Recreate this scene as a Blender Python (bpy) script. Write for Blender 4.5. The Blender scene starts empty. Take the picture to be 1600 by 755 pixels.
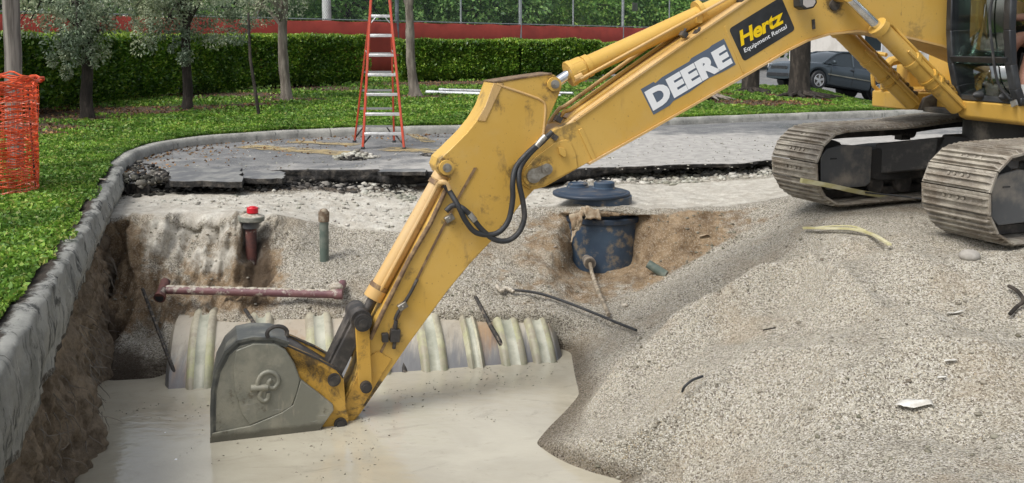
import bpy, bmesh, math, random
import numpy as np
from mathutils import Vector, Matrix
random.seed(7); rng = np.random.default_rng(11)
R = math.radians
scene = bpy.context.scene
COL = scene.collection

# ------------------------------------------------------------------ camera
F = 1556.0; CAMZ = 1.7; PITCH = R(6.0)
YPP = 62.0 + F*math.tan(PITCH)
cam_d = bpy.data.cameras.new('camera'); cam = bpy.data.objects.new('camera', cam_d); COL.objects.link(cam)
cam.location = (0, 0, CAMZ); cam.rotation_euler = (R(90)-PITCH, 0, 0)
cam_d.sensor_width = 36; cam_d.lens = F/1600*36
cam_d.shift_y = -(377.5-YPP)/1600
cam_d.clip_start = 0.05; cam_d.clip_end = 2000
scene.camera = cam
# ------------------------------------------------------------------ world, sun, exposure
SUN_EL, SUN_AZ = R(54), R(228)       # azimuth the light comes from, clockwise from +Y
w = bpy.data.worlds.new('World'); scene.world = w; w.use_nodes = True
nt = w.node_tree; bg = nt.nodes['Background']
sky = nt.nodes.new('ShaderNodeTexSky'); sky.sky_type = 'NISHITA'; sky.sun_disc = False
sky.sun_elevation = SUN_EL; sky.sun_rotation = SUN_AZ; sky.dust_density = 4.0; sky.air_density = 1.0
hs = nt.nodes.new('ShaderNodeHueSaturation'); hs.inputs['Saturation'].default_value = 0.35
nt.links.new(sky.outputs[0], hs.inputs['Color']); nt.links.new(hs.outputs[0], bg.inputs[0])
bg.inputs[1].default_value = 0.15
sd = bpy.data.lights.new('sun', 'SUN'); sun = bpy.data.objects.new('sun', sd); COL.objects.link(sun)
sd.energy = 1.75; sd.angle = R(26); sd.color = (1.0, 0.97, 0.92)
sv = Vector((math.sin(SUN_AZ)*math.cos(SUN_EL), math.cos(SUN_AZ)*math.cos(SUN_EL), math.sin(SUN_EL)))
sun.rotation_euler = sv.to_track_quat('Z', 'Y').to_euler()
scene.view_settings.view_transform = 'Standard'; scene.view_settings.look = 'None'
scene.view_settings.exposure = 0.32; scene.view_settings.gamma = 1
scene.render.engine = 'CYCLES'
try:
    scene.cycles.use_denoising = True; scene.cycles.max_bounces = 6
except Exception: pass

# ------------------------------------------------------------------ pixel -> place helpers
def ray(px, py):
    x = (px-800)/F; yv = -(py-YPP)/F
    c, s = math.cos(PITCH), math.sin(PITCH)
    return Vector((x, c+yv*s, -s+yv*c))
O = Vector((0, 0, CAMZ))
def at_z(px, py, z): d = ray(px, py); return O+d*((z-CAMZ)/d.z)
def at_y(px, py, Y): d = ray(px, py); return O+d*(Y/d.y)
def at_dist(px, py, D): d = ray(px, py); return O+d*D

# ------------------------------------------------------------------ noise (numpy)
def _hash(ix, iy, iz):
    h = (ix*374761393 + iy*668265263 + iz*2147483647) & 0xffffffff
    h = ((h ^ (h >> 13))*1274126177) & 0xffffffff
    h = h ^ (h >> 16)
    return (h & 0xffff)/65535.0*2-1
def vnoise(P):
    P = np.asarray(P, float); i = np.floor(P).astype(np.int64); f = P-i; u = f*f*(3-2*f)
    r = 0
    for dx in (0, 1):
        for dy in (0, 1):
            for dz in (0, 1):
                wgt = (u[:, 0] if dx else 1-u[:, 0])*(u[:, 1] if dy else 1-u[:, 1])*(u[:, 2] if dz else 1-u[:, 2])
                r = r + wgt*_hash(i[:, 0]+dx, i[:, 1]+dy, i[:, 2]+dz)
    return r
def fbm(P, sc=1.0, octv=4, gain=.5):
    P = np.asarray(P, float)*sc; a = 1; r = 0
    for k in range(octv):
        r = r + a*vnoise(P+k*17.3); P = P*2.03; a *= gain
    return r
def sstep(a, b, x): t = np.clip((np.asarray(x, float)-a)/(b-a), 0, 1); return t*t*(3-2*t)

# ------------------------------------------------------------------ tags and object building
def tag(o, label=None, cat=None, group=None, kind=None):
    if label: o['label'] = label
    if cat: o['category'] = cat
    if group: o['group'] = group
    if kind: o['kind'] = kind
    return o
def empty(name, loc, rz=0.0, label=None, cat=None, group=None, kind=None):
    o = bpy.data.objects.new(name, None); COL.objects.link(o); o.empty_display_size = .2
    o.location = loc; o.rotation_euler = (0, 0, rz); return tag(o, label, cat, group, kind)
def origin_of(o):
    v = Vector(o.location)
    while o.parent: o = o.parent; v = v+Vector(o.location)
    return v
def link_mesh(name, me, mat, parent=None, loc=None):
    o = bpy.data.objects.new(name, me); COL.objects.link(o)
    if mat is not None:
        for m in (mat if isinstance(mat, (list, tuple)) else [mat]): me.materials.append(m)
    if parent: o.parent = parent
    if loc is not None: o.location = loc
    return o
class MB:
    def __init__(s): s.v = []; s.f = []; s.mi = []; s.m = 0
    def add(s, vs, fs):
        b = len(s.v); s.v += [tuple(v) for v in vs]
        for f in fs: s.f.append(tuple(i+b for i in f)); s.mi.append(s.m)
        return s
    def box(s, c, d, rot=None, taper=1.0):
        vs = []
        for z in (-1, 1):
            k = taper if z > 0 else 1
            for y in (-1, 1):
                for x in (-1, 1):
                    v = Vector((x*d[0]/2*k, y*d[1]/2*k, z*d[2]/2))
                    if rot is not None: v = rot @ v
                    vs.append(Vector(c)+v)
        return s.add(vs, [(0, 2, 3, 1), (4, 5, 7, 6), (0, 1, 5, 4), (2, 6, 7, 3), (0, 4, 6, 2), (1, 3, 7, 5)])
    def tube(s, pts, r, seg=10, cap=True):
        pts = [Vector(p) for p in pts]; n = len(pts)
        rr = r if isinstance(r, (list, tuple)) else [r]*n
        rings = []; prev = None
        for i, p in enumerate(pts):
            t = (pts[min(i+1, n-1)]-pts[max(i-1, 0)])
            t = t.normalized() if t.length > 1e-9 else Vector((0, 0, 1))
            if prev is None:
                a = Vector((0, 0, 1)) if abs(t.z) < .9 else Vector((1, 0, 0))
                x = t.cross(a).normalized()
            else:
                x = prev-t*prev.dot(t); x = x.normalized() if x.length > 1e-6 else t.orthogonal().normalized()
            prev = x; y = t.cross(x)
            rings.append([p+(x*math.cos(2*math.pi*k/seg)+y*math.sin(2*math.pi*k/seg))*rr[i] for k in range(seg)])
        vs = [v for ring in rings for v in ring]; fs = []
        for i in range(n-1):
            for k in range(seg):
                k2 = (k+1) % seg
                fs.append((i*seg+k, i*seg+k2, (i+1)*seg+k2, (i+1)*seg+k))
        if cap: fs.append(tuple(range(seg-1, -1, -1))); fs.append(tuple((n-1)*seg+k for k in range(seg)))
        return s.add(vs, fs)
    def cyl(s, a, b, r, seg=16, r2=None): return s.tube([a, b], [r, r if r2 is None else r2], seg)
    def prism(s, pts, ext):
        pts = [Vector(p) for p in pts]; e = Vector(ext); n = len(pts)
        return s.add(pts+[p+e for p in pts], [tuple(range(n-1, -1, -1)), tuple(range(n, 2*n))]+[(i, (i+1) % n, n+(i+1) % n, n+i) for i in range(n)])
    def prism_uz(s, uz, v0, v1): return s.prism([(u, v0, z) for u, z in uz], (0, v1-v0, 0))
    def sphere(s, c, r, seg=10, rings=6):
        c = Vector(c); rr = r if isinstance(r, (tuple, list)) else (r, r, r); vs = []; fs = []
        for i in range(rings+1):
            th = math.pi*i/rings
            for k in range(seg):
                ph = 2*math.pi*k/seg
                vs.append(c+Vector((rr[0]*math.sin(th)*math.cos(ph), rr[1]*math.sin(th)*math.sin(ph), rr[2]*math.cos(th))))
        for i in range(rings):
            for k in range(seg):
                k2 = (k+1) % seg; fs.append((i*seg+k, (i+1)*seg+k, (i+1)*seg+k2, i*seg+k2))
        return s.add(vs, fs)
    def build(s, name, mat, parent=None, world=False, bevel=0, smooth=False, origin=None, segs=2, angle=35):
        """world=True: vertices are world coordinates and are moved into the parent's (unrotated) frame"""
        off = Vector((0, 0, 0)); loc = None
        if parent is not None:
            if world: off = origin_of(parent)
        elif origin == 'auto' or origin is None:
            A = np.array(s.v); lo = A.min(0); hi = A.max(0)
            off = Vector(((lo[0]+hi[0])/2, (lo[1]+hi[1])/2, lo[2])); loc = off
        else: off = Vector(origin); loc = off
        me = bpy.data.meshes.new(name)
        me.from_pydata([tuple(Vector(v)-off) for v in s.v], [], s.f); me.update()
        bm = bmesh.new(); bm.from_mesh(me); bmesh.ops.recalc_face_normals(bm, faces=bm.faces); bm.to_mesh(me); bm.free()
        o = link_mesh(name, me, mat, parent, loc)
        if isinstance(mat, (list, tuple)): me.polygons.foreach_set('material_index', s.mi)
        if smooth:
            me.polygons.foreach_set('use_smooth', [True]*len(me.polygons)); me.set_sharp_from_angle(angle=R(angle))
        if bevel:
            b = o.modifiers.new('bevel', 'BEVEL'); b.width = bevel; b.segments = segs; b.limit_method = 'ANGLE'; b.angle_limit = R(40)
            if not smooth: me.polygons.foreach_set('use_smooth', [True]*len(me.polygons)); me.set_sharp_from_angle(angle=R(30))
        return o
def np_mesh(name, V, Fq, mat, parent=None, smooth=False, loc=None, attrs=None):
    """V (n,3), Fq (m,k) arrays"""
    V = np.asarray(V, np.float32); Fq = np.asarray(Fq, np.int32); k = Fq.shape[1]
    me = bpy.data.meshes.new(name)
    if loc is not None: V = V-np.array(loc, np.float32)
    me.vertices.add(len(V)); me.vertices.foreach_set('co', V.ravel())
    me.loops.add(Fq.size); me.loops.foreach_set('vertex_index', Fq.ravel())
    me.polygons.add(len(Fq)); me.polygons.foreach_set('loop_start', np.arange(0, Fq.size, k, dtype=np.int32))
    me.update(calc_edges=True)
    if smooth: me.polygons.foreach_set('use_smooth', np.ones(len(Fq), bool))
    for nm, a in (attrs or {}).items():
        at = me.attributes.new(nm, 'FLOAT', 'POINT'); at.data.foreach_set('value', np.asarray(a, np.float32))
    me.validate()
    return link_mesh(name, me, mat, parent, loc)
def grid_faces(nu, nv):
    i = np.arange(nu-1)[:, None]*nv+np.arange(nv-1)[None, :]
    i = i.ravel(); return np.stack([i, i+nv, i+nv+1, i+1], 1)

# ------------------------------------------------------------------ materials
class NT:
    def __init__(s, name):
        s.m = bpy.data.materials.new(name); s.m.use_nodes = True; s.t = s.m.node_tree
        s.p = s.t.nodes['Principled BSDF']; s.tc = None
    def n(s, typ, **kw):
        nd = s.t.nodes.new('ShaderNode'+typ)
        for k, v in kw.items(): setattr(nd, k, v)
        return nd
    def l(s, a, b): s.t.links.new(a, b)
    def coord(s, scale=None):
        if not s.tc: s.tc = s.n('TexCoord')
        if scale is None: return s.tc.outputs['Object']
        mp = s.n('Mapping'); s.l(s.tc.outputs['Object'], mp.inputs[0]); mp.inputs['Scale'].default_value = scale
        return mp.outputs[0]
    def noise(s, sc, det=5, rough=.6, vec=None, dist=0):
        nd = s.n('TexNoise'); nd.inputs['Scale'].default_value = sc; nd.inputs['Detail'].default_value = det
        nd.inputs['Roughness'].default_value = rough; nd.inputs['Distortion'].default_value = dist
        s.l(vec or s.coord(), nd.inputs['Vector']); return nd.outputs[0]
    def ramp(s, fac, lo, hi, a=0.0, b=1.0):
        nd = s.n('MapRange', clamp=True); nd.interpolation_type = 'SMOOTHSTEP'; s.l(fac, nd.inputs[0])
        nd.inputs[1].default_value = lo; nd.inputs[2].default_value = hi; nd.inputs[3].default_value = a; nd.inputs[4].default_value = b
        return nd.outputs[0]
    def mix(s, fac, a, b, mode='MIX'):
        nd = s.n('MixRGB', blend_type=mode)
        for inp, v in ((nd.inputs[0], fac), (nd.inputs[1], a), (nd.inputs[2], b)):
            if isinstance(v, (int, float)): inp.default_value = v
            elif isinstance(v, (tuple, list)): inp.default_value = (*v, 1) if len(v) == 3 else v
            else: s.l(v, inp)
        return nd.outputs[0]
    def math(s, op, a, b=None):
        nd = s.n('Math', operation=op)
        for inp, v in ((nd.inputs[0], a), (nd.inputs[1], b)):
            if v is None: continue
            if isinstance(v, (int, float)): inp.default_value = v
            else: s.l(v, inp)
        return nd.outputs[0]
    def attr(s, name): nd = s.n('Attribute'); nd.attribute_name = name; return nd.outputs['Fac']
    def bump(s, h, dist, strength=1.0, prev=None):
        nd = s.n('Bump'); s.l(h, nd.inputs['Height']); nd.inputs['Distance'].default_value = dist; nd.inputs['Strength'].default_value = strength
        if prev: s.l(prev, nd.inputs['Normal'])
        return nd.outputs[0]
    def done(s, col=None, rough=.6, metal=0, nrm=None, spec=.5):
        p = s.p
        if col is not None:
            if isinstance(col, (tuple, list)): p.inputs['Base Color'].default_value = (*col, 1)
            else: s.l(col, p.inputs['Base Color'])
        if isinstance(rough, (int, float)): p.inputs['Roughness'].default_value = rough
        else: s.l(rough, p.inputs['Roughness'])
        p.inputs['Metallic'].default_value = metal; p.inputs['Specular IOR Level'].default_value = spec
        if nrm: s.l(nrm, p.inputs['Normal'])
        return s.m
def simple(name, c, rough=.6, metal=0, c2=None, sc=4, lo=.4, hi=.65, bump=None, grime=None, spec=.5, stretch=None):
    t = NT(name); vec = t.coord(stretch) if stretch else None
    col = c
    if c2: col = t.mix(t.ramp(t.noise(sc, vec=vec), lo, hi), c, c2)
    if grime: col = t.mix(t.ramp(t.noise(grime[1], 8, .65), grime[2], grime[3]), col, grime[0])
    nr = t.bump(t.noise(bump[0], 6, vec=vec), bump[1]) if bump else None
    return t.done(col, rough, metal, nr, spec)

M = {}
def paint(name, base, light, dirt, d_lo, d_hi, rough=.42, pins=()):
    t = NT(name)
    c = t.mix(t.ramp(t.noise(1.4, 4), .35, .7), base, light)
    c = t.mix(t.math('MULTIPLY', t.ramp(t.noise(3.0, 9, .72, dist=.4), d_lo, d_hi), .85), c, dirt)
    streak = t.noise(9, 6, .7, vec=t.coord((1.2, 1.2, .25)))
    c = t.mix(t.math('MULTIPLY', t.ramp(streak, .58, .78), .35), c, (.22, .13, .05))
    spots = t.noise(45, 3, .6)
    c = t.mix(t.math('MULTIPLY', t.ramp(spots, .66, .74), .5), c, dirt)
    for (px_, py_, pz_, pr_, ps_) in pins:                                # grease and grime that gathers round the pins
        vd = t.n('VectorMath', operation='DISTANCE'); t.l(t.coord(), vd.inputs[0]); vd.inputs[1].default_value = (px_, py_, pz_)
        f = t.math('ADD', t.ramp(vd.outputs['Value'], 0, pr_, .62, 0), t.math('MULTIPLY', t.math('SUBTRACT', t.noise(7, 9, .75), .5), 1.5))
        c = t.mix(t.math('MULTIPLY', t.ramp(f, .38, .62), ps_), c, (.055, .042, .028))
    scr = t.noise(5, 4, .6, vec=t.coord((9, 1, 1.2)), dist=.6)
    c = t.mix(t.math('MULTIPLY', t.ramp(scr, .70, .73), .5), c, (.20, .13, .06))
    dustn = t.noise(2.0, 7, .7)
    c = t.mix(t.math('MULTIPLY', t.ramp(dustn, .5, .75), .22), c, (.52, .42, .26))
    r = t.ramp(t.noise(2.2, 6), .3, .7, rough-.08, rough+.2)
    nr = t.bump(t.noise(60, 3), .0006)
    return t.done(c, r, 0, nr)
M['yellow'] = paint('yellow_paint', (.55, .328, .056), (.60, .375, .085), (.13, .09, .05), .60, .78)
M['yellow_old'] = paint('worn_yellow_paint', (.50, .285, .04), (.54, .32, .06), (.045, .035, .025), .47, .60, .5)
M['yellow_pale'] = paint('faded_yellow_paint', (.56, .35, .12), (.56, .39, .19), (.2, .13, .08), .56, .75)
M['edge_rust'] = simple('bare_edge_steel', (.16, .10, .06), .6, .3, (.30, .2, .1), 20)
M['dark_steel'] = simple('greasy_dark_steel', (.045, .042, .04), .55, .3, (.13, .115, .1), 7, .45, .7, (30, .002))
M['frame'] = simple('dusty_dark_frame', (.035, .035, .035), .6, .1, (.22, .20, .17), 3.5, .48, .72, (25, .003))
M['guard'] = simple('dusty_guard_plate', (.10, .105, .11), .5, .2, (.30, .27, .23), 3, .42, .7, (30, .002))
t = NT('muddy_bucket_steel')
c = t.mix(t.ramp(t.noise(2.8, 7, .65), .42, .62), (.19, .19, .155), (.28, .27, .215)); c = t.mix(t.ramp(t.noise(4, 8, .7), .54, .66), c, (.085, .072, .045))
c = t.mix(t.math('MULTIPLY', t.ramp(t.noise(3.5, 6, .7, vec=t.coord((2.2, 1, .5))), .56, .66), .6), c, (.33, .30, .235))
sc2 = t.noise(6, 4, .6, vec=t.coord((1, 1, 9)), dist=.5); c = t.mix(t.math('MULTIPLY', t.ramp(sc2, .66, .70), .6), c, (.34, .34, .32))
sz_ = t.n('SeparateXYZ'); t.l(t.coord(), sz_.inputs[0]); wl = t.ramp(t.math('ADD', sz_.outputs[2], t.math('MULTIPLY', t.math('SUBTRACT', t.noise(9, 5), .5), .06)), -1.31, -1.27, .7, 0)
c = t.mix(wl, c, (.060, .054, .038))
M['bucket'] = t.done(c, t.ramp(t.noise(5, 5), .35, .65, .28, .55), .1, t.bump(t.noise(14, 8, .7), .006))
M['bucket_dark'] = simple('worn_black_steel', (.085, .09, .085), .35, .3, (.2, .2, .17), 5, .45, .7, (20, .002))
M['chrome'] = simple('chrome_rod', (.75, .77, .8), .12, 1.0, (.6, .6, .6), 10)
M['bare_steel'] = simple('bare_steel_pin', (.38, .37, .34), .4, .7, (.22, .2, .17), 12)
M['rubber'] = simple('black_rubber', (.022, .024, .027), .5, 0, (.07, .065, .06), 9, .5, .75, (160, .003))
M['glass'] = NT('cab_glass').m
def glass_mat(m, tint, gl=.12):
    t = m.node_tree; t.nodes.clear(); out = t.nodes.new('ShaderNodeOutputMaterial')
    tr = t.nodes.new('ShaderNodeBsdfTransparent'); tr.inputs[0].default_value = (*tint, 1)
    g = t.nodes.new('ShaderNodeBsdfGlossy'); g.inputs['Roughness'].default_value = .06; g.inputs[0].default_value = (.9, .95, .95, 1)
    lw = t.nodes.new('ShaderNodeLayerWeight'); lw.inputs[0].default_value = .35
    mr = t.nodes.new('ShaderNodeMapRange'); mr.inputs[3].default_value = gl; mr.inputs[4].default_value = .8
    mx = t.nodes.new('ShaderNodeMixShader')
    t.links.new(lw.outputs['Fresnel'], mr.inputs[0]); t.links.new(mr.outputs[0], mx.inputs[0])
    t.links.new(tr.outputs[0], mx.inputs[1]); t.links.new(g.outputs[0], mx.inputs[2]); t.links.new(mx.outputs[0], out.inputs[0])
glass_mat(M['glass'], (.36, .44, .40), .16)
M['cab_black'] = simple('black_cab_steel', (.018, .020, .024), .35, 0, (.06, .065, .07), 3, .45, .7)
M['white_decal'] = simple('white_vinyl', (.80, .82, .84), .4)
M['blue_decal'] = simple('slate_blue_vinyl', (.10, .13, .18), .4)
M['black_decal'] = simple('black_vinyl', (.016, .018, .020), .4, 0, (.03, .032, .035), 5)
M['yellow_decal'] = simple('bright_yellow_vinyl', (.85, .58, .0), .4)

# shoes of the tracks
t = NT('muddy_track_steel')
oi = t.n('ObjectInfo'); cb = t.n('CombineXYZ'); rm = t.math('MULTIPLY', oi.outputs['Random'], 60.0); t.l(rm, cb.inputs[0]); t.l(rm, cb.inputs[1]); va_ = t.n('VectorMath', operation='ADD'); t.l(t.coord(), va_.inputs[0]); t.l(cb.outputs[0], va_.inputs[1]); SV = va_.outputs[0]
c = t.mix(t.ramp(t.noise(6, 6, vec=SV), .4, .65), (.24, .215, .18), (.40, .37, .31))
c = t.mix(t.math('MULTIPLY', t.ramp(t.noise(3.5, 6, vec=SV), .45, .68), .7), c, (.15, .115, .08)); c = t.mix(t.ramp(t.noise(30, 4, vec=SV), .55, .7), c, (.38, .35, .30))
M['shoe'] = t.done(c, .6, .15, t.bump(t.noise(50, 5), .006))

# ground materials
def cells(t, sc, vec=None):
    v = t.n('TexVoronoi'); v.inputs['Scale'].default_value = sc; t.l(vec or t.coord(), v.inputs['Vector']); return v
t = NT('pea_gravel_and_soil')
v1 = cells(t, 95); v2 = cells(t, 38)
g = t.n('SeparateColor'); t.l(v1.outputs['Color'], g.inputs[0])
gc = t.mix(t.ramp(g.outputs[0], 0, 1), (.20, .182, .145), (.46, .43, .355))
gc = t.mix(t.ramp(g.outputs[1], .8, .9), gc, (.52, .49, .44))
gc = t.mix(t.ramp(g.outputs[2], .86, .92), gc, (.12, .10, .08))
patch = t.noise(1.3, 5, .6)
gc = t.mix(t.math('MULTIPLY', t.ramp(patch, .5, .72), .40), gc, (.30, .235, .155))
soiln = t.noise(5, 9, .72)
sc_ = t.mix(t.ramp(soiln, .3, .7), (.115, .072, .038), (.33, .24, .145))
sc_ = t.mix(t.math('MULTIPLY', t.ramp(g.outputs[1], .5, 1), .45), sc_, (.46, .40, .31))
lime = t.mix(t.ramp(t.noise(7, 8, .7), .35, .7), (.46, .425, .36), (.66, .64, .57))
lime = t.mix(t.math('MULTIPLY', t.ramp(g.outputs[0], .6, 1), .4), lime, (.30, .27, .22))
f_s = t.math('ADD', t.attr('soil'), t.math('MULTIPLY', t.math('SUBTRACT', t.noise(6, 7, .7), .5), 1.3))
col = t.mix(t.ramp(f_s, .35, .65), gc, sc_)
f_l = t.math('ADD', t.attr('lime'), t.math('MULTIPLY', t.math('SUBTRACT', t.noise(4, 7, .7), .5), .9))
col = t.mix(t.ramp(f_l, .4, .6), col, lime)
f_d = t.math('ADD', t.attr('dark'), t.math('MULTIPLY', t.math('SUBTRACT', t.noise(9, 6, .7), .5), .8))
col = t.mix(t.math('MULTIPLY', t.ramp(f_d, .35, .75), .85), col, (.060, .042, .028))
col = t.mix(t.math('MULTIPLY', t.attr('wet'), .65), col, t.mix(1.0, col, (.40, .36, .32), 'MULTIPLY'))
b1 = t.bump(t.math('MULTIPLY', v1.outputs['Distance'], -1.0), .012, .9)
b2 = t.bump(t.noise(14, 7, .65), .02, .7, b1)
M['pit'] = t.done(col, .85, 0, b2, .25)

t = NT('pebble')
oi = t.n('ObjectInfo'); rp = t.n('ValToRGB'); t.l(oi.outputs['Random'], rp.inputs[0])
cr = rp.color_ramp; cr.interpolation = 'CONSTANT'
cols = [(.37, .345, .275), (.47, .44, .36), (.26, .235, .185), (.54, .52, .45), (.38, .32, .22), (.22, .205, .165), (.44, .42, .365), (.33, .31, .265), (.57, .555, .505)]
while len(cr.elements) < len(cols): cr.elements.new(.5)
for i, e in enumerate(cr.elements): e.position = i/len(cols); e.color = (*cols[i], 1)
pc = t.mix(t.math('MULTIPLY', t.ramp(t.noise(1.3, 5, .6, vec=oi.outputs['Location']), .5, .72), .5), rp.outputs[0], (.31, .24, .155))
pc = t.mix(t.math('MULTIPLY', t.ramp(t.noise(2.6, 6, .7, vec=oi.outputs['Location']), .52, .70), .45), pc, (.15, .135, .115))
sp = t.n('SeparateXYZ'); t.l(oi.outputs['Location'], sp.inputs[0])
pc = t.mix(t.ramp(sp.outputs[2], -1.32+.03, -1.32+.17, .9, 0), pc, t.mix(1.0, pc, (.42, .38, .33), 'MULTIPLY'))
M['pebble'] = t.done(pc, .75, 0, None, .3)

def island(name, stops, rough=.55, spec=.4, bump=None, transl=0.0, warm=(1.25, 1.15, .95)):
    t = NT(name); ge = t.n('NewGeometry'); rp = t.n('ValToRGB'); t.l(ge.outputs['Random Per Island'], rp.inputs[0])
    cr = rp.color_ramp
    while len(cr.elements) < len(stops): cr.elements.new(.5)
    for i, e in enumerate(cr.elements): e.position = i/(len(stops)-1); e.color = (*stops[i], 1)
    big_ = t.noise(.9, 5, .65); rp_o = t.mix(t.ramp(big_, .38, .62), t.mix(1.0, rp.outputs[0], (.62, .66, .60), 'MULTIPLY'), t.mix(1.0, rp.outputs[0], warm, 'MULTIPLY'))
    m = t.done(rp_o, rough, 0, t.bump(t.noise(bump[0]), bump[1]) if bump else None, spec)
    if transl:
        out = t.t.nodes['Material Output']; tr = t.n('BsdfTranslucent'); t.l(rp_o, tr.inputs[0])
        mx = t.n('MixShader'); mx.inputs[0].default_value = transl; t.l(t.p.outputs[0], mx.inputs[1]); t.l(tr.outputs[0], mx.inputs[2]); t.l(mx.outputs[0], out.inputs[0])
    return m
M['hedge'] = island('hedge_leaf', [(.03, .08, .012), (.065, .165, .02), (.115, .25, .03), (.19, .36, .045), (.32, .44, .08)], .35, .5, transl=.2)
M['tree_leaf'] = island('tree_leaf', [(.07, .18, .035), (.13, .31, .06), (.22, .43, .09), (.34, .53, .15)], .5, .4, transl=.25)
M['tree_leaf_b'] = island('dark_tree_leaf', [(.045, .12, .035), (.09, .22, .06), (.15, .31, .09), (.24, .41, .14)], .5, .4, transl=.2)
M['silver_leaf'] = island('silver_leaf', [(.17, .24, .16), (.27, .35, .25), (.38, .45, .35), (.52, .58, .48)], .6, .3, transl=.2)
M['grass'] = island('ground_cover_leaf', [(.055, .13, .016), (.10, .235, .028), (.155, .31, .042), (.23, .40, .065), (.28, .31, .10)], .5, .35, transl=.25)
M['litter'] = island('dead_leaf', [(.10, .05, .03), (.22, .12, .06), (.30, .19, .10), (.14, .10, .07)], .8, .2)
M['rubble'] = island('limestone_rubble', [(.30, .28, .24), (.46, .43, .38), (.58, .56, .51), (.20, .18, .16)], .85, .2, (30, .004), warm=(1, 1, 1))
M['dull_stone'] = island('dull_stone', [(.22, .20, .16), (.30, .27, .22), (.38, .35, .30), (.16, .13, .10)], .85, .2, warm=(1, 1, 1))
M['black_rubble'] = island('asphalt_crumbs', [(.018, .018, .019), (.04, .038, .036), (.10, .09, .08), (.3, .28, .25)], .85, .2, (40, .004), warm=(1, 1, 1))
M['bark'] = simple('grey_bark', (.13, .11, .09), .9, 0, (.26, .23, .19), 9, .4, .65, (18, .02), stretch=(1, 1, .25))
M['dark_bark'] = simple('dark_bark', (.020, .016, .012), .9, 0, (.062, .05, .04), 9, .45, .7, (18, .03), stretch=(1, 1, .35))
M['old_wood'] = simple('weathered_wood', (.10, .088, .078), .85, 0, (.26, .235, .21), 14, .4, .6, (25, .012), stretch=(1, 1, .06))

t = NT('asphalt_surface')
dust = t.math('ADD', t.attr('dust'), t.math('MULTIPLY', t.math('SUBTRACT', t.noise(1.1, 9, .72), .5), 1.5))
va = cells(t, 70); ga = t.n('SeparateColor'); t.l(va.outputs['Color'], ga.inputs[0])
ca = t.mix(t.ramp(t.noise(2.2, 7), .3, .7), (.105, .110, .115), (.20, .20, .195))
ca = t.mix(t.ramp(ga.outputs[0], .75, .95), ca, (.24, .24, .235))
cd = t.mix(t.ramp(t.noise(6, 8, .7), .3, .7), (.27, .262, .245), (.44, .425, .395))
ca = t.mix(t.ramp(dust, .35, .75), ca, cd)
wet = t.ramp(t.math('ADD', t.attr('wet'), t.math('MULTIPLY', t.math('SUBTRACT', t.noise(1.4, 4), .5), .9)), .45, .75)
ca = t.mix(t.math('MULTIPLY', wet, .7), ca, (.055, .058, .062))
lf = t.math('MULTIPLY', t.ramp(t.noise(13, 9, .8), .60, .66), t.attr('leafy'))
ca = t.mix(lf, ca, (.20, .13, .08))
yl = t.math('MULTIPLY', t.attr('line'), t.ramp(t.noise(5, 8, .75), .36, .55))
ca = t.mix(yl, ca, (.50, .36, .13))
rr_ = t.math('SUBTRACT', .88, t.math('MULTIPLY', wet, .7))
M['asphalt'] = t.done(ca, rr_, 0, t.bump(va.outputs['Distance'], .006, .5, t.bump(t.noise(5, 8, .7), .010, .5)), .35)
M['asphalt_edge'] = simple('broken_asphalt_edge', (.022, .021, .020), .9, 0, (.10, .088, .074), 10, .45, .72, (22, .03))
M['asphalt_top'] = simple('slab_top', (.115, .12, .125), .85, 0, (.24, .24, .225), 5, .4, .7, (60, .004))
t = NT('old_concrete')
c = t.mix(t.ramp(t.noise(3, 8, .7), .3, .7), (.20, .20, .185), (.38, .375, .34))
c = t.mix(t.ramp(t.noise(7, 7, .7, vec=t.coord((1, 1, .3))), .56, .72), c, (.055, .06, .058))
c = t.mix(t.ramp(t.noise(16, 6, .7), .64, .7), c, (.60, .59, .55))
M['concrete'] = t.done(c, .85, 0, t.bump(t.noise(20, 7, .7), .012), .3)
t = NT('kerb_slab_concrete')
c = t.mix(t.ramp(t.noise(2.5, 8, .7), .3, .7), (.23, .235, .215), (.44, .44, .405))
c = t.mix(t.ramp(t.noise(4.5, 8, .78, vec=t.coord((1, 1, .35)), dist=.8), .50, .60), c, (.075, .078, .075))
c = t.mix(t.ramp(t.noise(8, 7, .72, vec=t.coord((1, 1, .4)), dist=.6), .60, .66), c, (.52, .52, .48))
c = t.mix(t.ramp(t.math('ADD', t.attr('dirt'), t.math('SUBTRACT', t.noise(9, 7, .75), .5)), .4, .6), c, (.055, .043, .033))
M['slab'] = t.done(c, .75, 0, t.bump(t.noise(22, 9, .78), .03), .35)
t = NT('bank_soil')
c = t.mix(t.ramp(t.noise(5, 9, .75), .3, .7), (.12, .092, .064), (.38, .305, .22))
c = t.mix(t.ramp(t.noise(16, 6, .7, vec=t.coord((1, 1, .3))), .55, .7), c, (.30, .24, .175))
M['bank'] = t.done(c, .9, 0, t.bump(t.noise(20, 8, .75), .05), .2)
t = NT('grass_soil')
c = t.mix(t.ramp(t.noise(8, 8, .7), .3, .7), (.035, .06, .015), (.07, .13, .025))
c = t.mix(t.ramp(t.math('ADD', t.attr('bare'), t.math('MULTIPLY', t.math('SUBTRACT', t.noise(3, 7, .7), .5), .9)), .4, .6), c,
          t.mix(t.ramp(t.noise(18, 7, .75), .35, .68), (.040, .029, .022), (.17, .12, .085)))
M['turf'] = t.done(c, .95, 0, t.bump(t.noise(30, 6, .7), .03), .15)
t = NT('muddy_water')
n1 = t.noise(.8, 6, .6, vec=t.coord((1, 1.3, 1)), dist=.5); n2 = t.noise(1.7, 10, .72, vec=t.coord((1, 1.5, 1)), dist=2.2)
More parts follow.
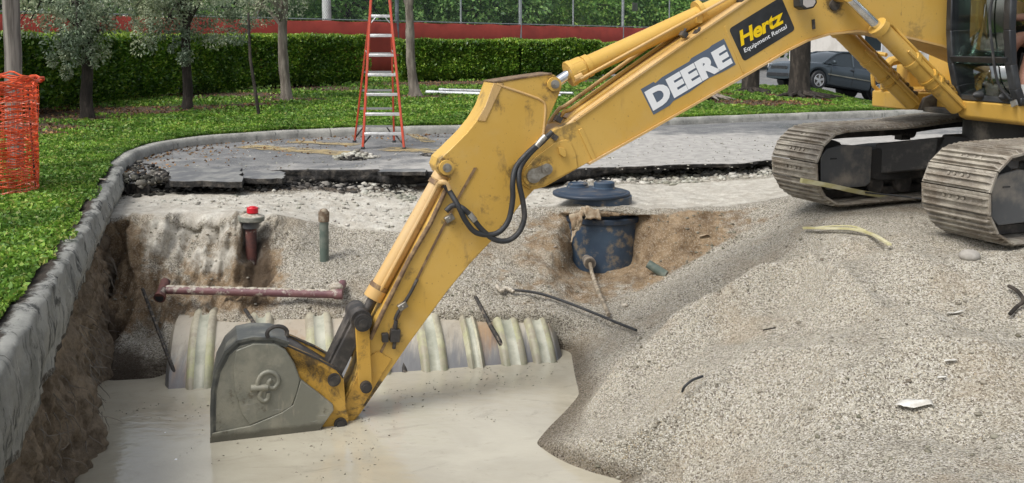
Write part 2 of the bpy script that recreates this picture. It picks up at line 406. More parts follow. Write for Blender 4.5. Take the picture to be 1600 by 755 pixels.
c = t.mix(t.ramp(n1, .3, .7), (.37, .34, .265), (.47, .44, .35)); c = t.mix(t.math('MULTIPLY', t.ramp(n2, .54, .72), .5), c, (.22, .20, .155))
c = t.mix(t.ramp(t.noise(26, 5, .7, vec=t.coord((1, 1.6, 1))), .69, .72), c, (.07, .06, .05))
M['water'] = t.done(c, t.ramp(n2, .3, .7, .04, .11), 0, t.bump(t.noise(5, 4, .55, vec=t.coord((1, 1.8, 1))), .012, .35), .6)
M['water'].node_tree.nodes['Principled BSDF'].inputs['Specular IOR Level'].default_value = .75

# =================================================================== LARGE STRUCTURE
# ---- curb line on the left side of the pit
def curbx(Y): return -1.01-.31*Y
GUN = Vector((-.31, 1, 0)).normalized(); GNR = Vector((1, .31, 0)).normalized()  # along, toward the pit

# ---- pit ground: feature rows given per station
RZ = 11
def Yp(px, py, z): p = at_z(px, py, z); return (p.x, p.y, p.z)
def PY(px, Y, z): return ((px-800)/F*Y*1.0, Y, z)
def near(px):
    a = (px-800)/F
    return [(a*5.0, 3.4, -.15), (a*5.0, 1.0, .03), (a*5.0, -7.0, .03)]
def near_l(px):
    a = (px-800)/F
    return [(a*5.0, 4.2, -1.3), (a*5.0, 2.6, .0), (a*5.0, -7.0, .03)]
WZ = -1.32
ST = []
def station(px, rows, nr=near): ST.append((px, [Yp(px, r[0], r[1]) if len(r) == 2 else PY(px, r[1], r[2]) for r in rows]+nr(px)))
deep = [('Y', 13.2, -1.7), ('Y', 11, -1.7), ('Y', 10.4, -1.7), ('Y', 9.5, -1.7), ('Y', 8.9, -1.7), ('Y', 7.6, -1.7), ('Y', 6.6, -1.7), ('Y', 5.6, -1.7)]
station(-40, deep, near_l); station(139, deep, near_l)
fl = [('Y', 7.6, -1.65), ('Y', 6.6, -1.68), ('Y', 5.6, -1.65)]
station(143, [(300, -.20), (340, -.17), (440, -.72), (540, -1.12), (602, -1.33)]+fl, near_l)
station(165, [(300, -.20), (337, -.15), (440, -.75), (542, -1.15), (602, -1.34)]+fl, near_l)
station(200, [(299, -.20), (334, -.14), (445, -.78), (535, -1.13), (600, -1.34)]+fl, near_l)
station(240, [(299, -.20), (336, -.14), (450, -.79), (525, -1.08), (603, -1.36)]+fl, near_l)
station(258, [(299, -.20), (336, -.14), (450, -.79), (525, -1.08), (603, -1.36)]+fl, near_l)
station(275, [(299, -.20), (334, -.14), (448, -.78), (508, -.98), ('Y', 9.0, -1.5)]+fl, near_l)
station(340, [(298, -.19), (336, -.14), (446, -.77), (503, -.945), ('Y', 9.05, -1.5)]+fl, near_l)
station(395, [(297, -.18), (334, -.14), (436, -.74), (500, -.935), ('Y', 9.1, -1.5)]+fl, near_l)
station(435, [(296, -.16), (338, -.20), (425, -.67), (496, -.93), ('Y', 9.2, -1.5)]+fl, near_l)
station(520, [(294, -.18), (350, -.34), (425, -.66), (492, -.925), ('Y', 9.3, -1.5)]+fl, near_l)
station(640, [(292, -.20), (362, -.38), (430, -.67), (487, -.92), ('Y', 9.4, -1.5)]+fl, near_l)
station(760, [(288, -.22), (340, -.27), (425, -.65), (486, -.915), ('Y', 9.5, -1.5)]+fl, near_l)
station(815, [(286, -.22), (330, -.23), (420, -.64), (487, -.93), ('Y', 9.55, -1.5), (640, -1.48), (695, -1.38), (755, -1.55)], near_l)
station(870, [(284, -.22), (325, -.21), (418, -.66), (488, -.95), ('Y', 9.6, -1.42), (628, -1.40), (690, -1.235), (758, -1.45)], near_l)
station(905, [(283, -.16), (322, -.10), (416, -.80), (495, -1.0), (548, -1.27), (615, -1.325), (690, -1.18), (756, -1.41)], near_l)
station(943, [(283, -.16), (322, -.10), (416, -.80), (495, -1.0), (525, -1.13), (610, -1.22), (690, -1.10), (755, -1.37)])
station(985, [(281, -.16), (324, -.12), (418, -.78), (462, -.89), (490, -.99), (575, -1.11), (682, -1.02), (755, -1.32)])
station(1010, [(281, -.19), (331, -.19), (422, -.72), (458, -.87), (476, -.94), (560, -1.05), (680, -.95), (755, -1.30)])
station(1050, [(279, -.20), (329, -.19), (405, -.62), (428, -.72), (440, -.77), (530, -.88), (650, -.84), (755, -1.18)])
station(1100, [(277, -.19), (325, -.17), (385, -.50), (402, -.58), (411, -.62), (500, -.74), (620, -.74), (755, -1.05)])
station(1200, [(272, -.15), (317, -.10), (338, -.21), (348, -.26), (362, -.30), (455, -.48), (590, -.60), (755, -.85)])
station(1255, [(268, -.08), (302, -.03), (318, -.05), (332, -.08), (350, -.14), (455, -.42), (575, -.52), (755, -.74)])
station(1300, [('Y', 13.0, -.01), ('Y', 10.8, .02), ('Y', 10.2, .02), ('Y', 9.7, .0), (345, -.04), (440, -.28), (560, -.42), (755, -.65)])
station(1420, [('Y', 13.1, .0), ('Y', 10.8, .03), ('Y', 10.2, .03), ('Y', 9.7, .03), ('Y', 9.0, .03), (410, -.04), (545, -.36), (755, -.55)])
station(1550, [('Y', 13.1, .0), ('Y', 10.8, .03), ('Y', 10.2, .03), ('Y', 9.6, .03), ('Y', 8.6, .03), (398, .02), (530, -.24), (755, -.52)])
station(1700, [('Y', 13.1, .0), ('Y', 10.8, .03), ('Y', 10.2, .03), ('Y', 9.6, .03), ('Y', 8.6, .03), ('Y', 7.6, .02), ('Y', 6.2, -.2), ('Y', 4.9, -.45)])
ST.append((2050, [(10.5, y, z) for y, z in ((13.1, .0), (10.8, .03), (10.2, .03), (9.6, .03), (8.6, .03), (7.4, .03), (6.0, .0), (4.9, -.1), (3.4, 0), (1., .03), (-7., .03))]))
us = np.concatenate([np.linspace(-40, 130, 10), np.linspace(136, 1720, 640), np.linspace(1740, 2050, 40)])
pxs = np.array([s[0] for s in ST], float); A = np.array([s[1] for s in ST])           # (S, RZ, 3)
def interp_rows(u):
    B = np.zeros((len(u), RZ, 3))
    for r in range(RZ):
        for k in range(3): B[:, r, k] = np.interp(u, pxs, A[:, r, k])
    return B
B = interp_rows(us)
def smooth_u(B, it):
    for _ in range(it):
        C_ = B.copy(); C_[1:-1] = (B[:-2]+2*B[1:-1]+B[2:])/4; B = C_
    return B
core = (us > 150) & (us < 1715)
Bs = smooth_u(B, 60); B[core] = Bs[core]
seg = [44, 50, 40, 26, 56, 60, 60, 24, 14, 8]
rows = []
for r, n in enumerate(seg):
    tt = np.linspace(0, 1, n, endpoint=(r == len(seg)-1))
    rows.append(B[:, r, None, :]*(1-tt)[None, :, None]+B[:, r+1, None, :]*tt[None, :, None])
G = np.concatenate(rows, 1); nu, nv = G.shape[:2]
vpos = np.concatenate([np.linspace(r, r+1, n, endpoint=(r == len(seg)-1)) for r, n in enumerate(seg)])
for _ in range(14):
    C_ = G.copy(); C_[:, 1:-1] = (G[:, :-2]+2*G[:, 1:-1]+G[:, 2:])/4; G = C_
P = G.reshape(-1, 3).copy(); U = np.repeat(us, nv); V = np.tile(vpos, nu)
def gnormals(P):
    Q = P.reshape(nu, nv, 3); du = np.gradient(Q, axis=0); dv = np.gradient(Q, axis=1)
    n = np.cross(dv, du); n /= np.linalg.norm(n, axis=2, keepdims=True)+1e-9
    n[n[..., 2] < 0] *= -1; return n.reshape(-1, 3)
Nn = gnormals(P)
wall = sstep(.85, 1.15, V)*(1-sstep(2.6, 3.1, V))*sstep(140, 160, U)*(1-sstep(1120, 1230, U))
leftw = 1-sstep(400, 470, U)
# erosion grooves on the steep left part of the wall
gro = fbm(np.stack([P[:, 0]*2.6, P[:, 1]*.4, P[:, 2]*.55], 1), 1.0, 4, .55)
rid = 1-np.abs(gro)*2.2
P += Nn*(wall*(leftw*(.15*rid-.09+.06*fbm(P, 5, 4))+(1-leftw)*(.055*fbm(P, 1.6, 4)+.02*fbm(P, 7, 3))))[:, None]
# shelf relief, mound relief
shelf = (1-sstep(.8, 1.1, V))*sstep(140, 160, U)
P[:, 2] += shelf*(.020*fbm(P, 2.5, 4)+.010*fbm(P, 9, 3))
mound = sstep(3.0, 4.0, V)*(1-sstep(7.2, 8, V))*sstep(900, 980, U)
P[:, 2] += mound*(.055*fbm(P, .9, 3, .55)+.024*(.5-np.abs(fbm(P+3, 1.9, 3)))+.014*fbm(P, 3.6, 3)+.008*fbm(P, 9, 2))
def bumpat(px, py, z, sx, sy, h, ang=0):
    p = at_z(px, py, z); dx = P[:, 0]-p.x; dy = P[:, 1]-p.y; c, s = math.cos(ang), math.sin(ang)
    a = (dx*c+dy*s)/sx; b = (-dx*s+dy*c)/sy; P[:, 2] += h*np.exp(-(a*a+b*b))
bumpat(1215, 462, -.5, .6, .22, .12, -.25); bumpat(1290, 425, -.25, .5, .18, -.10, -.3); bumpat(1080, 560, -.8, .6, .16, -.05, .5); bumpat(1300, 640, -.6, .6, .14, .05, .2); bumpat(1120, 520, -.75, .5, .25, .05, .5)
bumpat(1330, 500, -.35, .45, .3, -.09); bumpat(1480, 470, -.2, .5, .3, -.08); bumpat(1560, 430, -.1, .3, .2, .04)
bumpat(1050, 640, -.9, .5, .3, .05); bumpat(1400, 600, -.45, .7, .25, .05, .3); bumpat(1240, 395, -.25, .4, .2, -.07)
bumpat(1500, 390, 0, .5, .2, -.05); bumpat(1180, 330, -.1, .25, .12, -.05)
def ridge(pts, sg, h):
    Q = [at_z(*p) for p in pts]; dm = np.full(len(P), 9.0)
    for a, b in zip(Q, Q[1:]):
        a = np.array(a[:2]); b = np.array(b[:2]); d = b-a; q = P[:, :2]-a; t_ = np.clip((q@d)/(d@d), 0, 1); dm = np.minimum(dm, np.linalg.norm(q-t_[:, None]*d, axis=1))
    P[:, 2] += h*np.exp(-(dm/sg)**1.25)*mound
ridge([(915, 650, -1.25), (1050, 545, -.85), (1195, 460, -.48), (1260, 456, -.45), (1330, 490, -.4), (1450, 515, -.25)], .26, .24)
ridge([(985, 560, -1.0), (1120, 445, -.6), (1230, 395, -.25)],   .25, -.13)
ridge([(1250, 345, -.05), (1330, 395, -.12), (1480, 420, 0)], .2, .09)
ridge([(1400, 450, -.1), (1520, 475, -.1), (1640, 470, -.05)], .28, -.15)
ridge([(1010, 700, -1.0), (1180, 575, -.62), (1330, 590, -.5), (1560, 560, -.25)], .24, .13)
ridge([(1100, 690, -.9), (1300, 660, -.6), (1500, 640, -.35)], .25, -.09)
_m = (P[:, 2] < -.22) & (P[:, 1] < 11.2) & (P[:, 1] > 10.2)
P[:, 1] += np.where(_m, .34*np.exp(-((P[:, 0]-1.02)/.45)**4)*sstep(-.20, -.27, P[:, 2])*sstep(-.93, -.76, P[:, 2]), 0)
edgeh = np.exp(-((V-1.0)/.10)**2)*shelf.clip(0, 1)
Nn = gnormals(P)
X_, Y_, Z_ = P.T
# ground attributes
soil = (sstep(.95, 1.15, V)*(1-sstep(2.2, 3.6, V)))*(.22+.55*np.exp(-((U-1060)/110)**2)+.30*np.exp(-((U-900)/120)**2)+.32*(1-sstep(175, 240, U)))
soil += .22*leftw*wall*sstep(1.2, 2.2, V)+.25*(1-sstep(170, 230, U))*wall
soil += .30*np.exp(-((U-400)/42)**2)*sstep(1.3, 1.9, V)*(1-sstep(2.9, 3.1, V))+.16*leftw*wall
soil += .28*np.exp(-((U-1430)/160)**2-((V-5.3)/.6)**2)+.14*np.exp(-((U-1250)/60)**2-((V-4.5)/.4)**2)
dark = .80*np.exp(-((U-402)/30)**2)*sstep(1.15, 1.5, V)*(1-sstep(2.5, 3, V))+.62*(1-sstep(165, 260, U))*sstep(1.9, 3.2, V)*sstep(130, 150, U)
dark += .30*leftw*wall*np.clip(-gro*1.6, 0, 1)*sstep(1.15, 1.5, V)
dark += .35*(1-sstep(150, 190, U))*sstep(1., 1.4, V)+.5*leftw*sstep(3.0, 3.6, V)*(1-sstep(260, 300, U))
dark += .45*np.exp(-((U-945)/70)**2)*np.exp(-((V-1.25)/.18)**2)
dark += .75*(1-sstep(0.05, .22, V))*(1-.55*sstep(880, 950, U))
lime = .50*leftw*wall*(1-sstep(1.5, 2.3, V))*sstep(180, 230, U)+(1-sstep(.86, 1.08, V))*.75*sstep(.06, .3, V)*(1-sstep(1230, 1300, U))+.35*(1-sstep(1.0, 1.4, V))*np.exp(-((U-560)/110)**2)
wetv = 1.3*(1-sstep(WZ+.02, WZ+.15, Z_))*1.0
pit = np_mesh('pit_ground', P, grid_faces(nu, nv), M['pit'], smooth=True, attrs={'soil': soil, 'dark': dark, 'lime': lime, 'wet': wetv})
tag(pit, 'excavated pit with gravel slopes and limestone shelf', kind='structure')
GRID = P.reshape(nu, nv, 3)
def ground_z(x, y):
    # nearest vertex lookup
    d = (P[:, 0]-x)**2+(P[:, 1]-y)**2
    return float(P[int(np.argmin(d)), 2])
def on_pit(px, py):
    """first hit of the pixel ray with the pit ground"""
    d = ray(px, py); lo = None
    A2 = P-np.array(O); dn = np.array(d.normalized()); tt = A2@dn
    off = np.linalg.norm(A2-tt[:, None]*dn, axis=1); ok = (off < .05) & (tt > 2)
    if not ok.any(): ok = off < .2
    i = np.where(ok)[0]; j = i[np.argmin(tt[i]+off[i]*2)]
    return Vector(P[j])

# ---- water
s_ = MB(); s_.add([(-7, 3.0, WZ), (9, 3.0, WZ), (9, 11, WZ), (-7, 11, WZ)], [(0, 1, 2, 3)])
tag(s_.build('water', M['water']), 'muddy tan water standing in the pit', kind='structure')

# ---- pebbles scattered over the near mound (stuff)
sel = (us > 880) & (us < 1710); vs_ = (vpos > 3.4) & (vpos < 7.9)
Gm = P.reshape(nu, nv, 3)[sel][:, vs_]
gm = np_mesh('gravel', Gm.reshape(-1, 3), grid_faces(*Gm.shape[:2]), M['pit'], smooth=True)
gm.location.z = -.004
tag(gm, 'loose pea gravel covering the mound', kind='stuff')
ng = bpy.data.node_groups.new('gravel_scatter', 'GeometryNodeTree')
ng.interface.new_socket('Geometry', in_out='INPUT', socket_type='NodeSocketGeometry'); ng.interface.new_socket('Geometry', in_out='OUTPUT', socket_type='NodeSocketGeometry')
gi = ng.nodes.new('NodeGroupInput'); go = ng.nodes.new('NodeGroupOutput')
dp = ng.nodes.new('GeometryNodeDistributePointsOnFaces'); dp.inputs['Density'].default_value = 9500
ic = ng.nodes.new('GeometryNodeMeshIcoSphere'); ic.inputs['Radius'].default_value = .0057; ic.inputs['Subdivisions'].default_value = 1
sm = ng.nodes.new('GeometryNodeSetMaterial'); sm.inputs['Material'].default_value = M['pebble']
ip = ng.nodes.new('GeometryNodeInstanceOnPoints')
rs = ng.nodes.new('FunctionNodeRandomValue'); rs.data_type = 'FLOAT_VECTOR'; rs.inputs[0].default_value = (.4, .4, .35); rs.inputs[1].default_value = (1.75, 1.35, 1.1)
rr = ng.nodes.new('FunctionNodeRandomValue'); rr.data_type = 'FLOAT_VECTOR'; rr.inputs[0].default_value = (-.5, -.5, 0); rr.inputs[1].default_value = (.5, .5, 6.28); rr.inputs['Seed'].default_value = 3
L_ = ng.links.new
L_(gi.outputs[0], dp.inputs['Mesh']); L_(ic.outputs['Mesh'], sm.inputs[0]); L_(dp.outputs['Points'], ip.inputs['Points']); L_(sm.outputs[0], ip.inputs['Instance'])
L_(rs.outputs[0], ip.inputs['Scale']); L_(rr.outputs[0], ip.inputs['Rotation']); L_(ip.outputs[0], go.inputs[0])
md = gm.modifiers.new('scatter', 'NODES'); md.node_group = ng

# ---- rocks helper
_t = (1+5**.5)/2
ICO = np.array([(-1, _t, 0), (1, _t, 0), (-1, -_t, 0), (1, -_t, 0), (0, -1, _t), (0, 1, _t), (0, -1, -_t), (0, 1, -_t), (_t, 0, -1), (_t, 0, 1), (-_t, 0, -1), (-_t, 0, 1)], float)/1.9
ICF = np.array([(0, 11, 5), (0, 5, 1), (0, 1, 7), (0, 7, 10), (0, 10, 11), (1, 5, 9), (5, 11, 4), (11, 10, 2), (10, 7, 6), (7, 1, 8), (3, 9, 4), (3, 4, 2), (3, 2, 6), (3, 6, 8), (3, 8, 9), (4, 9, 5), (2, 4, 11), (6, 2, 10), (8, 6, 7), (9, 8, 1)])
def rocks(name, pts, sizes, mat, label=None, parent=None, flat=.6):
    pts = np.asarray(pts, float); n = len(pts); sz = np.asarray(sizes, float)
    base = ICO[None]*(1+rng.uniform(-.35, .35, (n, 12, 1)))*sz[:, None, None]
    base = base*np.stack([rng.uniform(.7, 1.4, n), rng.uniform(.7, 1.4, n), rng.uniform(flat*.6, flat*1.3, n)], 1)[:, None]
    a = rng.uniform(0, 6.28, n); c, s = np.cos(a), np.sin(a)
    x = base[..., 0]*c[:, None]-base[..., 1]*s[:, None]; y = base[..., 0]*s[:, None]+base[..., 1]*c[:, None]
    Vv = np.stack([x, y, base[..., 2]], 2)+pts[:, None]
    Ff = ICF[None]+np.arange(n)[:, None, None]*12
    o = np_mesh(name, Vv.reshape(-1, 3), Ff.reshape(-1, 3), mat)
    return tag(o, label, kind='stuff')
def leaves(name, Pp, Nd, size, mat, parent=None, label=None, kind=None, aspect=.5, loc=None):
    """leaf-shaped quads at points Pp pointing roughly along Nd"""
    n = len(Pp); sz = np.asarray(size)*np.ones(n)
    d = Nd/(np.linalg.norm(Nd, axis=1, keepdims=True)+1e-9)
    r = rng.normal(size=(n, 3)); s = np.cross(d, r); s /= np.linalg.norm(s, axis=1, keepdims=True)+1e-9
    q = np.cross(d, s)
    a = Pp-d*sz[:, None]*.5; b = Pp+d*sz[:, None]*.5; m = Pp+q*sz[:, None]*.12
    l = m+s*sz[:, None]*aspect*.5; rr_ = m-s*sz[:, None]*aspect*.5
    Vv = np.stack([a, l, b, rr_], 1).reshape(-1, 3); Ff = np.arange(n*4).reshape(-1, 4)
    o = np_mesh(name, Vv, Ff, mat, parent, loc=loc)
    return tag(o, label, kind=kind)

# ---- asphalt with the broken edge
EX = np.array([-6.5, -5.0, -4.6, -4.0, -3.2, -2.6, -1.9, -1.2, -.4, .4, 1.2, 2.2, 3.2, 4.2, 5.5, 7.5, 12, 60])
ey_px = {}
def edge_from(px, py): p = at_z(px, py, 0); return p.x, p.y
pts_e = [(-9, 12.8)]+[edge_from(a, b) for a, b in ((185, 276), (215, 278), (262, 270), (330, 272), (375, 272), (440, 266), (520, 265), (590, 264), (640, 268), (700, 268), (800, 270), (860, 270), (920, 262), (1000, 260), (1080, 256), (1150, 255), (1200, 250))]+[(4.6, 13.6), (7, 13.3), (12, 13.2), (60, 13.2)]
exs = np.array([p[0] for p in pts_e]); eys = np.array([p[1] for p in pts_e])
xs = np.concatenate([np.linspace(-60, -9.2, 20), np.linspace(-9, 9, 600), np.linspace(9.3, 200, 60)])
ye = np.interp(xs, exs, eys)
ye = ye+.05*fbm(np.stack([xs, xs*0, xs*0], 1), 2.2, 3)+.03*fbm(np.stack([xs, xs*0+5, xs*0], 1), 9, 3)
fr = np.concatenate([[0], np.geomspace(.02, 1, 70)])
rowsY = []; rowsZ = []
def thick(x): return .15+.05*fbm(np.stack([x, x*0, x*0+9], 1), 1.4, 3)-.06*sstep(.8, 1.6, x)
th = thick(xs)
j1 = .04*fbm(np.stack([xs, xs*0, xs*0+3], 1), 7, 3); j2 = .05*fbm(np.stack([xs, xs*0, xs*0+7], 1), 5, 3)
for k, (dy, dz) in enumerate(((.14, -1.15), (.03, -1.0), (-.005, -.55), (.02, -.45), (-.02, -.12), (.0, 0.0))):
    rowsY.append(ye+dy+(j1 if k in (2, 3) else j2 if k in (1,) else 0)); rowsZ.append(th*dz)
for f in fr[1:]:
    yy = ye+(500-ye)*f**2.6; rowsY.append(yy); rowsZ.append(np.zeros_like(xs))
AY = np.array(rowsY).T; AZ = np.array(rowsZ).T
PA = np.stack([np.repeat(xs, AY.shape[1]).reshape(AY.shape), AY, AZ], 2).reshape(-1, 3)
nA = AY.shape[1]
# gentle fall towards the parked cars
def lot_z(x, y): return -.165*np.clip(np.asarray(x)-10.1, 0, 5)*sstep(25, 29, y)
PA[:, 2] += np.where(PA[:, 1] > 20, lot_z(PA[:, 0], PA[:, 1]), 0)
flat = PA[:, 2] > -.03
PA[:, 2] += np.where(flat & (PA[:, 1] < 24), .003*fbm(PA, 1.2, 3), 0)
dust = .33+.55*sstep(-1.5, 1.5, PA[:, 0]+.3*(17-PA[:, 1]))*(1-sstep(17.2, 18.6, PA[:, 1]))+.25*(1-sstep(0, 1.2, PA[:, 1]-np.interp(PA[:, 0], exs, eys)))
pw = at_z(1255, 197, 0); wetA = .85*np.exp(-((PA[:, 0]-pw.x)/1.6)**2-((PA[:, 1]-pw.y)/1.0)**2)+.42*sstep(0, -2.5, PA[:, 0])*(1-sstep(18, 19, PA[:, 1]))+.35*sstep(5, 8, PA[:, 0])*(1-sstep(23, 25, PA[:, 1]))
leafy = sstep(-1.5, -4.5, PA[:, 0])*(1-sstep(17.5, 19, PA[:, 1]))*.9
# faded yellow bay lines
def seg_d(a, b):
    a = np.array(a[:2]); b = np.array(b[:2]); d = b-a; q = PA[:, :2]-a; t_ = np.clip((q@d)/(d@d), 0, 1)
    return np.linalg.norm(q-t_[:, None]*d, axis=1)
line = np.zeros(len(PA))
LINES = [((395, 230), (520, 239)), ((635, 233), (730, 236)), ((645, 212), (668, 222)), ((470, 222), (545, 226))]
def poly_strip(name, pts, wd, mat, z):
    pass
asph = np_mesh('asphalt', PA, grid_faces(len(xs), nA), M['asphalt'], smooth=False, attrs={'dust': dust, 'wet': wetA, 'leafy': leafy, 'line': line})
tag(asph, 'worn asphalt lot with a broken edge at the pit', kind='structure')
me = asph.data; me.materials.append(M['asphalt_edge'])
mi = np.zeros(len(me.polygons), np.int32); rowi = np.tile(np.arange(nA-1), len(xs)-1); mi[rowi < 5] = 1; me.polygons.foreach_set('material_index', mi)
# painted bay lines as thin worn sheets
t = NT('worn_yellow_line')
mk = t.math('MULTIPLY', t.ramp(t.noise(3.5, 9, .78), .40, .56), .9)
tr = t.n('BsdfTransparent'); mx = t.n('MixShader'); out = t.t.nodes['Material Output']
t.done((.36, .28, .14), .85); t.l(mk, mx.inputs[0]); t.l(tr.outputs[0], mx.inputs[1]); t.l(t.p.outputs[0], mx.inputs[2]); t.l(mx.outputs[0], out.inputs[0])
M['line'] = t.m
for (a, b), wd in zip([((380, 228), (560, 241)), ((600, 232), (760, 240)), ((640, 208), (672, 222)), ((455, 221), (560, 226)), ((690, 230), (730, 226))], (.55, .50, .22, .34, .3)):
    p = at_z(*a, 0.009); q = at_z(*b, .009); d = (q-p).normalized(); s = Vector((-d.y, d.x, 0))*wd/2
    n = 14; mb = MB(); vv = []
    for i in range(n+1):
        c_ = p+(q-p)*i/n; k = 1+.2*random.uniform(-1, 1); vv += [c_+s*k, c_-s*k]
    mb.add(vv, [(2*i, 2*i+1, 2*i+3, 2*i+2) for i in range(n)])
    tag(mb.build('painted_line', M['line']), 'faded yellow parking bay line on the asphalt', kind='structure')

# right hand ground beyond the pit sheet, and apron behind the camera
mb = MB(); mb.add([(10.4, -60, .0), (200, -60, .0), (200, 13.4, .0), (10.4, 13.4, .0)], [(0, 1, 2, 3)])
mb.add([(-1, -60, .0), (10.4, -60, .0), (10.4, -6.5, .0), (-1, -6.5, .0)], [(0, 1, 2, 3)])
tag(mb.build('ground', M['asphalt_top']), 'open lot around the pit', kind='structure')

# ---- old kerb slab along the left side of the pit (undermined)
ys = np.linspace(1.5, 12.35, 240)
prof = [(-.23, -.02), (-.22, .09), (-.16, .122), (-.09, .130), (-.025, .122), (-.004, .098), (.0, .02)]
NPF = 7+16
VV = []; dirt = []
for Y in ys:
    bot = np.interp(Y, [2, 5.6, 6.9, 8, 9.8, 12.4], [-.45, -.40, -.36, -.25, -.2, -.2])
    bot += .05*float(fbm(np.array([[Y, 0, 0]]), 3.0, 3)[0])
    base = Vector((curbx(Y), Y, 0))
    sec = prof+[(.0+.02*math.sin(k*.4), .02+(bot-.02)*k/13) for k in range(1, 14)]+[(-.06, bot-.02), (-.2, bot), (-.35, bot+.05)]
    for i, (o, z) in enumerate(sec):
        VV.append(base+GNR*o+Vector((0, 0, z))); dirt.append(.75 if i < 3 else .5 if i == 3 else .15 if i == 4 else .0 if i < 18 else .5)
VV = np.array(VV); nn = fbm(VV, 2.5, 5, .6); 
VV += np.array(GNR)[None]*(nn*.016+.016*fbm(VV*np.array([1, 1, .6]), 12, 4))[:, None]; VV[:, 2] += .016*fbm(VV, 8, 4)
NPF = len(sec)
o = np_mesh('kerb_slab', VV, grid_faces(len(ys), NPF), M['slab'], smooth=True, attrs={'dirt': np.array(dirt)+.15*fbm(VV, 1.3, 2)})
tag(o, 'undermined concrete kerb slab along the left side of the pit', kind='structure')
# bank of soil and roots below it
ysb = np.linspace(1.5, 11.2, 300); tb = np.linspace(0, 1, 60)
VB = []
for Y in ysb:
    bot = np.interp(Y, [2, 5.6, 6.9, 8, 9.8, 12.4], [-.45, -.40, -.36, -.25, -.2, -.2])+.04
    out = .02+.34*math.exp(-((Y-7.15)/.35)**2)+.10*math.exp(-((Y-8.75)/.25)**2)+.03*math.sin(Y*3)
    for t_ in tb:
        z = bot+(-1.60-bot)*t_
        VB.append((curbx(Y)-.10*(1-t_)**2+out*t_**1.5, Y, z))
VB = np.array(VB)
VB[:, 0] += .05*fbm(VB, 3.0, 5, .6)+.035*fbm(VB, 11, 4, .6)
o = np_mesh('pit_bank', VB, grid_faces(len(ysb), 60), M['bank'], smooth=True)
tag(o, 'dark root filled soil bank under the kerb slab', kind='structure')

# ---- new kerb, cast segments along a curve
KP = [(-4.93, 12.42), (-5.12, 13.2), (-5.28, 14.0), (-5.32, 14.9), (-5.1, 15.8), (-4.45, 16.6), (-3.4, 17.3), (-2.1, 17.75), (-.6, 18.2), (1.2, 18.9), (3.4, 19.9), (5.6, 20.9), (8.2, 21.9), (11.5, 23.0), (16, 24.3), (24, 26.3), (40, 30)]
def catmull(pts, n):
    pts = [Vector((*p, 0)) if len(p) == 2 else Vector(p) for p in pts]; out = []
    for i in range(len(pts)-1):
        p0 = pts[max(i-1, 0)]; p1 = pts[i]; p2 = pts[i+1]; p3 = pts[min(i+2, len(pts)-1)]
        for k in range(n):
            t_ = k/n; out.append(.5*((2*p1)+(p2-p0)*t_+(2*p0-5*p1+4*p2-p3)*t_*t_+(3*p1-p0-3*p2+p3)*t_**3))
    out.append(pts[-1]); return out
kc = catmull(KP, 14)
kerb = empty('kerb', (kc[0].x, kc[0].y, 0), kind='structure'); kerb['label'] = 'curving pale concrete kerb round the grass strip'
cum = [0]
for a, b in zip(kc, kc[1:]): cum.append(cum[-1]+(b-a).length)
L = cum[-1]; cx = np.array([p.x for p in kc]); cy = np.array([p.y for p in kc]); cum = np.array(cum)
kpt = lambda s: Vector((np.interp(s, cum, cx), np.interp(s, cum, cy), 0))
kprof = [(0.0, -.05), (.0, .07), (.02, .125), (.05, .14), (.15, .145), (.17, .13), (.17, -.05)]
s0 = 0; first = True
while s0 < L-.5:
    ln = 3.0; s1 = min(s0+ln, L); mb = MB(); n = 12; vv = []; fs = []
    for i in range(n+1):
        s = s0+.006+(s1-s0-.012)*i/n; p = kpt(s); tg = (kpt(min(s+.05, L))-kpt(s-.05 if s > .05 else 0)).normalized(); nr = Vector((-tg.y, tg.x, 0))
        for (o_, z) in kprof: vv.append(p+nr*(o_+.004*math.sin(s*9))+Vector((0, 0, z+.004*math.sin(s*5+o_*9))))
    k = len(kprof)
    for i in range(n):
        for j in range(k-1): fs.append((i*k+j, (i+1)*k+j, (i+1)*k+j+1, i*k+j+1))
    fs.append(tuple(range(k))); fs.append(tuple(n*k+j for j in range(k-1, -1, -1)))
    mb.add(vv, fs); mb.build('kerb_segment', M['concrete'], kerb, world=True, smooth=True, angle=50); s0 = s1

# ---- grass bank
inner = [Vector((curbx(Y), Y, 0))+GNR*-.175 for Y in np.linspace(-8, 12.3, 60)]
for s in np.linspace(.1, L, 200):
    p = kpt(s); tg = (kpt(min(s+.05, L))-kpt(max(s-.05, 0))).normalized(); inner.append(p+Vector((-tg.y, tg.x, 0))*.15)
nin = len(inner)
# arc fraction -> outer boundary
key = np.array([0, 59, 90, 110, 125, 140, 160, 185, nin-1], float)
okx = np.array([-70, -70, -60, -35, -12, 2, 9.5, 18, 60], float); oky = np.array([-8, 25, 60, 95, 60, 45, 27.2, 28.6, 44], float)
idx = np.arange(nin); ox = np.interp(idx, key, okx); oy = np.interp(idx, key, oky)
tt = np.concatenate([np.linspace(0, 1, 110)**2.2])
IN = np.array([[p.x, p.y] for p in inner])
GX = IN[:, 0, None]*(1-tt)+ox[:, None]*tt; GY = IN[:, 1, None]*(1-tt)+oy[:, None]*tt
D = np.hypot(GX-IN[:, 0, None], GY-IN[:, 1, None])
GZ = .125+.10*sstep(0, 3.5, D)
PG = np.stack([GX, GY, GZ], 2).reshape(-1, 3)
PG[:, 2] += .02*fbm(PG, .8, 3)
PG[:, 2] -= .34*sstep(.29, .37, PG[:, 0]/PG[:, 1].clip(1))*sstep(22, 26.5, PG[:, 1])
def circ(cx_, cy_, r): return np.exp(-(((PG[:, 0]-cx_)**2+(PG[:, 1]-cy_)**2)/r**2))
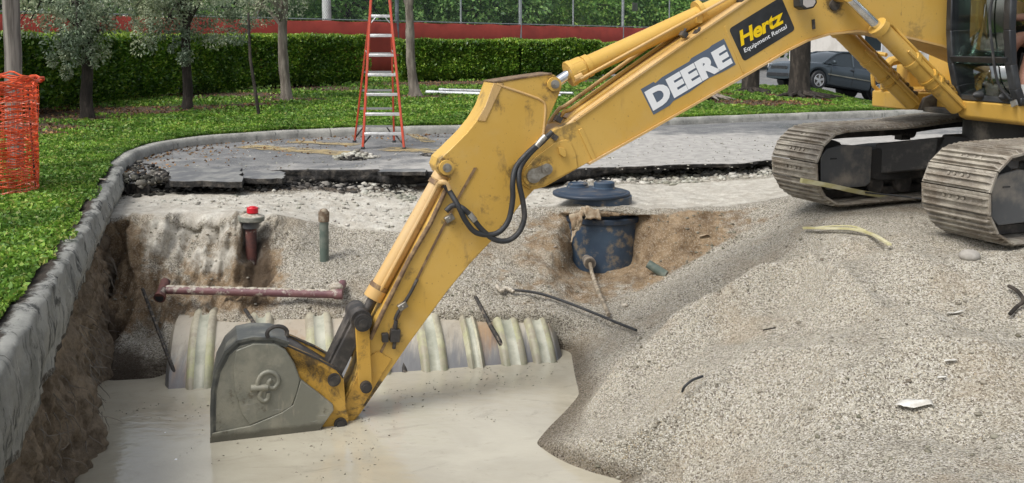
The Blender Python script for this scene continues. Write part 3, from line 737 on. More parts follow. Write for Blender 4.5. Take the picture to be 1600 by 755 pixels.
# bare mulch patches
def bare_of(x, y):
    b = np.zeros(len(x))
    for px, py, rx, ry in ((200, 174, 2.6, 1.6), (290, 170, 1.8, 1.3), (30, 200, 1.2, 1.2), (350, 150, 2.2, 1.5), (470, 138, 2.2, 1.3), (690, 133, 2.5, 1.5), (1300, 160, .8, .4), (110, 186, 1.6, .8), (448, 156, 1.3, .9), (648, 152, 1.1, 1.2), (400, 165, 1.1, .9), (75, 208, .55, .4), (740, 130, 3.5, 1.6), (860, 128, 3, 1.5), (560, 142, 1.6, 1.0), (1130, 150, 1.0, .9), (1245, 152, 1.2, 1.5), (1180, 160, 1.6, 1.0), (60, 180, 1.5, 2.0), (0, 180, 2, 2.5), (930, 143, 1.0, .8)):
        p = at_z(px, py, .22); b = np.maximum(b, np.exp(-((x-p.x)/rx)**2-((y-p.y)/ry)**2))
    return b
hed1 = [(-10.4, 15.5), (-10.0, 19.0), (-9.75, 24.0), (-8.3, 29.5), (-5.3, 33.5)]
PGb = bare_of(PG[:, 0], PG[:, 1])
gr = np_mesh('grass_bank', PG, grid_faces(nin, len(tt)), M['turf'], smooth=True, attrs={'bare': PGb})
tag(gr, 'raised planting strip of soil and turf beside the kerb', kind='structure')
def bank_z(x, y):
    d = (PG[:, 0]-x)**2+(PG[:, 1]-y)**2; return float(PG[int(np.argmin(d)), 2])
# leafy ground cover
def tri_sample(i0, i1, j0, j1, n, GZZ=PG.reshape(nin, len(tt), 3)):
    i = rng.uniform(i0, i1-1.001, n); j = rng.uniform(0, 1, n); jj = j0+(j1-j0-1.001)*j
    ii = i.astype(int); j_ = jj.astype(int); fi = (i-ii)[:, None]; fj = (jj-j_)[:, None]
    return (GZZ[ii, j_]*(1-fi)+GZZ[ii+1, j_]*fi)*(1-fj)+(GZZ[ii, j_+1]*(1-fi)+GZZ[ii+1, j_+1]*fi)*fj
cand = tri_sample(0, nin, 0, 75, 1500000)
Dd = np.hypot(cand[:, 0], cand[:, 1]); a_ = (cand[:, 0])/cand[:, 1].clip(.1)
vis = (cand[:, 1] > 3.5) & (a_ > -.56) & (a_ < .56) & (cand[:, 1] < 44)
cand = cand[vis]; Dd = Dd[vis]
# area weight: density falls with the distance
bare = bare_of(cand[:, 0], cand[:, 1]); nb = fbm(cand, 2.2, 4)
keep = (rng.uniform(0, 1, len(cand)) < np.clip(1.25-(Dd/40), .15, 1)) & (bare+.35*nb < .42+.25*rng.uniform(-1, 1, len(cand)))
cand = cand[keep]; Dd = Dd[keep]
if len(cand) > 230000: 
    k_ = rng.choice(len(cand), 230000, replace=False); cand = cand[k_]; Dd = Dd[k_]
sz = (.030+.0016*Dd)*rng.uniform(.6, 1.4, len(cand))
dirn = rng.normal(size=(len(cand), 3)); dirn[:, 2] = np.abs(dirn[:, 2])+.5
cand[:, 2] += sz*.3+.02*np.clip(fbm(cand, 5, 3), -.4, 1)+.015
leaves('grass', cand, dirn, sz, M['grass'], label='low leafy green ground cover on the strip', kind='stuff', aspect=.75)
# leaf litter
cand = tri_sample(0, nin, 0, 75, 160000); bare = bare_of(cand[:, 0], cand[:, 1])
cand = cand[(bare > .25) & (cand[:, 1] > 8) & (cand[:, 1] < 40)]; cand = cand[rng.choice(len(cand), min(9000, len(cand)), replace=False)]
dirn = rng.normal(size=(len(cand), 3)); dirn[:, 2] *= .25; cand[:, 2] += .015
leaves('leaf_litter', cand, dirn, rng.uniform(.03, .08, len(cand)), M['litter'], label='brown dead leaves on the mulch', kind='stuff', aspect=.6)

# litter on the asphalt near the kerb
Pl = []
for _ in range(900):
    sL = random.uniform(0, 11); p_ = kpt(sL); tg_ = (kpt(sL+.05)-kpt(max(sL-.05, 0))).normalized(); q_ = p_-Vector((-tg_.y, tg_.x, 0))*(.03+random.expovariate(1/.55)); Pl.append((q_.x, q_.y, .014))
Pl = np.array(Pl); dn_ = rng.normal(size=Pl.shape); dn_[:, 2] *= .15
leaves('leaf_litter', Pl, dn_, rng.uniform(.02, .06, len(Pl)), M['litter'], label='brown leaves blown against the kerb on the asphalt', kind='stuff', aspect=.6)
# bigger stones and clods mixed into the mound and slopes
mk_ = np.where((V > 3.6) & (V < 6.95) & (U > 920) & (U < 1700))[0]; ii = rng.choice(mk_, 420)
rocks('coarse_stones', P[ii]+np.array([0, 0, .004]), rng.uniform(.006, .014, 420)*rng.choice([1, 1, 1, 1.5], 420), M['dull_stone'], 'scattered coarser stones on the gravel mound')
mk_ = np.where((V > 1.05) & (V < 3.0) & (U > 160) & (U < 1150))[0]; ii = rng.choice(mk_, 500)
rocks('wall_stones', P[ii], rng.uniform(.006, .02, 500), M['dull_stone'], 'small stones sticking out of the pit wall')

# scum and flecks drifting on the water
n_ = 2600; px_ = rng.uniform(-3.4, 1.4, n_); py_ = rng.uniform(5.2, 9.2, n_); f_ = fbm(np.stack([px_*1.2, py_*.8, px_*0], 1), 1.4, 4)
k_ = f_ > .22; Pw = np.stack([px_[k_], py_[k_], np.full(k_.sum(), WZ+.003)], 1); dn_ = rng.normal(size=Pw.shape); dn_[:, 2] = 0
leaves('water_scum', Pw, dn_, rng.uniform(.006, .028, len(Pw)), M['dull_stone'], label='specks and scum drifting on the muddy water', kind='stuff', aspect=.5)

# weeds spilling over the old kerb slab
n_ = 5200; yy_ = rng.uniform(2.5, 12.2, n_); oo_ = rng.uniform(-.28, -.02, n_)+.07*fbm(np.stack([yy_, yy_*0, yy_*0], 1), 1.6, 4); hh_ = fbm(np.stack([yy_, oo_*4, yy_*0], 1), 1.3, 3)
k_ = (oo_ < -.14+.10*hh_); Pw = np.stack([curbx(yy_)+oo_*float(GNR.x), yy_+oo_*float(GNR.y), np.where(oo_ < -.2, .17, .15)+rng.uniform(0, .03, n_)], 1)[k_]
dn_ = rng.normal(size=Pw.shape); dn_[:, 2] = np.abs(dn_[:, 2])*.6+.2; dn_[:, 0] += .5
leaves('weeds', Pw, dn_, rng.uniform(.02, .06, len(Pw)), M['grass'], label='weeds and runners spilling over the old kerb slab', kind='stuff', aspect=.6)
# =================================================================== HEDGES, TREES, FENCE, BUILDINGS
def shell_points(path, w, h, n, z0):
    """points near the surface of a clipped hedge that follows path"""
    path = [np.array(p, float) for p in path]; segs = [np.linalg.norm(b-a) for a, b in zip(path, path[1:])]; Lh = sum(segs)
    s = rng.uniform(0, Lh, n); cumh = np.concatenate([[0], np.cumsum(segs)])
    x = np.interp(s, cumh, [p[0] for p in path]); y = np.interp(s, cumh, [p[1] for p in path])
    i = np.clip(np.searchsorted(cumh, s)-1, 0, len(segs)-1)
    T = np.array([(b-a)/np.linalg.norm(b-a) for a, b in zip(path, path[1:])])[i]; Nh = np.stack([-T[:, 1], T[:, 0]], 1)
    face = rng.uniform(0, 1, n); depth = np.abs(rng.normal(0, .09, n))
    o = np.where(face < .40, -w/2+depth, np.where(face < .52, w/2-depth, rng.uniform(-w/2, w/2, n)))
    z = np.where(face < .52, rng.uniform(0, h, n)**1.0, h-depth)
    wob = .10*fbm(np.stack([s, o, z], 1), 1.1, 4)
    sg = np.where(face < .40, -1, np.where(face < .52, 1, 0))
    o = o+sg*wob-np.where(z < .3, sg*(.3-z)*.5, 0)+sg*(-.12)*sstep(h-.3, h, z)
    z = np.where(sg == 0, z+wob*.8, z)
    Pn = np.stack([x+Nh[:, 0]*o, y+Nh[:, 1]*o, z0+.12+z*.94], 1)
    Dn = np.stack([Nh[:, 0]*sg, Nh[:, 1]*sg, np.where(sg == 0, 1.0, .35)], 1)+rng.normal(0, .6, (n, 3))
    return Pn, Dn
M['shoots'] = island('new_hedge_shoot', [(.14, .26, .03), (.24, .38, .05), (.34, .46, .08)], .4, .5, transl=.3)
def hedge(path, w, h, n, size, label, z0=.22):
    root = empty('hedge', (path[0][0], path[0][1], z0), label=label, cat='hedge', group='clipped hedges in front of the red screened fence')
    loc = Vector(root.location)
    Pn, Dn = shell_points(path, w, h, n, z0)
    o = leaves('foliage', Pn-np.array(loc), Dn, size*rng.uniform(.6, 1.4, n), M['hedge'], root, aspect=.6); o['kind'] = 'stuff'
    mb = MB()                                                             # dark twiggy inside: stems
    pa = [Vector((*p, 0)) for p in path]; Lh = sum((b-a).length for a, b in zip(pa, pa[1:]))
    for a, b in zip(pa, pa[1:]):
        nn = max(2, int((b-a).length/.35)); nr = Vector((-(b-a).y, (b-a).x, 0)).normalized()
        for k in range(nn):
            c_ = a+(b-a)*((k+.5)/nn); bs = c_+nr*random.uniform(-.15, .15)
            for q in range(3):
                e = bs+nr*random.uniform(-.3, .3)+(b-a).normalized()*random.uniform(-.4, .4)
                mb.tube([(bs.x, bs.y, z0-.02), ((bs.x+e.x)/2, (bs.y+e.y)/2, z0+h*.35), (e.x, e.y, z0+h*.85)], [.022, .016, .008], 5, False)
    o = mb.build('stems', M['dark_bark'], root, world=True); o['kind'] = 'stuff'
    # bright new shoots along the clipped top
    n3 = n//9; Pn, Dn = shell_points(path, w, h+.05, n3*3, z0); kk = Pn[:, 2] > z0+h*.93; Pn = Pn[kk]; Dn = Dn[kk]
    o = leaves('new_shoots', Pn-np.array(loc), Dn, size*.9*rng.uniform(.6, 1.3, len(Pn)), M['shoots'], root, aspect=.5); o['kind'] = 'stuff'
    # inner growth
    n2 = n//3; Pn, Dn = shell_points(path, w*.62, h*.9, n2, z0)
    o = leaves('inner_foliage', Pn-np.array(loc), Dn, size*1.5*rng.uniform(.8, 1.4, n2), M['hedge'], root, aspect=.8); o['kind'] = 'stuff'
hedge(hed1, 1.5, 1.55, 90000, .085, 'long tall clipped green hedge at the left behind the silvery trees')
hedge([(-4.1, 35.6), (0, 37), (3.0, 38.6)], 1.6, 1.42, 60000, .11, 'lower clipped green hedge right of the stepladder', z0=.2)
hedge([(3.3, 40.5), (7.5, 43.5)], 1.5, 1.30, 24000, .12, 'short far hedge seen under the raised steel arm', z0=.2)

# ---- red screened chain link fence
fa = lambda px: (33.2+0.0)/(.645-(px-800)/F)                          # distance where the column meets the fence line
def fpt(px):
    Y = fa(px); return Vector((-14.7+.645*(Y-28.7), Y, 0))
f0 = Vector((-14.7+.645*(20-28.7), 20, 0)); f1 = Vector((-14.7+.645*(84-28.7), 84, 0)); fd = (f1-f0).normalized(); fn = Vector((fd.y, -fd.x, 0))
fence = empty('chain_link_fence', (f0.x, f0.y, 0), label='tall chain link fence with red windscreen along its lower half behind the hedges', cat='fence')
M['galv'] = simple('galvanised_steel', (.30, .33, .34), .5, .6, (.42, .44, .45), 5)
M['galv_dark'] = simple('dark_galvanised_steel', (.12, .14, .16), .5, .5, (.2, .22, .24), 5)
M['red_mesh'] = simple('red_windscreen', (.37, .050, .032), .85, 0, (.29, .040, .027), 1.2, .35, .7, (90, .004))
ZT = 2.50
for i, px in enumerate((-30, 73, 164, 260, 388, 406, 527, 622, 721, 813, 895, 972, 1044, 1090)):
    if px in (388, 527): continue
    p = fpt(px); r = .09 if px in (622, 813, 972) else .045
    mb = MB(); mb.cyl((p.x, p.y, -.1), (p.x, p.y, 4.6), r, 10); mb.sphere((p.x, p.y, 4.6), r*1.2, 8, 4)
    mb.build('fence_post', M['galv_dark'] if px == 622 else M['galv'], fence, world=True, smooth=True)
mb = MB()
for z in (ZT, 4.5): mb.tube([f0+Vector((0, 0, z))+fn*.03, f1+Vector((0, 0, z))+fn*.03], .028, 6)
mb.build('fence_rail', M['galv'], fence, world=True)
n = 90; vv = []; fs = []
for i in range(n+1):
    p = f0.lerp(f1, i/n)+fn*.06
    for z in (.1, .9, 1.7, ZT-.03-.05*abs(math.sin(i*.9))): vv.append((p.x+.03*math.sin(i*1.7+z*2), p.y+.03*math.cos(i*1.3+z*3), z))
for i in range(n):
    for j in range(3): fs.append((i*4+j, i*4+4+j, i*4+5+j, i*4+1+j))
mb = MB(); mb.add(vv, fs); rs_ = mb.build('red_windscreen', M['red_mesh'], fence, world=True, smooth=True)
sol = rs_.modifiers.new('thick', 'SOLIDIFY'); sol.thickness = .01
# diagonal wires
Lf = (f1-f0).length; st = .13; hgt = 4.5-ZT; nW = int((Lf+hgt)/st)
VW = []; FW = []
for sgn in (1, -1):
    for k in range(nW):
        s0_ = k*st-(hgt if sgn > 0 else 0); s1_ = s0_+sgn*hgt
        if sgn < 0: s0_ = k*st; s1_ = s0_-hgt
        a = f0+fd*s0_+Vector((0, 0, ZT)); b = f0+fd*s1_+Vector((0, 0, 4.5)); d = (b-a).normalized(); up = d.cross(fn).normalized()*.0035
        i = len(VW); VW += [tuple(a-up), tuple(a+up), tuple(b+up), tuple(b-up)]; FW.append((i, i+1, i+2, i+3))
VW = np.array(VW)-np.array(fence.location); o = np_mesh('wire_mesh', VW, np.array(FW), M['galv_dark'], fence); o['kind'] = 'stuff'
# small dark notice on the fence
p = fpt(992); mb = MB(); mb.box((p.x-.1, p.y-.3, 3.75), (.75, .03, .5), Matrix.Rotation(math.atan2(fd.y, fd.x), 3, 'Z'))
tag(mb.build('sign', M['bucket_dark'], bevel=.01), 'small dark notice board hung high on the chain link fence', 'sign')

# ---- trees
def crown(root, c, rad, n, size, mat, name='crown', zmin=None, aspect=.6, clumps=26):
    c = np.array(c); rad = np.array(rad)
    cc = rng.normal(size=(clumps, 3)); cc /= np.linalg.norm(cc, axis=1, keepdims=True); cc *= rng.uniform(.35, 1.0, (clumps, 1))**.6
    k = rng.integers(0, clumps, n); rr_ = rng.uniform(.22, .42, clumps)[k]
    d = rng.normal(size=(n, 3)); d /= np.linalg.norm(d, axis=1, keepdims=True)
    Pn = cc[k]+d*(rr_*rng.uniform(.55, 1.05, n)**.5)[:, None]
    Pn = Pn*rad+c
    Dn = d+rng.normal(0, .5, (n, 3)); Dn[:, 2] -= .3
    if zmin is not None:
        kk = Pn[:, 2] > zmin; Pn = Pn[kk]; Dn = Dn[kk]
    Pn = Pn-np.array(root.location)
    o = leaves(name, Pn, Dn, size*rng.uniform(.6, 1.4, len(Pn)), mat, root, aspect=aspect); o['kind'] = 'stuff'
    return cc*rad+c
def trunk(root, base, top, r0, r1, mat, lean=.1, flare=1.5, tips=(), limbs=6, wob=.05, name='trunk'):
    base = Vector(base); top = Vector(top); n = 14; pts = []; rad = []
    ph = random.uniform(0, 6)
    for i in range(n+1):
        t_ = i/n; p = base.lerp(top, t_); a = wob*math.sin(t_*5+ph)*min(1, t_*4)
        pts.append(p+Vector((a, a*.6, 0))); rad.append((r0*(1-t_)+r1*t_)*(1+(flare-1)*max(0, 1-t_*9)**2))
    mb = MB(); mb.tube(pts, rad, 14)
    tips = list(tips); random.shuffle(tips)
    for tp in tips[:limbs]:
        tp = Vector(tp); i = random.randint(n//2, n); s = pts[i]; m = s.lerp(tp, .5)+Vector((0, 0, .15*(tp-s).length))
        mb.tube([s, m, tp], [rad[i]*.6, rad[i]*.4, rad[i]*.15], 7)
        for q in range(2):
            e = tp+Vector((random.uniform(-1, 1), random.uniform(-1, 1), random.uniform(-.5, .6)))*(tp-s).length*.25
            mb.tube([m, m.lerp(e, .5)+Vector((0, 0, .05)), e], [rad[i]*.3, rad[i]*.2, rad[i]*.08], 5)
    V0 = np.array(mb.v); off = fbm(V0, 7, 3)*.10*r0
    o = mb.build(name, mat, root, world=True, smooth=True, angle=70)
    dp_ = o.data
    for v, k in zip(dp_.vertices, off): v.co.x += k; v.co.y += k*.7
    return o
def gz_at(px, py): p = at_z(px, py, .2); return Vector((p.x, p.y, bank_z(p.x, p.y)))
# silvery trees at the left
def silver(px, py, topx, r, label, cc, cr, n, hz=3.4, extra=None, mat='dark_bark'):
    b = gz_at(px, py); root = empty('silver_tree', b, label=label, cat='tree', group='small trees on the planting strip')
    t_ = at_y(topx, 0, b.y); top = Vector((t_.x, b.y, hz))
    tips = crown(root, (b.x+cc[0], b.y+cc[1], cc[2]), cr, n, .065, M['silver_leaf'], aspect=.45, clumps=34)
    trunk(root, b-Vector((0, 0, .06)), top, r, r*.7, M[mat], tips=tips, limbs=12, flare=1.35)
    if extra:
        for c_, r_, n_ in extra: crown(root, (b.x+c_[0], b.y+c_[1], c_[2]), r_, n_, .065, M['silver_leaf'], name='low_branch_foliage', aspect=.45, clumps=12)
silver(137, 186, 128, .115, 'silver leaved tree with low drooping branches nearest the orange barrier roll', (.0, -.3, 2.6), (1.0, .9, .95), 9000, extra=[((-.25, -.3, 1.55), (.42, .4, .55), 1700), ((.3, -.2, 1.5), (.25, .3, .3), 350)])
silver(292, 172, 300, .105, 'silver leaved tree standing before the hedge, second from the left', (.1, -.2, 2.75), (1.5, 1.1, .95), 12000, extra=[((-.75, -.3, 1.85), (.45, .4, .5), 900), ((.05, -.3, 1.6), (.28, .3, .45), 700), ((.9, -.2, 1.9), (.7, .4, .4), 1400)])
silver(448, 158, 442, .13, 'smooth grey trunk tree just left of the stepladder', (-.5, 0, 3.3), (1.4, 1.2, 1.05), 7000, mat='bark', hz=3.9)
def leaning(px, py, topx, label, cc):
    b = gz_at(px, py); root = empty('young_tree', b, label=label, cat='tree', group='small trees on the planting strip')
    t_ = at_y(topx, 0, b.y); d = Vector((t_.x, b.y, t_.z))-b; top = b+d*1.35
    tips = crown(root, (top.x, top.y, top.z+1.0), (1.5, 1.4, 1.2), 6000, .07, M['tree_leaf'], clumps=28)
    trunk(root, b-Vector((0, 0, .06)), top, .13, .085, M['bark'], tips=tips, limbs=10, flare=1.8, wob=.04)
leaning(649, 152, 636, 'slender grey leaning tree just right of the stepladder', None)
# grey post behind the orange barrier, and a thin leaning stake
b = gz_at(24, 262); mb = MB()
tp = at_y(22, -20, b.y); n = 10
mb.tube([b-Vector((0, 0, .3))]+[b.lerp(Vector((tp.x, tp.y, 3.6)), k/n)+Vector((.008*math.sin(k*2), 0, 0)) for k in range(n+1)], .095, 14)
tag(mb.build('wooden_post', M['old_wood'], smooth=True, origin=b, angle=60), 'weathered grey wooden post rising out of the orange barrier roll', 'post')
b = gz_at(407, 183); tp = at_y(391, 92, b.y); tq = at_y(388, 20, b.y+.2); mb = MB(); mb.tube([b-Vector((0, 0, .2)), tp, tq], [.035, .03, .022], 8)
tag(mb.build('wooden_stake', M['dark_bark'], smooth=True, origin=b), 'thin brown stake leaning in the grass before the hedge', 'stake')
# big dark trees by the parked cars
def big(px, py, topx, r, label, crownr, lean=0):
    b = gz_at(px, py); root = empty('shade_tree', b, label=label, cat='tree', group='dark shade trees beside the parked cars')
    t_ = at_y(topx, 40, b.y); d = Vector((t_.x, b.y, t_.z))-b; top = b+d*(3.6/d.z)
    tips = crown(root, (top.x, top.y, 6.2), crownr, 7000, .13, M['tree_leaf_b'], clumps=30)
    trunk(root, b-Vector((0, 0, .1)), top, r, r*.8, M['dark_bark'], tips=tips, limbs=9, flare=1.35, wob=.03)
    mb = MB()
    for k in range(7):
        a = -2.6+k*.42+random.uniform(-.1, .1); l = random.uniform(.5, 1.0)
        pts = [b+Vector((math.cos(a)*r*.8, math.sin(a)*r*.8, .12))]
        for q in range(1, 6): pts.append(b+Vector((math.cos(a+.1*math.sin(q*2+k))*(r*.8+l*q/5), math.sin(a+.1*math.sin(q*2+k))*(r*.8+l*q/5), .10-.022*q)))
        mb.tube(pts, [.07, .055, .045, .035, .03, .015], 6)
    mb.build('roots', M['dark_bark'], root, world=True, smooth=True)
big(1249, 152, 1249, .28, 'thick dark tree trunk in front of the grey sedan', (2.6, 2.4, 1.7))
big(1172, 147, 1176, .24, 'dark tree trunk half hidden below the lettered arm, left of the thick one', (2.0, 2.0, 1.5))
b = gz_at(1108, 158); root = empty('tree_stump', b, label='low dark stump with pale splayed roots under the lettered arm', cat='stump')
mb = MB(); mb.tube([b-Vector((0, 0, .1)), b+Vector((0, 0, .12)), b+Vector((.02, 0, .28))], [.24, .17, .13], 12); mb.build('trunk', M['dark_bark'], root, world=True, smooth=True)
mb = MB()
for k in range(6):
    a = -2.9+k*.5; mb.tube([b+Vector((math.cos(a)*(.14+.1*q), math.sin(a)*(.14+.1*q), .12-.02*q)) for q in range(6)], [.05, .045, .035, .03, .02, .01], 6)
mb.build('roots', M['bark'], root, world=True, smooth=True)

# background trees beyond the fence
BT = [(-19.5, 34, 'b', 'dark'), (-16.5, 41, 'a', 'leafy'), (-14, 50, 'b', 'dark'), (-9.5, 56, 'b', 'deep green'), (-6.2, 66, 'a', 'lime green'), (-2.5, 62, 'b', 'mid green'), (.8, 68, 'a', 'bright green'), (3.8, 73, 'a', 'pale green'), (7.6, 78, 'b', 'mid green'), (11.5, 80, 'a', 'leafy green'), (16, 84, 'b', 'dark green'), (22, 88, 'a', 'leafy green'), (29, 84, 'b', 'dark green'), (36, 80, 'a', 'leafy green')]
wh = ['above the left end of the red screen', 'behind the fence over the two silvery trees', 'behind the first white lamp post', 'behind the stepladder top', 'just right of the stepladder', 'behind the thick fence post left of centre', 'behind the centre of the fence', 'above the thick fence post by the arm cylinder', 'over the arm cylinder', 'right of the hung notice', 'above the parked cars at their left', 'above the parked sedan', 'behind the machine cab', 'at the far right beyond the cab']
for i, (x, y, k, ad) in enumerate(BT):
    root = empty('background_tree', (x, y, 0), label=f'{ad} tree {wh[i]}', cat='tree', group='trees beyond the chain link fence')
    R_ = 3.6+y*.016
    tips = crown(root, (x, y, 3.9), (R_, R_*.8, 3.4), 15000, .13+y*.0018, M['tree_leaf' if k == 'a' else 'tree_leaf_b'], zmin=.6, clumps=46)
    trunk(root, (x, y, -.1), (x+.3, y, 4.2), .26, .18, M['dark_bark'], tips=tips, limbs=10)
n = 60000; xx = rng.uniform(-60, 75, n); yy = 92+rng.uniform(0, 8, n)+xx*.05; zz = rng.uniform(0, 1, n)**.8*(9+2.2*fbm(np.stack([xx, xx*0, xx*0], 1), .15, 3))
Pn = np.stack([xx, yy, zz], 1); leaves('far_woodland', Pn, rng.normal(size=(n, 3)), .55*rng.uniform(.6, 1.5, n), M['tree_leaf_b'], label='dense green woodland closing the view', kind='stuff', aspect=.7)
# white lamp post beyond the hedge
p = at_y(511, 50, 43.5); root = empty('lamp_post', (p.x, p.y, .1), label='thick white concrete lamp post rising behind the hedge left of the ladder', cat='lamp post')
mb = MB(); mb.tube([(p.x, p.y, 0), (p.x, p.y, 3), (p.x, p.y, 8)], [.21, .2, .14], 16); mb.build('pole', simple('white_pole', (.55, .57, .57), .6, 0, (.42, .43, .42), 3), root, world=True, smooth=True)
mb = MB(); mb.tube([(p.x, p.y, 7.95), (p.x+.4, p.y-.3, 8.25), (p.x+1.1, p.y-.8, 8.3)], .05, 8); mb.box((p.x+1.3, p.y-.95, 8.3), (.6, .3, .14)); mb.build('lamp_arm', M['galv'], root, world=True)
# distant white buildings
M['wall_w'] = simple('pale_stucco', (.62, .60, .56), .8, 0, (.52, .5, .46), 1.2); M['tile'] = simple('orange_roof_tile', (.42, .17, .07), .8, 0, (.3, .1, .05), 3)
M['dark_glass'] = simple('dark_window_glass', (.02, .03, .035), .08, 0, spec=.8)
def house(x, y, w_, d_, h_, rz, label):
    root = empty('house', (x, y, 0), rz, label, 'building', 'pale houses beyond the trees')
    mb = MB(); mb.box((0, 0, h_/2), (w_, d_, h_)); mb.build('wall', M['wall_w'], root)
    mb = MB(); mb.add([(-w_/2-.4, -d_/2-.4, h_), (w_/2+.4, -d_/2-.4, h_), (w_/2+.4, d_/2+.4, h_), (-w_/2-.4, d_/2+.4, h_), (-w_/2+2, 0, h_+2), (w_/2-2, 0, h_+2)], [(0, 1, 5, 4), (1, 2, 5), (2, 3, 4, 5), (3, 0, 4), (3, 2, 1, 0)]); mb.build('roof', M['tile'], root)
    for k in range(4):
        for z in (1.6, 4.4):
            if z > h_-1: continue
            mb = MB(); mb.box((-w_/2+w_*(k+.5)/4, -d_/2-.02, z), (1.3, .12, 1.3)); f = mb.build('window', M['white_decal'], root)
            mb = MB(); mb.box((-w_/2+w_*(k+.5)/4, -d_/2-.085, z), (1.1, .02, 1.1)); mb.build('pane', M['dark_glass'], f)
house(-19, 58, 9, 7, 5.6, R(-18), 'pale house glimpsed through the silvery tree at the upper left')
house(24.5, 64, 11, 7, 3.6, R(15), 'low pale house glimpsed above the grey sedan')

# =================================================================== EXCAVATOR
CX, CY, CZ = 5.06, 9.70, .03
dv = Vector((-.954, -.300, 0)).normalized(); nvv = Vector((0, 0, 1)).cross(dv)
EX_ROT = math.atan2(dv.y, dv.x)
ex = empty('excavator', (CX, CY, CZ), EX_ROT, 'large yellow tracked excavator with its bucket down in the muddy pit', 'excavator')
C0 = Vector((CX, CY, CZ))
def PL(px, py, v):
    d = ray(px, py); t_ = (C0+nvv*v-O).dot(nvv)/d.dot(nvv); p = O+d*t_-C0
    return p.dot(dv), p.z
def PLs(pts, v): return [PL(a, b, v) for a, b in pts]
def P3(px, py, v): u, z = PL(px, py, v); return Vector((u, v, z))
VB_ = -.12
# --- boom
_q = lambda px, py, v: tuple(P3(px, py, v))
M['yellow'] = paint('boom_yellow_paint', (.56, .342, .066), (.60, .385, .095), (.13, .09, .05), .60, .78, .42, [_q(840, 270, .08)+(.30, .7), _q(880, 190, .08)+(.35, .6), _q(1303, 8, .08)+(.30, .8), _q(1200, 97, .08)+(.12, .5), _q(1430, 60, .08)+(.3, .4)])
NB = .08; FBv = 2*VB_-NB
bot = [(832, 297), (852, 292), (919, 254), (1000, 209), (1085, 161), (1160, 118), (1200, 95), (1230, 77), (1260, 62), (1295, 52), (1338, 47), (1400, 53), (1470, 70), (1530, 96), (1580, 130)]
top = [(1630, 128), (1645, 100), (1620, 60), (1560, 0), (1470, -62), (1380, -98), (1300, -92), (1240, -52), (1200, -22), (1168, 2), (1080, 62), (1000, 118), (930, 168), (900, 189), (866, 203), (840, 222), (822, 248), (811, 270), (817, 289)]
boomo = PLs(bot+top, NB)
mb = MB(); mb.prism_uz(boomo, FBv+.02, NB-.02); boom = mb.build('boom', M['yellow'], ex, bevel=.008)
def strip_uz(mb, pts, v0, v1, th, side=1):
    for (a, b) in zip(pts, pts[1:]):
        a = Vector((a[0], 0, a[1])); b = Vector((b[0], 0, b[1])); d = (b-a).normalized(); n_ = Vector((-d.z, 0, d.x))*th*side
        q = [a-d*.002, b+d*.002, b+d*.002+n_, a-d*.002+n_]
        mb.add([Vector((p.x, v0, p.z)) for p in q]+[Vector((p.x, v1, p.z)) for p in q], [(0, 1, 2, 3), (7, 6, 5, 4), (0, 4, 5, 1), (1, 5, 6, 2), (2, 6, 7, 3), (3, 7, 4, 0)])
for vv0, vv1 in ((NB-.02, NB), (FBv, FBv+.02)):
    mb = MB(); mb.prism_uz(boomo, vv0, vv1); mb.build('side_plate', M['yellow'], boom, bevel=.004)
mb = MB(); strip_uz(mb, PLs(bot[2:], NB), FBv-.02, NB+.022, .018, 1); mb.build('bottom_flange', M['yellow_pale'], boom)
mb = MB(); strip_uz(mb, PLs(top[3:14], NB), FBv-.01, NB+.012, .016, 1); mb.build('top_flange', M['yellow_pale'], boom)
mb = MB(); mb.prism_uz(PLs([(903, 203), (909, 200), (932, 250), (926, 253)], NB), NB-.001, NB+.012); mb.build('weld_seam', M['yellow'], boom, bevel=.003)
mb = MB(); mb.prism_uz(PLs([(1131, 42), (1134, 40), (1163, 112), (1160, 114)], NB), NB-.001, NB+.006)
mb.build('weld_seam', M['yellow'], boom, bevel=.003)
mb = MB(); mb.prism_uz(PLs([(868, 222), (884, 218), (891, 222), (899, 240), (902, 262), (850, 289), (838, 291), (820, 283), (822, 262), (838, 244)], NB), NB-.001, NB+.012); mb.build('tip_doubler', M['yellow'], boom, bevel=.004)
# boss with two discs
b0 = P3(832, 274, NB); b1 = P3(852, 263.5, NB)
mb = MB()
for b_, r in ((b0, .088), (b1, .072)): mb.cyl(b_+Vector((0, .005, 0)), b_+Vector((0, .03, 0)), r, 24)
mb.build('pin_boss', M['yellow'], boom, smooth=True)
mb = MB()
d = (b1-b0); n_ = Vector((-d.z, 0, d.x)).normalized()*.05
mb.prism([b0+n_+Vector((0, .03, 0)), b1+n_*.9+Vector((0, .03, 0)), b1-n_*.9+Vector((0, .03, 0)), b0-n_+Vector((0, .03, 0))], (0, .008, 0))
mb.cyl(b0+Vector((0, -.4, 0)), b0+Vector((0, .048, 0)), .060, 24); mb.cyl(b1+Vector((0, .03, 0)), b1+Vector((0, .052, 0)), .046, 24)
mb.cyl(b1+Vector((0, .05, 0)), b1+Vector((0, .064, 0)), .022, 6)
mb.build('boom_stick_pin', M['bare_steel'], boom, smooth=True)
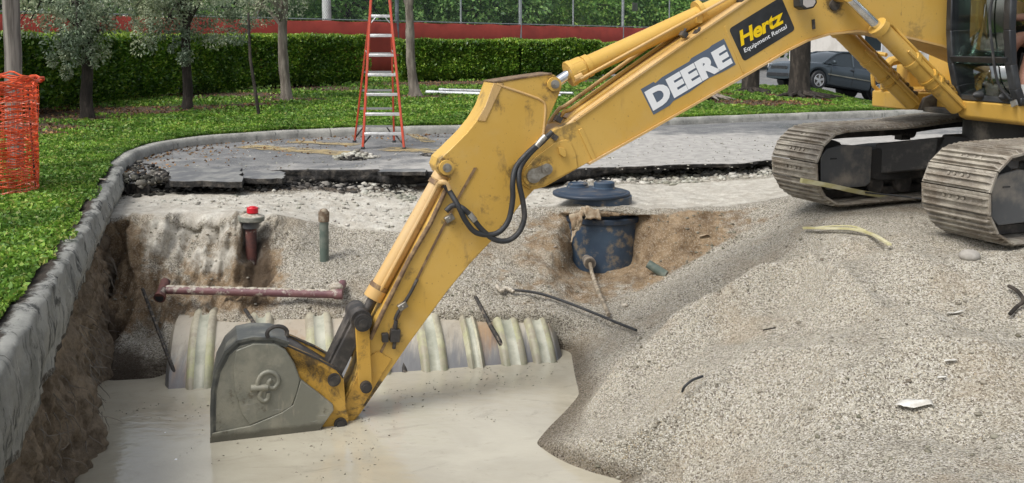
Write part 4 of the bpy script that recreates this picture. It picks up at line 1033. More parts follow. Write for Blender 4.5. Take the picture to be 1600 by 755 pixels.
# hydraulic pipes along the boom top
pipe_tr = [[(812, 236), (832, 218), (850, 205), (874, 180), (890, 171), (1000, 92), (1080, 38), (1142, -4)], [(815, 243), (838, 224), (860, 212), (880, 186), (900, 176), (1005, 101), (1090, 44), (1150, 4)], [(838, 222), (868, 203), (886, 192), (908, 178), (1010, 106), (1095, 50), (1160, 6)], [(842, 228), (872, 210), (892, 194), (915, 181), (1015, 112), (1100, 56), (1166, 12)]]
for k, (tr, v_, r_) in enumerate(zip(pipe_tr, (-.27, -.19, -.06, .045), (.018, .018, .022, .022))):
    pts = catmull([P3(a, b-(2 if i_ < 3 else 7 if k > 1 else 10), v_) for i_, (a, b) in enumerate(tr)], 5)
    mb = MB(); mb.tube(pts, r_, 10); mb.build('hydraulic_pipe', M['yellow_pale'] if k in (0, 3) else M['yellow'], boom, smooth=True, angle=60)
for px, py in ((872, 186), (905, 186), (1068, 54), (1090, 52), (865, 214)):
    for v_ in ((-.23, .04) if px != 865 else (.06,)):
        c_ = P3(px, py, v_); mb = MB(); mb.box(c_, (.05, .07, .045), Matrix.Rotation(-R(33), 3, 'Y')); mb.cyl(c_+Vector((0, 0, .01)), c_+Vector((-.02, 0, .05)), .012, 6); mb.build('pipe_clamp', M['dark_steel'], boom)
mb = MB(); mb.prism_uz(PLs([(870, 229), (880, 231), (882, 243), (878, 245), (872, 240)], NB), NB+.01, NB+.05); mb.build('bracket', M['yellow'], boom, bevel=.003)
# soot smudges and round port near the lift cylinder pin
mb = MB(); c_ = P3(1303, 8, NB); mb.cyl(c_-Vector((0, .01, 0)), c_+Vector((0, .02, 0)), .05, 20); mb.build('lift_pin_boss', M['dark_steel'], boom, smooth=True)
mb = MB(); mb.prism_uz(PLs([(1268, 31), (1272, 30), (1273, 45), (1269, 46)], NB), NB, NB+.012); mb.build('bolt_strip', M['dark_steel'], boom)
# work lamp on the boom
c_ = P3(1258, 3, NB+.1)
lampm = MB(); lampm.prism([c_+Vector((x, -.06, z)) for x, z in ((-.085, -.01), (-.05, -.055), (.03, -.07), (.08, -.045), (.085, .03), (.0, .07), (-.07, .05))], (0, .12, 0)); lamp = lampm.build('work_lamp', M['rubber'], boom, bevel=.01)
mb = MB(); mb.prism([c_+Vector((x, .061, z)) for x, z in ((-.06, -.005), (-.035, -.04), (.025, -.052), (.06, -.03), (.06, .02), (.0, .045), (-.05, .035))], (0, .006, 0)); mb.build('lens', simple('lamp_lens', (.45, .42, .40), .15), lamp)
# lettering
def text_part(s, bl, br, tl, v_, mat, parent, name, offset=.0, depth=.002, squeeze=None):
    cu = bpy.data.curves.new('lettering', 'FONT'); cu.body = s; cu.size = 1; cu.offset = offset; cu.resolution_u = 4; cu.space_character = squeeze or 1.0
    to = bpy.data.objects.new('lettering_tmp', cu); COL.objects.link(to)
    bpy.context.view_layer.update(); dg = bpy.context.evaluated_depsgraph_get(); me = bpy.data.meshes.new_from_object(to.evaluated_get(dg))
    bpy.data.objects.remove(to); co = np.array([v.co[:] for v in me.vertices]); 
    caps = co; x0, x1 = co[:, 0].min(), co[:, 0].max(); y0 = 0.0 - offset; 
    hcap = 0.73+offset if any(c.isupper() for c in s) else co[:, 1].max()
    B_ = P3(*bl, v_); X_v = P3(*br, v_)-B_; Y_v = P3(*tl, v_)-B_
    for v in me.vertices:
        v.co = B_+X_v*((v.co.x-x0)/(x1-x0))+Y_v*((v.co.y-y0)/(hcap-y0))+Vector((0, depth, 0))
    me.materials.clear(); o = bpy.data.objects.new(name, me); COL.objects.link(o); me.materials.append(mat); o.parent = parent
    return o
mb = MB(); mb.prism_uz(PLs([(1001, 139.5), (1021, 128), (1024, 130), (1034, 121), (1077, 96), (1080, 91), (1108, 75), (1112, 71), (1131, 60.5), (1149.5, 101), (1130, 112), (1108, 122), (1077, 144), (1052, 158), (1046, 165), (1021, 179.5)], NB), NB, NB+.002)
mb.build('decal_backing', M['blue_decal'], boom)
text_part('DEERE', (1020.5, 173.5), (1145, 98.5), (1005.5, 142.5), NB+.003, M['white_decal'], boom, 'lettering', offset=.06, squeeze=1.05)
def rrect(c4, r, v_):
    pts = []; n = len(c4)
    for i in range(4):
        p = Vector(c4[i]); a = Vector(c4[i-1]); b = Vector(c4[(i+1) % 4]); da = (a-p).normalized()*r; db = (b-p).normalized()*r
        for t_ in (0, .25, .5, .75, 1): pts.append(p+da*(1-t_)**2+db*t_**2)
    return [PL(q.x, q.y, v_) for q in pts]
mb = MB(); mb.prism_uz(rrect([(1138.5, 45.5), (1220.5, -5), (1242.5, 46.5), (1162, 96.5)], 6, NB), NB, NB+.002); mb.build('decal_panel', M['black_decal'], boom)
text_part('Hertz', (1158, 72.5), (1224.5, 36), (1155.2, 47), NB+.003, M['yellow_decal'], boom, 'lettering', offset=.035, squeeze=.95)
text_part('Equipment Rental', (1163.5, 82.5), (1229.5, 44.2), (1161.5, 75.5), NB+.003, M['white_decal'], boom, 'lettering', offset=.012)

# --- arm cylinder on top of the boom
def cyl_part(name, a, b, r, mat, parent, caps=()):
    mb = MB(); mb.cyl(a, b, r, 24)
    for t_, rr_, ln in caps:
        c_ = a.lerp(b, t_); d_ = (b-a).normalized()*ln/2; mb.cyl(c_-d_, c_+d_, rr_, 24)
    return mb.build(name, mat, parent, bevel=.004, smooth=True)
a = P3(888, 116.5, VB_); b = P3(1210, -29, VB_); p0 = P3(865, 132, VB_)
ac = cyl_part('arm_cylinder', a, b, .085, M['yellow'], ex, ((.035, .105, .13), (.01, .112, .04), (.085, .098, .05)))
mb = MB(); mb.cyl(p0.lerp(a, .1), a, .044, 20); mb.build('piston_rod', M['chrome'], ac, smooth=True)
mb = MB()
for k in range(8):
    an = k*math.pi/4; d_ = (b-a).normalized(); x_ = d_.cross(Vector((0, 1, 0))).normalized(); o_ = x_*math.cos(an)*.095+Vector((0, 1, 0))*math.sin(an)*.095
    c_ = a+d_*.03+o_; mb.cyl(c_-d_*.03, c_+d_*.10, .012, 6)
mb.build('bolt', M['yellow'], ac)
d_ = (b-a).normalized(); up = Vector((0, 0, 1)).cross(Vector((0, 1, 0))).normalized()
mb = MB(); q0 = P3(901, 122, VB_+.10); q1 = P3(1150, -10, VB_+.10); mb.tube([q0, q0.lerp(q1, .02)+Vector((0, .02, -.02)), q1+Vector((0, .02, 0))], .013, 8)
mb.cyl(q0-d_*.02, q0+d_*.05, .03, 10); mb.build('side_pipe', M['yellow_pale'], ac, smooth=True)
mb = MB(); c_ = P3(1092, 18, VB_); mb.cyl(c_-d_*.02, c_+d_*.02, .1, 24); mb.box(P3(1092, 28, VB_+.09), (.05, .03, .09)); mb.build('cylinder_clamp', M['yellow'], ac)
mb = MB(); c_ = P3(1148, 3, VB_); mb.prism_uz(PLs([(1128, 24), (1140, 4), (1160, -12), (1185, -12), (1168, 4), (1138, 26)], VB_), VB_-.05, VB_+.05); mb.cyl(c_+Vector((0, -.16, 0)), c_+Vector((0, .18, 0)), .035, 16); mb.build('trunnion', M['dark_steel'], ac)

# --- stick
M['yellow_st'] = paint('grimy_yellow_paint', (.55, .335, .062), (.59, .375, .09), (.10, .065, .035), .55, .70, .45, [_q(697, 262, .03)+(.28, .8), _q(865, 132, .03)+(.22, .7), _q(535, 655, .03)+(.55, .95), _q(571, 603, .03)+(.35, .9), _q(618, 524, .03)+(.22, .8), _q(800, 370, .03)+(.35, .7), _q(810, 270, .03)+(.25, .7), _q(700, 345, .03)+(.14, .7)])
NS = .03; FS = 2*VB_-NS
so = [(771.7, 129.7), (815, 123), (852, 116.5), (866, 117), (877, 126), (878, 137), (872, 152), (862, 175), (851, 204), (848, 240), (845, 285), (829, 303), (815, 318), (787, 355), (770, 375), (735, 412), (700, 454), (640, 536), (598, 597), (562, 648), (547, 667), (532, 671), (520, 664), (524, 648), (543, 612), (553, 590), (563, 560), (577, 524), (606, 468), (642, 400), (680, 326), (705, 279), (699, 277), (688, 274), (683, 262), (687, 249), (705, 232), (729, 208), (745, 188), (757, 168)]
mb = MB(); mb.prism_uz(PLs(so, NS), FS, NS); stick = mb.build('stick', M['yellow_st'], ex, bevel=.008)
# raised frame bead on the head plate
mb = MB(); mb.tube(catmull([P3(776, 132, NS), P3(800, 140, NS), P3(832, 151, NS), P3(847, 158, NS), P3(852, 168, NS), P3(850, 200, NS), P3(846, 225, NS)], 5), .011, 8); mb.build('head_bead', M['yellow_pale'], stick, smooth=True)
mb = MB(); mb.prism_uz(PLs([(771, 130), (786, 130.5), (758, 190), (745, 188), (758, 166)], NS), NS, NS+.008); mb.build('corner_plate', M['yellow_pale'], stick, bevel=.003)
mb = MB(); strip_uz(mb, PLs([(771.7, 129.7), (815, 123), (862, 116.5)], NS), FS, NS+.006, .012, -1); mb.build('head_edge', M['edge_rust'], stick)
# doubler plate on the lower stick
mb = MB(); mb.prism_uz(PLs([(745, 262), (712, 320), (671, 400), (640, 463), (612, 520), (585, 575), (575, 590), (575, 586), (640, 455), (668, 398), (708, 320), (740, 262)], NS), NS, NS+.009); mb.build('weld_seam', M['edge_rust'], stick)
mb = MB(); mb.prism_uz(PLs([(612, 560), (592, 592), (560, 645), (546, 664), (532, 667), (524, 661), (528, 648), (546, 612), (556, 590), (572, 560), (590, 548)], NS), NS, NS+.014); mb.build('tip_doubler', M['yellow_old'], stick, bevel=.003)
for (px, py, v_, r, mt) in ((865, 131.5, NS, .058, 'yellow'), (697, 261.5, NS, .06, 'yellow')):
    c_ = P3(px, py, v_); mb = MB(); mb.cyl(c_, c_+Vector((0, .03, 0)), r, 22); bs = mb.build('pin_boss', M[mt], stick, smooth=True)
for (px, py) in ((865, 131.5), (697, 261.5)):
    c_ = P3(px, py, NS); mb = MB(); mb.cyl(c_-Vector((0, .35, 0)), c_+Vector((0, .045, 0)), .036, 18); mb.cyl(c_+Vector((0, .045, 0)), c_+Vector((0, .055, 0)), .016, 6); mb.build('pin', M['bare_steel'], stick, smooth=True)
# little valve block, clamp brackets
for px, py, a_ in ((629, 478, .5), (702, 341, .5)):
    c_ = P3(px, py, NS+.02); mb = MB(); mb.box(c_, (.075, .05, .05), Matrix.Rotation(a_, 3, 'Y')); mb.cyl(c_+Vector((0, .02, 0)), c_+Vector((0, .04, 0)), .012, 8); mb.build('clamp_bracket', M['bare_steel'], stick, bevel=.004)
c_ = P3(617, 524, NS+.03); mb = MB(); mb.box(c_, (.075, .06, .10), Matrix.Rotation(-.1, 3, 'Y')); mb.box(c_+Vector((.08, 0, -.01)), (.05, .05, .07)); mb.cyl(c_-Vector((0, 0, .02)), c_-Vector((-.01, 0, .11)), .016, 8); mb.cyl(c_+Vector((0, 0, .02)), c_+Vector((-.01, 0, .12)), .018, 8)
mb.build('grease_valve', M['dark_steel'], stick, bevel=.004)
mb = MB(); mb.tube(catmull([P3(617, 500, NS+.03), P3(622, 488, NS+.03), P3(640, 460, NS+.02), P3(652, 436, NS+.02)], 4), .014, 8); mb.build('grease_line', M['dark_steel'], stick, smooth=True)
mb = MB(); mb.tube([P3(699, 292, NS+.015), P3(672, 350, NS+.01), P3(638, 408, NS+.01), P3(603, 478, NS+.01), P3(578, 530, NS+.01)], .020, 8); mb.build('guard_rod', M['edge_rust'], stick, smooth=True)

# --- bucket cylinder
a = P3(695, 268, VB_); b = P3(585, 462, VB_); e = P3(566, 500, VB_)
bc = cyl_part('bucket_cylinder', a, b, .070, M['yellow_pale'], ex, ((.98, .082, .10), (.04, .08, .09), (.10, .074, .04)))
mb = MB(); mb.cyl(b, e, .042, 18); mb.build('piston_rod', M['dark_steel'], bc, smooth=True)
mb = MB(); mb.tube(catmull([P3(698, 288, VB_+.10), P3(686, 287, VB_+.13), P3(678, 300, VB_+.10), P3(650, 352, VB_+.08), P3(604, 437, VB_+.08), P3(592, 458, VB_+.06)], 4), .016, 8); mb.build('side_pipe', M['yellow_pale'], bc, smooth=True)
for t_ in (.10, .93):
    mb = MB(); c_ = a.lerp(b, t_); d_ = (b-a).normalized(); mb.cyl(c_-d_*.018, c_+d_*.018, .083, 22)
    mb.build('cylinder_clamp', M['edge_rust'], bc)
# hoses
h1 = [(859, 210), (842, 224), (822, 242), (806, 262), (801, 285), (801, 312), (795, 343), (782, 361), (765, 367), (743, 363), (728, 346), (716, 322), (703, 300), (694, 289)]
h2 = [(863, 206), (848, 221), (828, 240), (813, 262), (811, 285), (817, 315), (819, 342), (810, 364), (793, 376), (772, 374), (752, 358), (736, 338), (722, 325), (708, 321), (697, 330)]
for k, h in enumerate((h1, h2)):
    vv_ = [NB+.05]*4+[NB+.08]*(len(h)-4-2)+[NS+.07]*2
    mb = MB(); mb.tube(catmull([P3(x, y, v_) for (x, y), v_ in zip(h, vv_)], 6), .0225, 10); mb.build('hydraulic_hose', M['rubber'], ex, smooth=True, angle=60)
for (p_, q_) in (((848, 217), (838, 229)), ((852, 213), (843, 223))): mb = MB(); mb.cyl(P3(*p_, NB+.05), P3(*q_, NB+.05), .027, 12); mb.build('hose_fitting', M['bare_steel'], ex, smooth=True)
mb = MB()
mb.cyl(P3(733, 334, NB+.08), P3(742, 345, NB+.08), .027, 12); mb.build('hose_fitting', M['bare_steel'], ex, smooth=True)
mb = MB(); mb.tube(catmull([P3(684, 292, VB_+.1), P3(689, 285, NS+.06), P3(697, 287, NS+.07), P3(702, 297, NS+.07)], 4), .022, 10); mb.build('pipe_elbow', M['yellow_pale'], ex, smooth=True)

# --- links
def link(name, a, b, w0, w1, v0, v1, mat, parent):
    d = (b-a).normalized(); n_ = Vector((-d.z, 0, d.x)); pts = []
    for k in range(9): an = math.pi/2+math.pi*k/8; pts.append(a+(d*math.cos(an)+n_*math.sin(an))*w0)
    for k in range(9): an = -math.pi/2+math.pi*k/8; pts.append(b+(d*math.cos(an)+n_*math.sin(an))*w1)
    mb = MB(); mb.prism([Vector((p.x, v0, p.z)) for p in pts], (0, v1-v0, 0)); return mb.build(name, mat, parent, bevel=.006)
K0 = P3(566, 503, .08); K1 = P3(571, 603, .08); K2 = P3(521, 591, .08); K3 = P3(531, 660, .08)
for v0, v1 in ((.05, .085), (-.275, -.245)): link('side_link', K0, K1, .055, .055, v0, v1, M['yellow_old'], ex)
bl = link('bucket_link', K0+Vector((.0, 0, .02)), K2, .07, .065, -.22, -.04, M['dark_steel'], ex)
link('link_arm', K0, K2, .06, .058, .0, .045, M['dark_steel'], bl)
for Kp, r, nm in ((K0, .055, 'link_pin'), (K1, .046, 'link_pin'), (K2, .052, 'link_pin'), (K3, .052, 'link_pin')):
    mb = MB(); mb.cyl(Vector((Kp.x, -.29, Kp.z)), Vector((Kp.x, .13, Kp.z)), r, 20); mb.cyl(Vector((Kp.x, .13, Kp.z)), Vector((Kp.x, .145, Kp.z)), r*.62, 20)
    if Kp is K0:
        for q in (.09, .105, .12): mb.cyl(Vector((Kp.x, q-.004, Kp.z)), Vector((Kp.x, q+.004, Kp.z)), r*1.25, 20)
        mb.cyl(Vector((Kp.x, -.28, Kp.z)), Vector((Kp.x, .05, Kp.z)), .085, 20)
    mb.build(nm, M['dark_steel'], ex, smooth=True)

# --- bucket
BV = .15; FV = -.31
bp = [(336.5, 680), (336.7, 640), (337.5, 612), (343.8, 581.8), (358.4, 554.7), (375, 540), (396, 535), (429.3, 536), (446, 546.4), (460.6, 569.3), (469, 592), (496, 613), (520, 632), (521, 639), (512.7, 652.7), (500, 668.6)]
po = PLs(bp, BV); po = po+[(po[-1][0]-.05, po[-1][1]-.28), (po[0][0]-.02, po[0][1]-.36)]
bk = None
mb = MB(); mb.prism_uz(po, BV-.03, BV); bk = mb.build('bucket', M['bucket'], ex, bevel=.006)
mb = MB(); mb.prism_uz(po, FV, FV+.03); mb.build('far_side_plate', M['bucket'], bk, bevel=.004)
sh = PLs([(333.5, 690), (333, 640), (334, 612), (340, 580), (354, 552), (372, 535.5), (396, 530.5), (428, 531), (450, 538)], BV); sh = [(sh[0][0], sh[0][1]-.34)]+sh
mb = MB(); strip_uz(mb, sh, FV-.01, BV-.001, .028, 1); mb.build('back_shell', M['bucket_dark'], bk)
mb = MB(); strip_uz(mb, sh[1:], BV-.02, BV+.014, .022, -1); mb.build('side_rim', M['bucket_dark'], bk)
# inner dark floor plate so that the bucket is closed towards the top
rp_ = PLs([(369, 547), (365, 572), (367, 610), (377, 645), (390, 664), (412, 655), (438, 645), (456, 634), (464, 612), (468.5, 593), (460, 570), (446, 547), (429, 537.5), (396, 536.5)], BV)
mb = MB(); mb.prism_uz(rp_, BV-.001, BV+.013); mb.build('wear_plate', M['bucket'], bk, bevel=.007, segs=3)
lp = PLs([(328, 684), (332, 676), (390, 665), (440, 644), (458, 632), (470, 594), (496, 613), (520, 632), (521, 640), (500, 670)], BV); lp = lp+[(lp[-1][0], lp[-1][1]-.2), (lp[0][0], lp[0][1]-.25)]
mb = MB(); mb.prism_uz(lp, BV, BV+.017); mb.build('side_cutter', M['bucket'], bk, bevel=.004)
Z6 = lambda a, b: P3(300+a/2.3975, 440+b/2.3975, BV+.016)
mb = MB()
mb.tube(catmull([Z6(250, 402), Z6(246, 378), Z6(260, 350), Z6(288, 338), Z6(316, 350), Z6(324, 376), Z6(308, 398), Z6(290, 394), Z6(286, 378), Z6(298, 366)], 4), .017, 10)
mb.tube([Z6(220, 400), Z6(285, 396)], .026, 10); mb.tube(catmull([Z6(262, 400), Z6(252, 428), Z6(266, 447), Z6(284, 440), Z6(287, 416)], 4), .018, 10)
mb.build('cast_emblem', M['bucket'], bk, smooth=True, angle=70)
ear = [(436, 536), (450, 540), (500, 562), (527, 577), (537, 590), (539, 612), (541, 640), (546, 656), (541, 668), (531, 672), (503, 668), (513, 652), (521, 637), (519, 632), (496, 613), (469, 593), (460, 570), (446, 547)]
for vv0 in (.075, -.27):
    mb = MB(); eo = PLs(ear, .12); mb.prism_uz(eo, vv0, vv0+.035); mb.build('hanger_ear', M['yellow_old'], bk, bevel=.005)
    mb = MB(); strip_uz(mb, eo[:5], vv0-.008, vv0+.043, .012, 1); mb.build('ear_edge', M['dark_steel'], bk)
# top plate of the bucket between shell and ears, lifting eye, rear hook row
tp_ = PLs([(388, 532), (430, 533), (470, 552), (525, 585), (520, 600), (468, 580), (430, 552), (392, 548)], .1)
mb = MB(); mb.prism_uz(tp_, FV+.04, BV-.04); mb.build('top_plate', M['dark_steel'], bk, bevel=.004)
c_ = P3(433, 520, .16); mb = MB(); mb.tube([c_+Vector((.075*math.cos(t_), 0, .055*math.sin(t_)-.005)) for t_ in np.linspace(-.5, math.pi+.5, 14)], .016, 8); mb.build('lifting_eye', M['dark_steel'], bk, smooth=True)
for k in range(5):
    v_ = FV+.05+k*.085; c0_ = Vector((sh[0][0]-.0, v_, sh[0][1])); mb = MB(); mb.prism([c0_+Vector((x, -.03, z)) for x, z in ((-.05, .1), (.03, .1), (.0, -.2))], (0, .06, 0)); mb.build('tooth', M['bucket_dark'], bk)

# --- undercarriage (slightly slewed against the boom)
TY = R(4.6); ct, stt = math.cos(TY), math.sin(TY)
RT = Matrix.Rotation(TY, 4, 'Z')
def T_(a, b, z): return Vector((a*ct-b*stt, a*stt+b*ct, z))
def tmb(mb): mb.v = [tuple(T_(*v)) for v in mb.v]; return mb
SW = .70; pitch_ = .172
sm_ = MB(); sm_.box((0, 0, 0), (pitch_*.97, SW, .018))
for x_ in (-.062, -.006, .05): sm_.box((x_, 0, .021), (.015, SW-.006, .026), taper=.9)
sm_.box((.078, 0, .006), (.02, SW-.004, .012))
for y_ in (-.10, -.04, .04, .10): sm_.cyl((.022, y_, .008), (.022, y_, .022), .015, 6)
shoe_me = None
def loop_path(R1=.345, R2=.355, A1=1.64, A2=-1.62, Z1=.415, Z2=.44, zb=.055):
    pts = []
    for an in np.linspace(-90, 90, 25): pts.append((A1+R1*math.cos(R(an)), Z1+R1*math.sin(R(an))))
    for t_ in np.linspace(.02, .98, 40):
        a_ = A1+(A2-A1)*t_; z_ = (Z1+R1)*(1-t_)+(Z2+R2)*t_-.028*math.sin(math.pi*t_*2)**2+.05*math.sin(math.pi*t_); pts.append((a_, z_))
    for an in np.linspace(90, 270, 25): pts.append((A2+R2*math.cos(R(an)), Z2+R2*math.sin(R(an))))
    for t_ in np.linspace(.02, .98, 30):
        a_ = A2+(A1-A2)*t_; pts.append((a_, (Z2-R2)*(1-t_)+(Z1-R1)*t_-.0))
    return np.array(pts)
LP = loop_path(); lpc = np.vstack([LP, LP[:1]]); lc = np.concatenate([[0], np.cumsum(np.linalg.norm(np.diff(lpc, axis=0), axis=1))]); LT = lc[-1]; NSH = int(round(LT/pitch_))
def lpt(s): s = s % LT; return np.interp(s, lc, lpc[:, 0]), np.interp(s, lc, lpc[:, 1])
tracks = []
for side, b_ in (('near', 1.03), ('far', -1.02)):
    # side frame is the body of the track part
    o_ = 1 if side == 'near' else -1
    mb = MB(); mb.prism([(a_, b_-.20, z_) for a_, z_ in ((1.30, .30), (1.42, .40), (1.42, .52), (1.25, .56), (.9, .58), (-1.1, .58), (-1.35, .56), (-1.35, .34), (-1.1, .24), (1.1, .24))], (0, .40, 0))
    tr = tmb(mb).build('track', M['frame'], ex, bevel=.012); tracks.append(tr)
    for k in range(NSH):
        s = k*LT/NSH; x0_, z0_ = lpt(s-.02); x1_, z1_ = lpt(s+.02); x_, z_ = lpt(s); an = math.atan2(z1_-z0_, x1_-x0_)
        if shoe_me is None:
            so_ = sm_.build('shoe', M['shoe'], tr, bevel=0); shoe_me = so_.data
        else:
            so_ = bpy.data.objects.new('shoe', shoe_me); COL.objects.link(so_); so_.parent = tr
        # local +Z of the shoe must point outwards: the loop runs front-up-back, outward is to its right
        mat4 = Matrix.Translation(T_(x_, b_, z_)) @ RT @ Matrix.Rotation(-an, 4, 'Y') @ Matrix.Rotation(math.pi, 4, 'X') @ Matrix.Translation((0, 0, .012))
        so_.matrix_local = mat4 @ Matrix.Rotation(random.uniform(-.015, .015), 4, 'Y')
    # chain ring
    mb = MB(); vv = []; fs = []; nL = len(LP)
    cen = np.array([0, .43]); inn = []
    for i in range(nL):
        p = LP[i]; tg = LP[(i+1) % nL]-LP[i-1]; tg = tg/np.linalg.norm(tg); nr = np.array([-tg[1], tg[0]]); inn.append((p+nr*.012, p+nr*.085))
    for i in range(nL):
        (a0, a1) = inn[i]
        for q in (a0, a1):
            for bb in (-.11, .11): vv.append((q[0], b_+bb, q[1]))
    for i in range(nL):
        j = (i+1) % nL; I = i*4; J = j*4; fs += [(I, J, J+1, I+1), (I+2, I+3, J+3, J+2), (I, I+2, J+2, J), (I+1, J+1, J+3, I+3)]
    mb.add(vv, fs); tmb(mb).build('track_chain', M['dark_steel'], tr)
    for a_, z_, r_, nm in ((1.64, .415, .255, 'idler_wheel'), (-1.62, .44, .265, 'drive_sprocket')):
        mb = MB(); mb.cyl((a_, b_-.09, z_), (a_, b_+.09, z_), r_, 28); mb.cyl((a_, b_-.2, z_), (a_, b_+.2, z_), .10, 18); tmb(mb).build(nm, M['frame'], tr, bevel=.01, smooth=True)
    for sd in (-1, 1):
        mb = MB(); y_ = b_+sd*.235
        mb.prism([(a_, y_-.012, z_) for a_, z_ in ((1.24, .24), (1.30, .20), (1.78, .19), (1.86, .26), (1.87, .52), (1.80, .60), (1.60, .635), (1.24, .60))], (0, .024, 0)); g_ = tmb(mb).build('idler_guard', M['guard'], tr, bevel=.008)
        mb = MB(); mb.box((1.72, y_+sd*.014, .50), (.08, .006, .012)); tmb(mb).build('slot', M['rubber'], g_)
        mb = MB(); mb.prism([(a_, y_-.012, z_) for a_, z_ in ((-1.3, .3), (-1.75, .26), (-1.86, .44), (-1.75, .62), (-1.3, .6))], (0, .024, 0)); tmb(mb).build('sprocket_guard', M['guard'], tr, bevel=.008)
    for k in range(7):
        a_ = 1.12-k*.37; mb = MB(); mb.cyl((a_, b_-.16, .205), (a_, b_+.16, .205), .085, 16); mb.cyl((a_, b_-.18, .205), (a_, b_-.13, .205), .105, 16); mb.cyl((a_, b_+.13, .205), (a_, b_+.18, .205), .105, 16)
        tmb(mb).build('bottom_roller', M['dark_steel'], tr, smooth=True)
    for a_ in (.62, -.62):
        mb = MB(); mb.cyl((a_, b_-.13, .715), (a_, b_+.13, .715), .062, 16); mb.box((a_, b_-.0, .665), (.12, .1, .08)); tmb(mb).build('carrier_roller', M['dark_steel'], tr, smooth=True)
# X frame
mb = MB(); mb.prism([(a_, -.55, z_) for a_, z_ in ((-.62, .36), (.62, .36), (.70, .50), (.55, .72), (-.55, .72), (-.70, .5))], (0, 1.1, 0))
for sa in (-1, 1):
    for sb in (-1, 1):
        y0_, y1_ = sb*.5, sb*.86
        mb.add([(sa*.2, y0_, .70), (sa*.66, y0_, .70), (sa*.70, y0_, .38), (sa*.2, y0_, .38), (sa*.55, y1_, .62), (sa*1.12, y1_, .62), (sa*1.12, y1_, .30), (sa*.55, y1_, .30)], [(0, 1, 2, 3), (4, 7, 6, 5), (0, 4, 5, 1), (1, 5, 6, 2), (2, 6, 7, 3), (3, 7, 4, 0)])
tmb(mb).build('x_frame', M['frame'], ex, bevel=.015)
mb = MB(); mb.cyl((0, 0, .70), (0, 0, .90), .60, 40); mb.cyl((0, 0, .90), (0, 0, .96), .54, 40)
for k in range(30): an = k*math.pi/15; mb.cyl((.565*math.cos(an), .565*math.sin(an), .90), (.565*math.cos(an), .565*math.sin(an), .925), .016, 6)
mb.build('slew_ring', M['frame'], ex, smooth=True)

# --- upper structure
mb = MB(); mb.box((-.55, 0, 1.03), (2.7, 2.3, .14)); mb.build('deck', M['yellow'], ex, bevel=.02)
mb = MB(); mb.prism([(u_, -1.2, z_) for u_, z_ in ((-.75, 1.10), (-.75, 2.1), (-2.3, 2.1), (-2.45, 1.9), (-2.45, 1.10))], (0, 2.4, 0)); hs_ = mb.build('engine_house', M['yellow'], ex, bevel=.04)
mb = MB(); mb.prism([(u_, -1.22, z_) for u_, z_ in ((-2.35, .95), (-2.6, 1.1), (-2.6, 1.75), (-2.3, 1.8), (-2.0, .95))], (0, 2.44, 0)); mb.build('counterweight', M['yellow'], ex, bevel=.05)
# right hand tool boxes, step and rail
mb = MB(); mb.box((.62, -.85, 1.055), (.72, .55, .17)); st_ = mb.build('side_step', M['yellow'], ex, bevel=.015)
mb = MB()
for i in range(5):
    for j in range(4): mb.box((.38+i*.12, -1.06+j*.13, 1.148), (.09, .10, .014))
mb.build('tread_pad', M['yellow_pale'], st_)
mb = MB(); mb.box((-.08, -.86, 1.34), (.72, .56, .40)); tb_ = mb.build('tool_box', M['yellow'], ex, bevel=.03)
for (u0, u1) in ((.30, .34), ):
    pass
q_ = [P3(1364, 88, -1.12), P3(1364, 128, -1.12), P3(1369, 138, -1.12), P3(1383, 148, -1.10)]
mb = MB(); mb.tube(catmull([P3(1385, 86, -1.0), P3(1372, 84, -1.1)]+q_, 4), .022, 8); mb.build('handrail', M['yellow'], ex, smooth=True)
# guard frame (open window shaped) above the step
v_ = -.95
fo = [(1384, 104), (1392, 96), (1408, 93), (1440, 104), (1452, 118), (1452, 142), (1388, 144), (1383, 138)]
fi = [(1392, 112), (1398, 106), (1408, 106), (1424, 112), (1424, 130), (1396, 131), (1391, 128)]
mb = MB(); ptsf = [P3(a, b, v_) for a, b in fo]; mb.tube(ptsf+[ptsf[0]], .05, 10); mb.build('guard_frame', M['yellow'], ex, smooth=True)
mb = MB(); mb.prism_uz(PLs([(1420, 100), (1452, 112), (1454, 146), (1418, 144)], v_), v_-.2, v_); mb.build('battery_box', M['yellow'], ex, bevel=.02)
# lift cylinders
for v_, nm in ((.185, 'near'), (2*VB_-.185, 'far')):
    A0 = P3(1318, -10, .185); A1 = P3(1371, 41, .185); A2 = P3(1496, 168, .185)
    A0.y = A1.y = A2.y = v_
    lc_ = cyl_part('lift_cylinder', A1, A2, .078, M['yellow'], ex, ((.02, .092, .07), (.42, .088, .05)))
    mb = MB(); mb.cyl(A0, A1, .042, 18); mb.build('piston_rod', M['chrome'], lc_, smooth=True)
    d_ = (A2-A1).normalized(); n_ = Vector((-d_.z, 0, d_.x)); n_ = n_ if n_.z > 0 else -n_
    mb = MB(); mb.tube(catmull([A1+d_*.08+n_*.09, A1+d_*.18+n_*.12+Vector((0, -.03, 0)), A1+d_*.4+n_*.10, A2-d_*.1+n_*.10], 4), .015, 8); mb.tube([A1+d_*.35+Vector((0, .09, 0)), A2+Vector((0, .09, 0))], .012, 6); mb.build('side_pipe', M['yellow'], lc_, smooth=True)
    mb = MB(); 
    for t_ in (.62, .70): c_ = A1.lerp(A2, t_); mb.cyl(c_-d_*.012, c_+d_*.012, .095, 20); 
    for k in range(5): c_ = A1.lerp(A2, .72+.06*k); mb.cyl(c_+n_*.08-d_*.02, c_+n_*.08+d_*.02+n_*.02, .024, 8)
    mb.build('hose_cluster', M['yellow_old'], lc_)
    mb = MB(); mb.cyl(A0-Vector((0, .07, 0)), A0+Vector((0, .07, 0)), .075, 20); mb.build('rod_eye', M['yellow'], lc_, smooth=True)
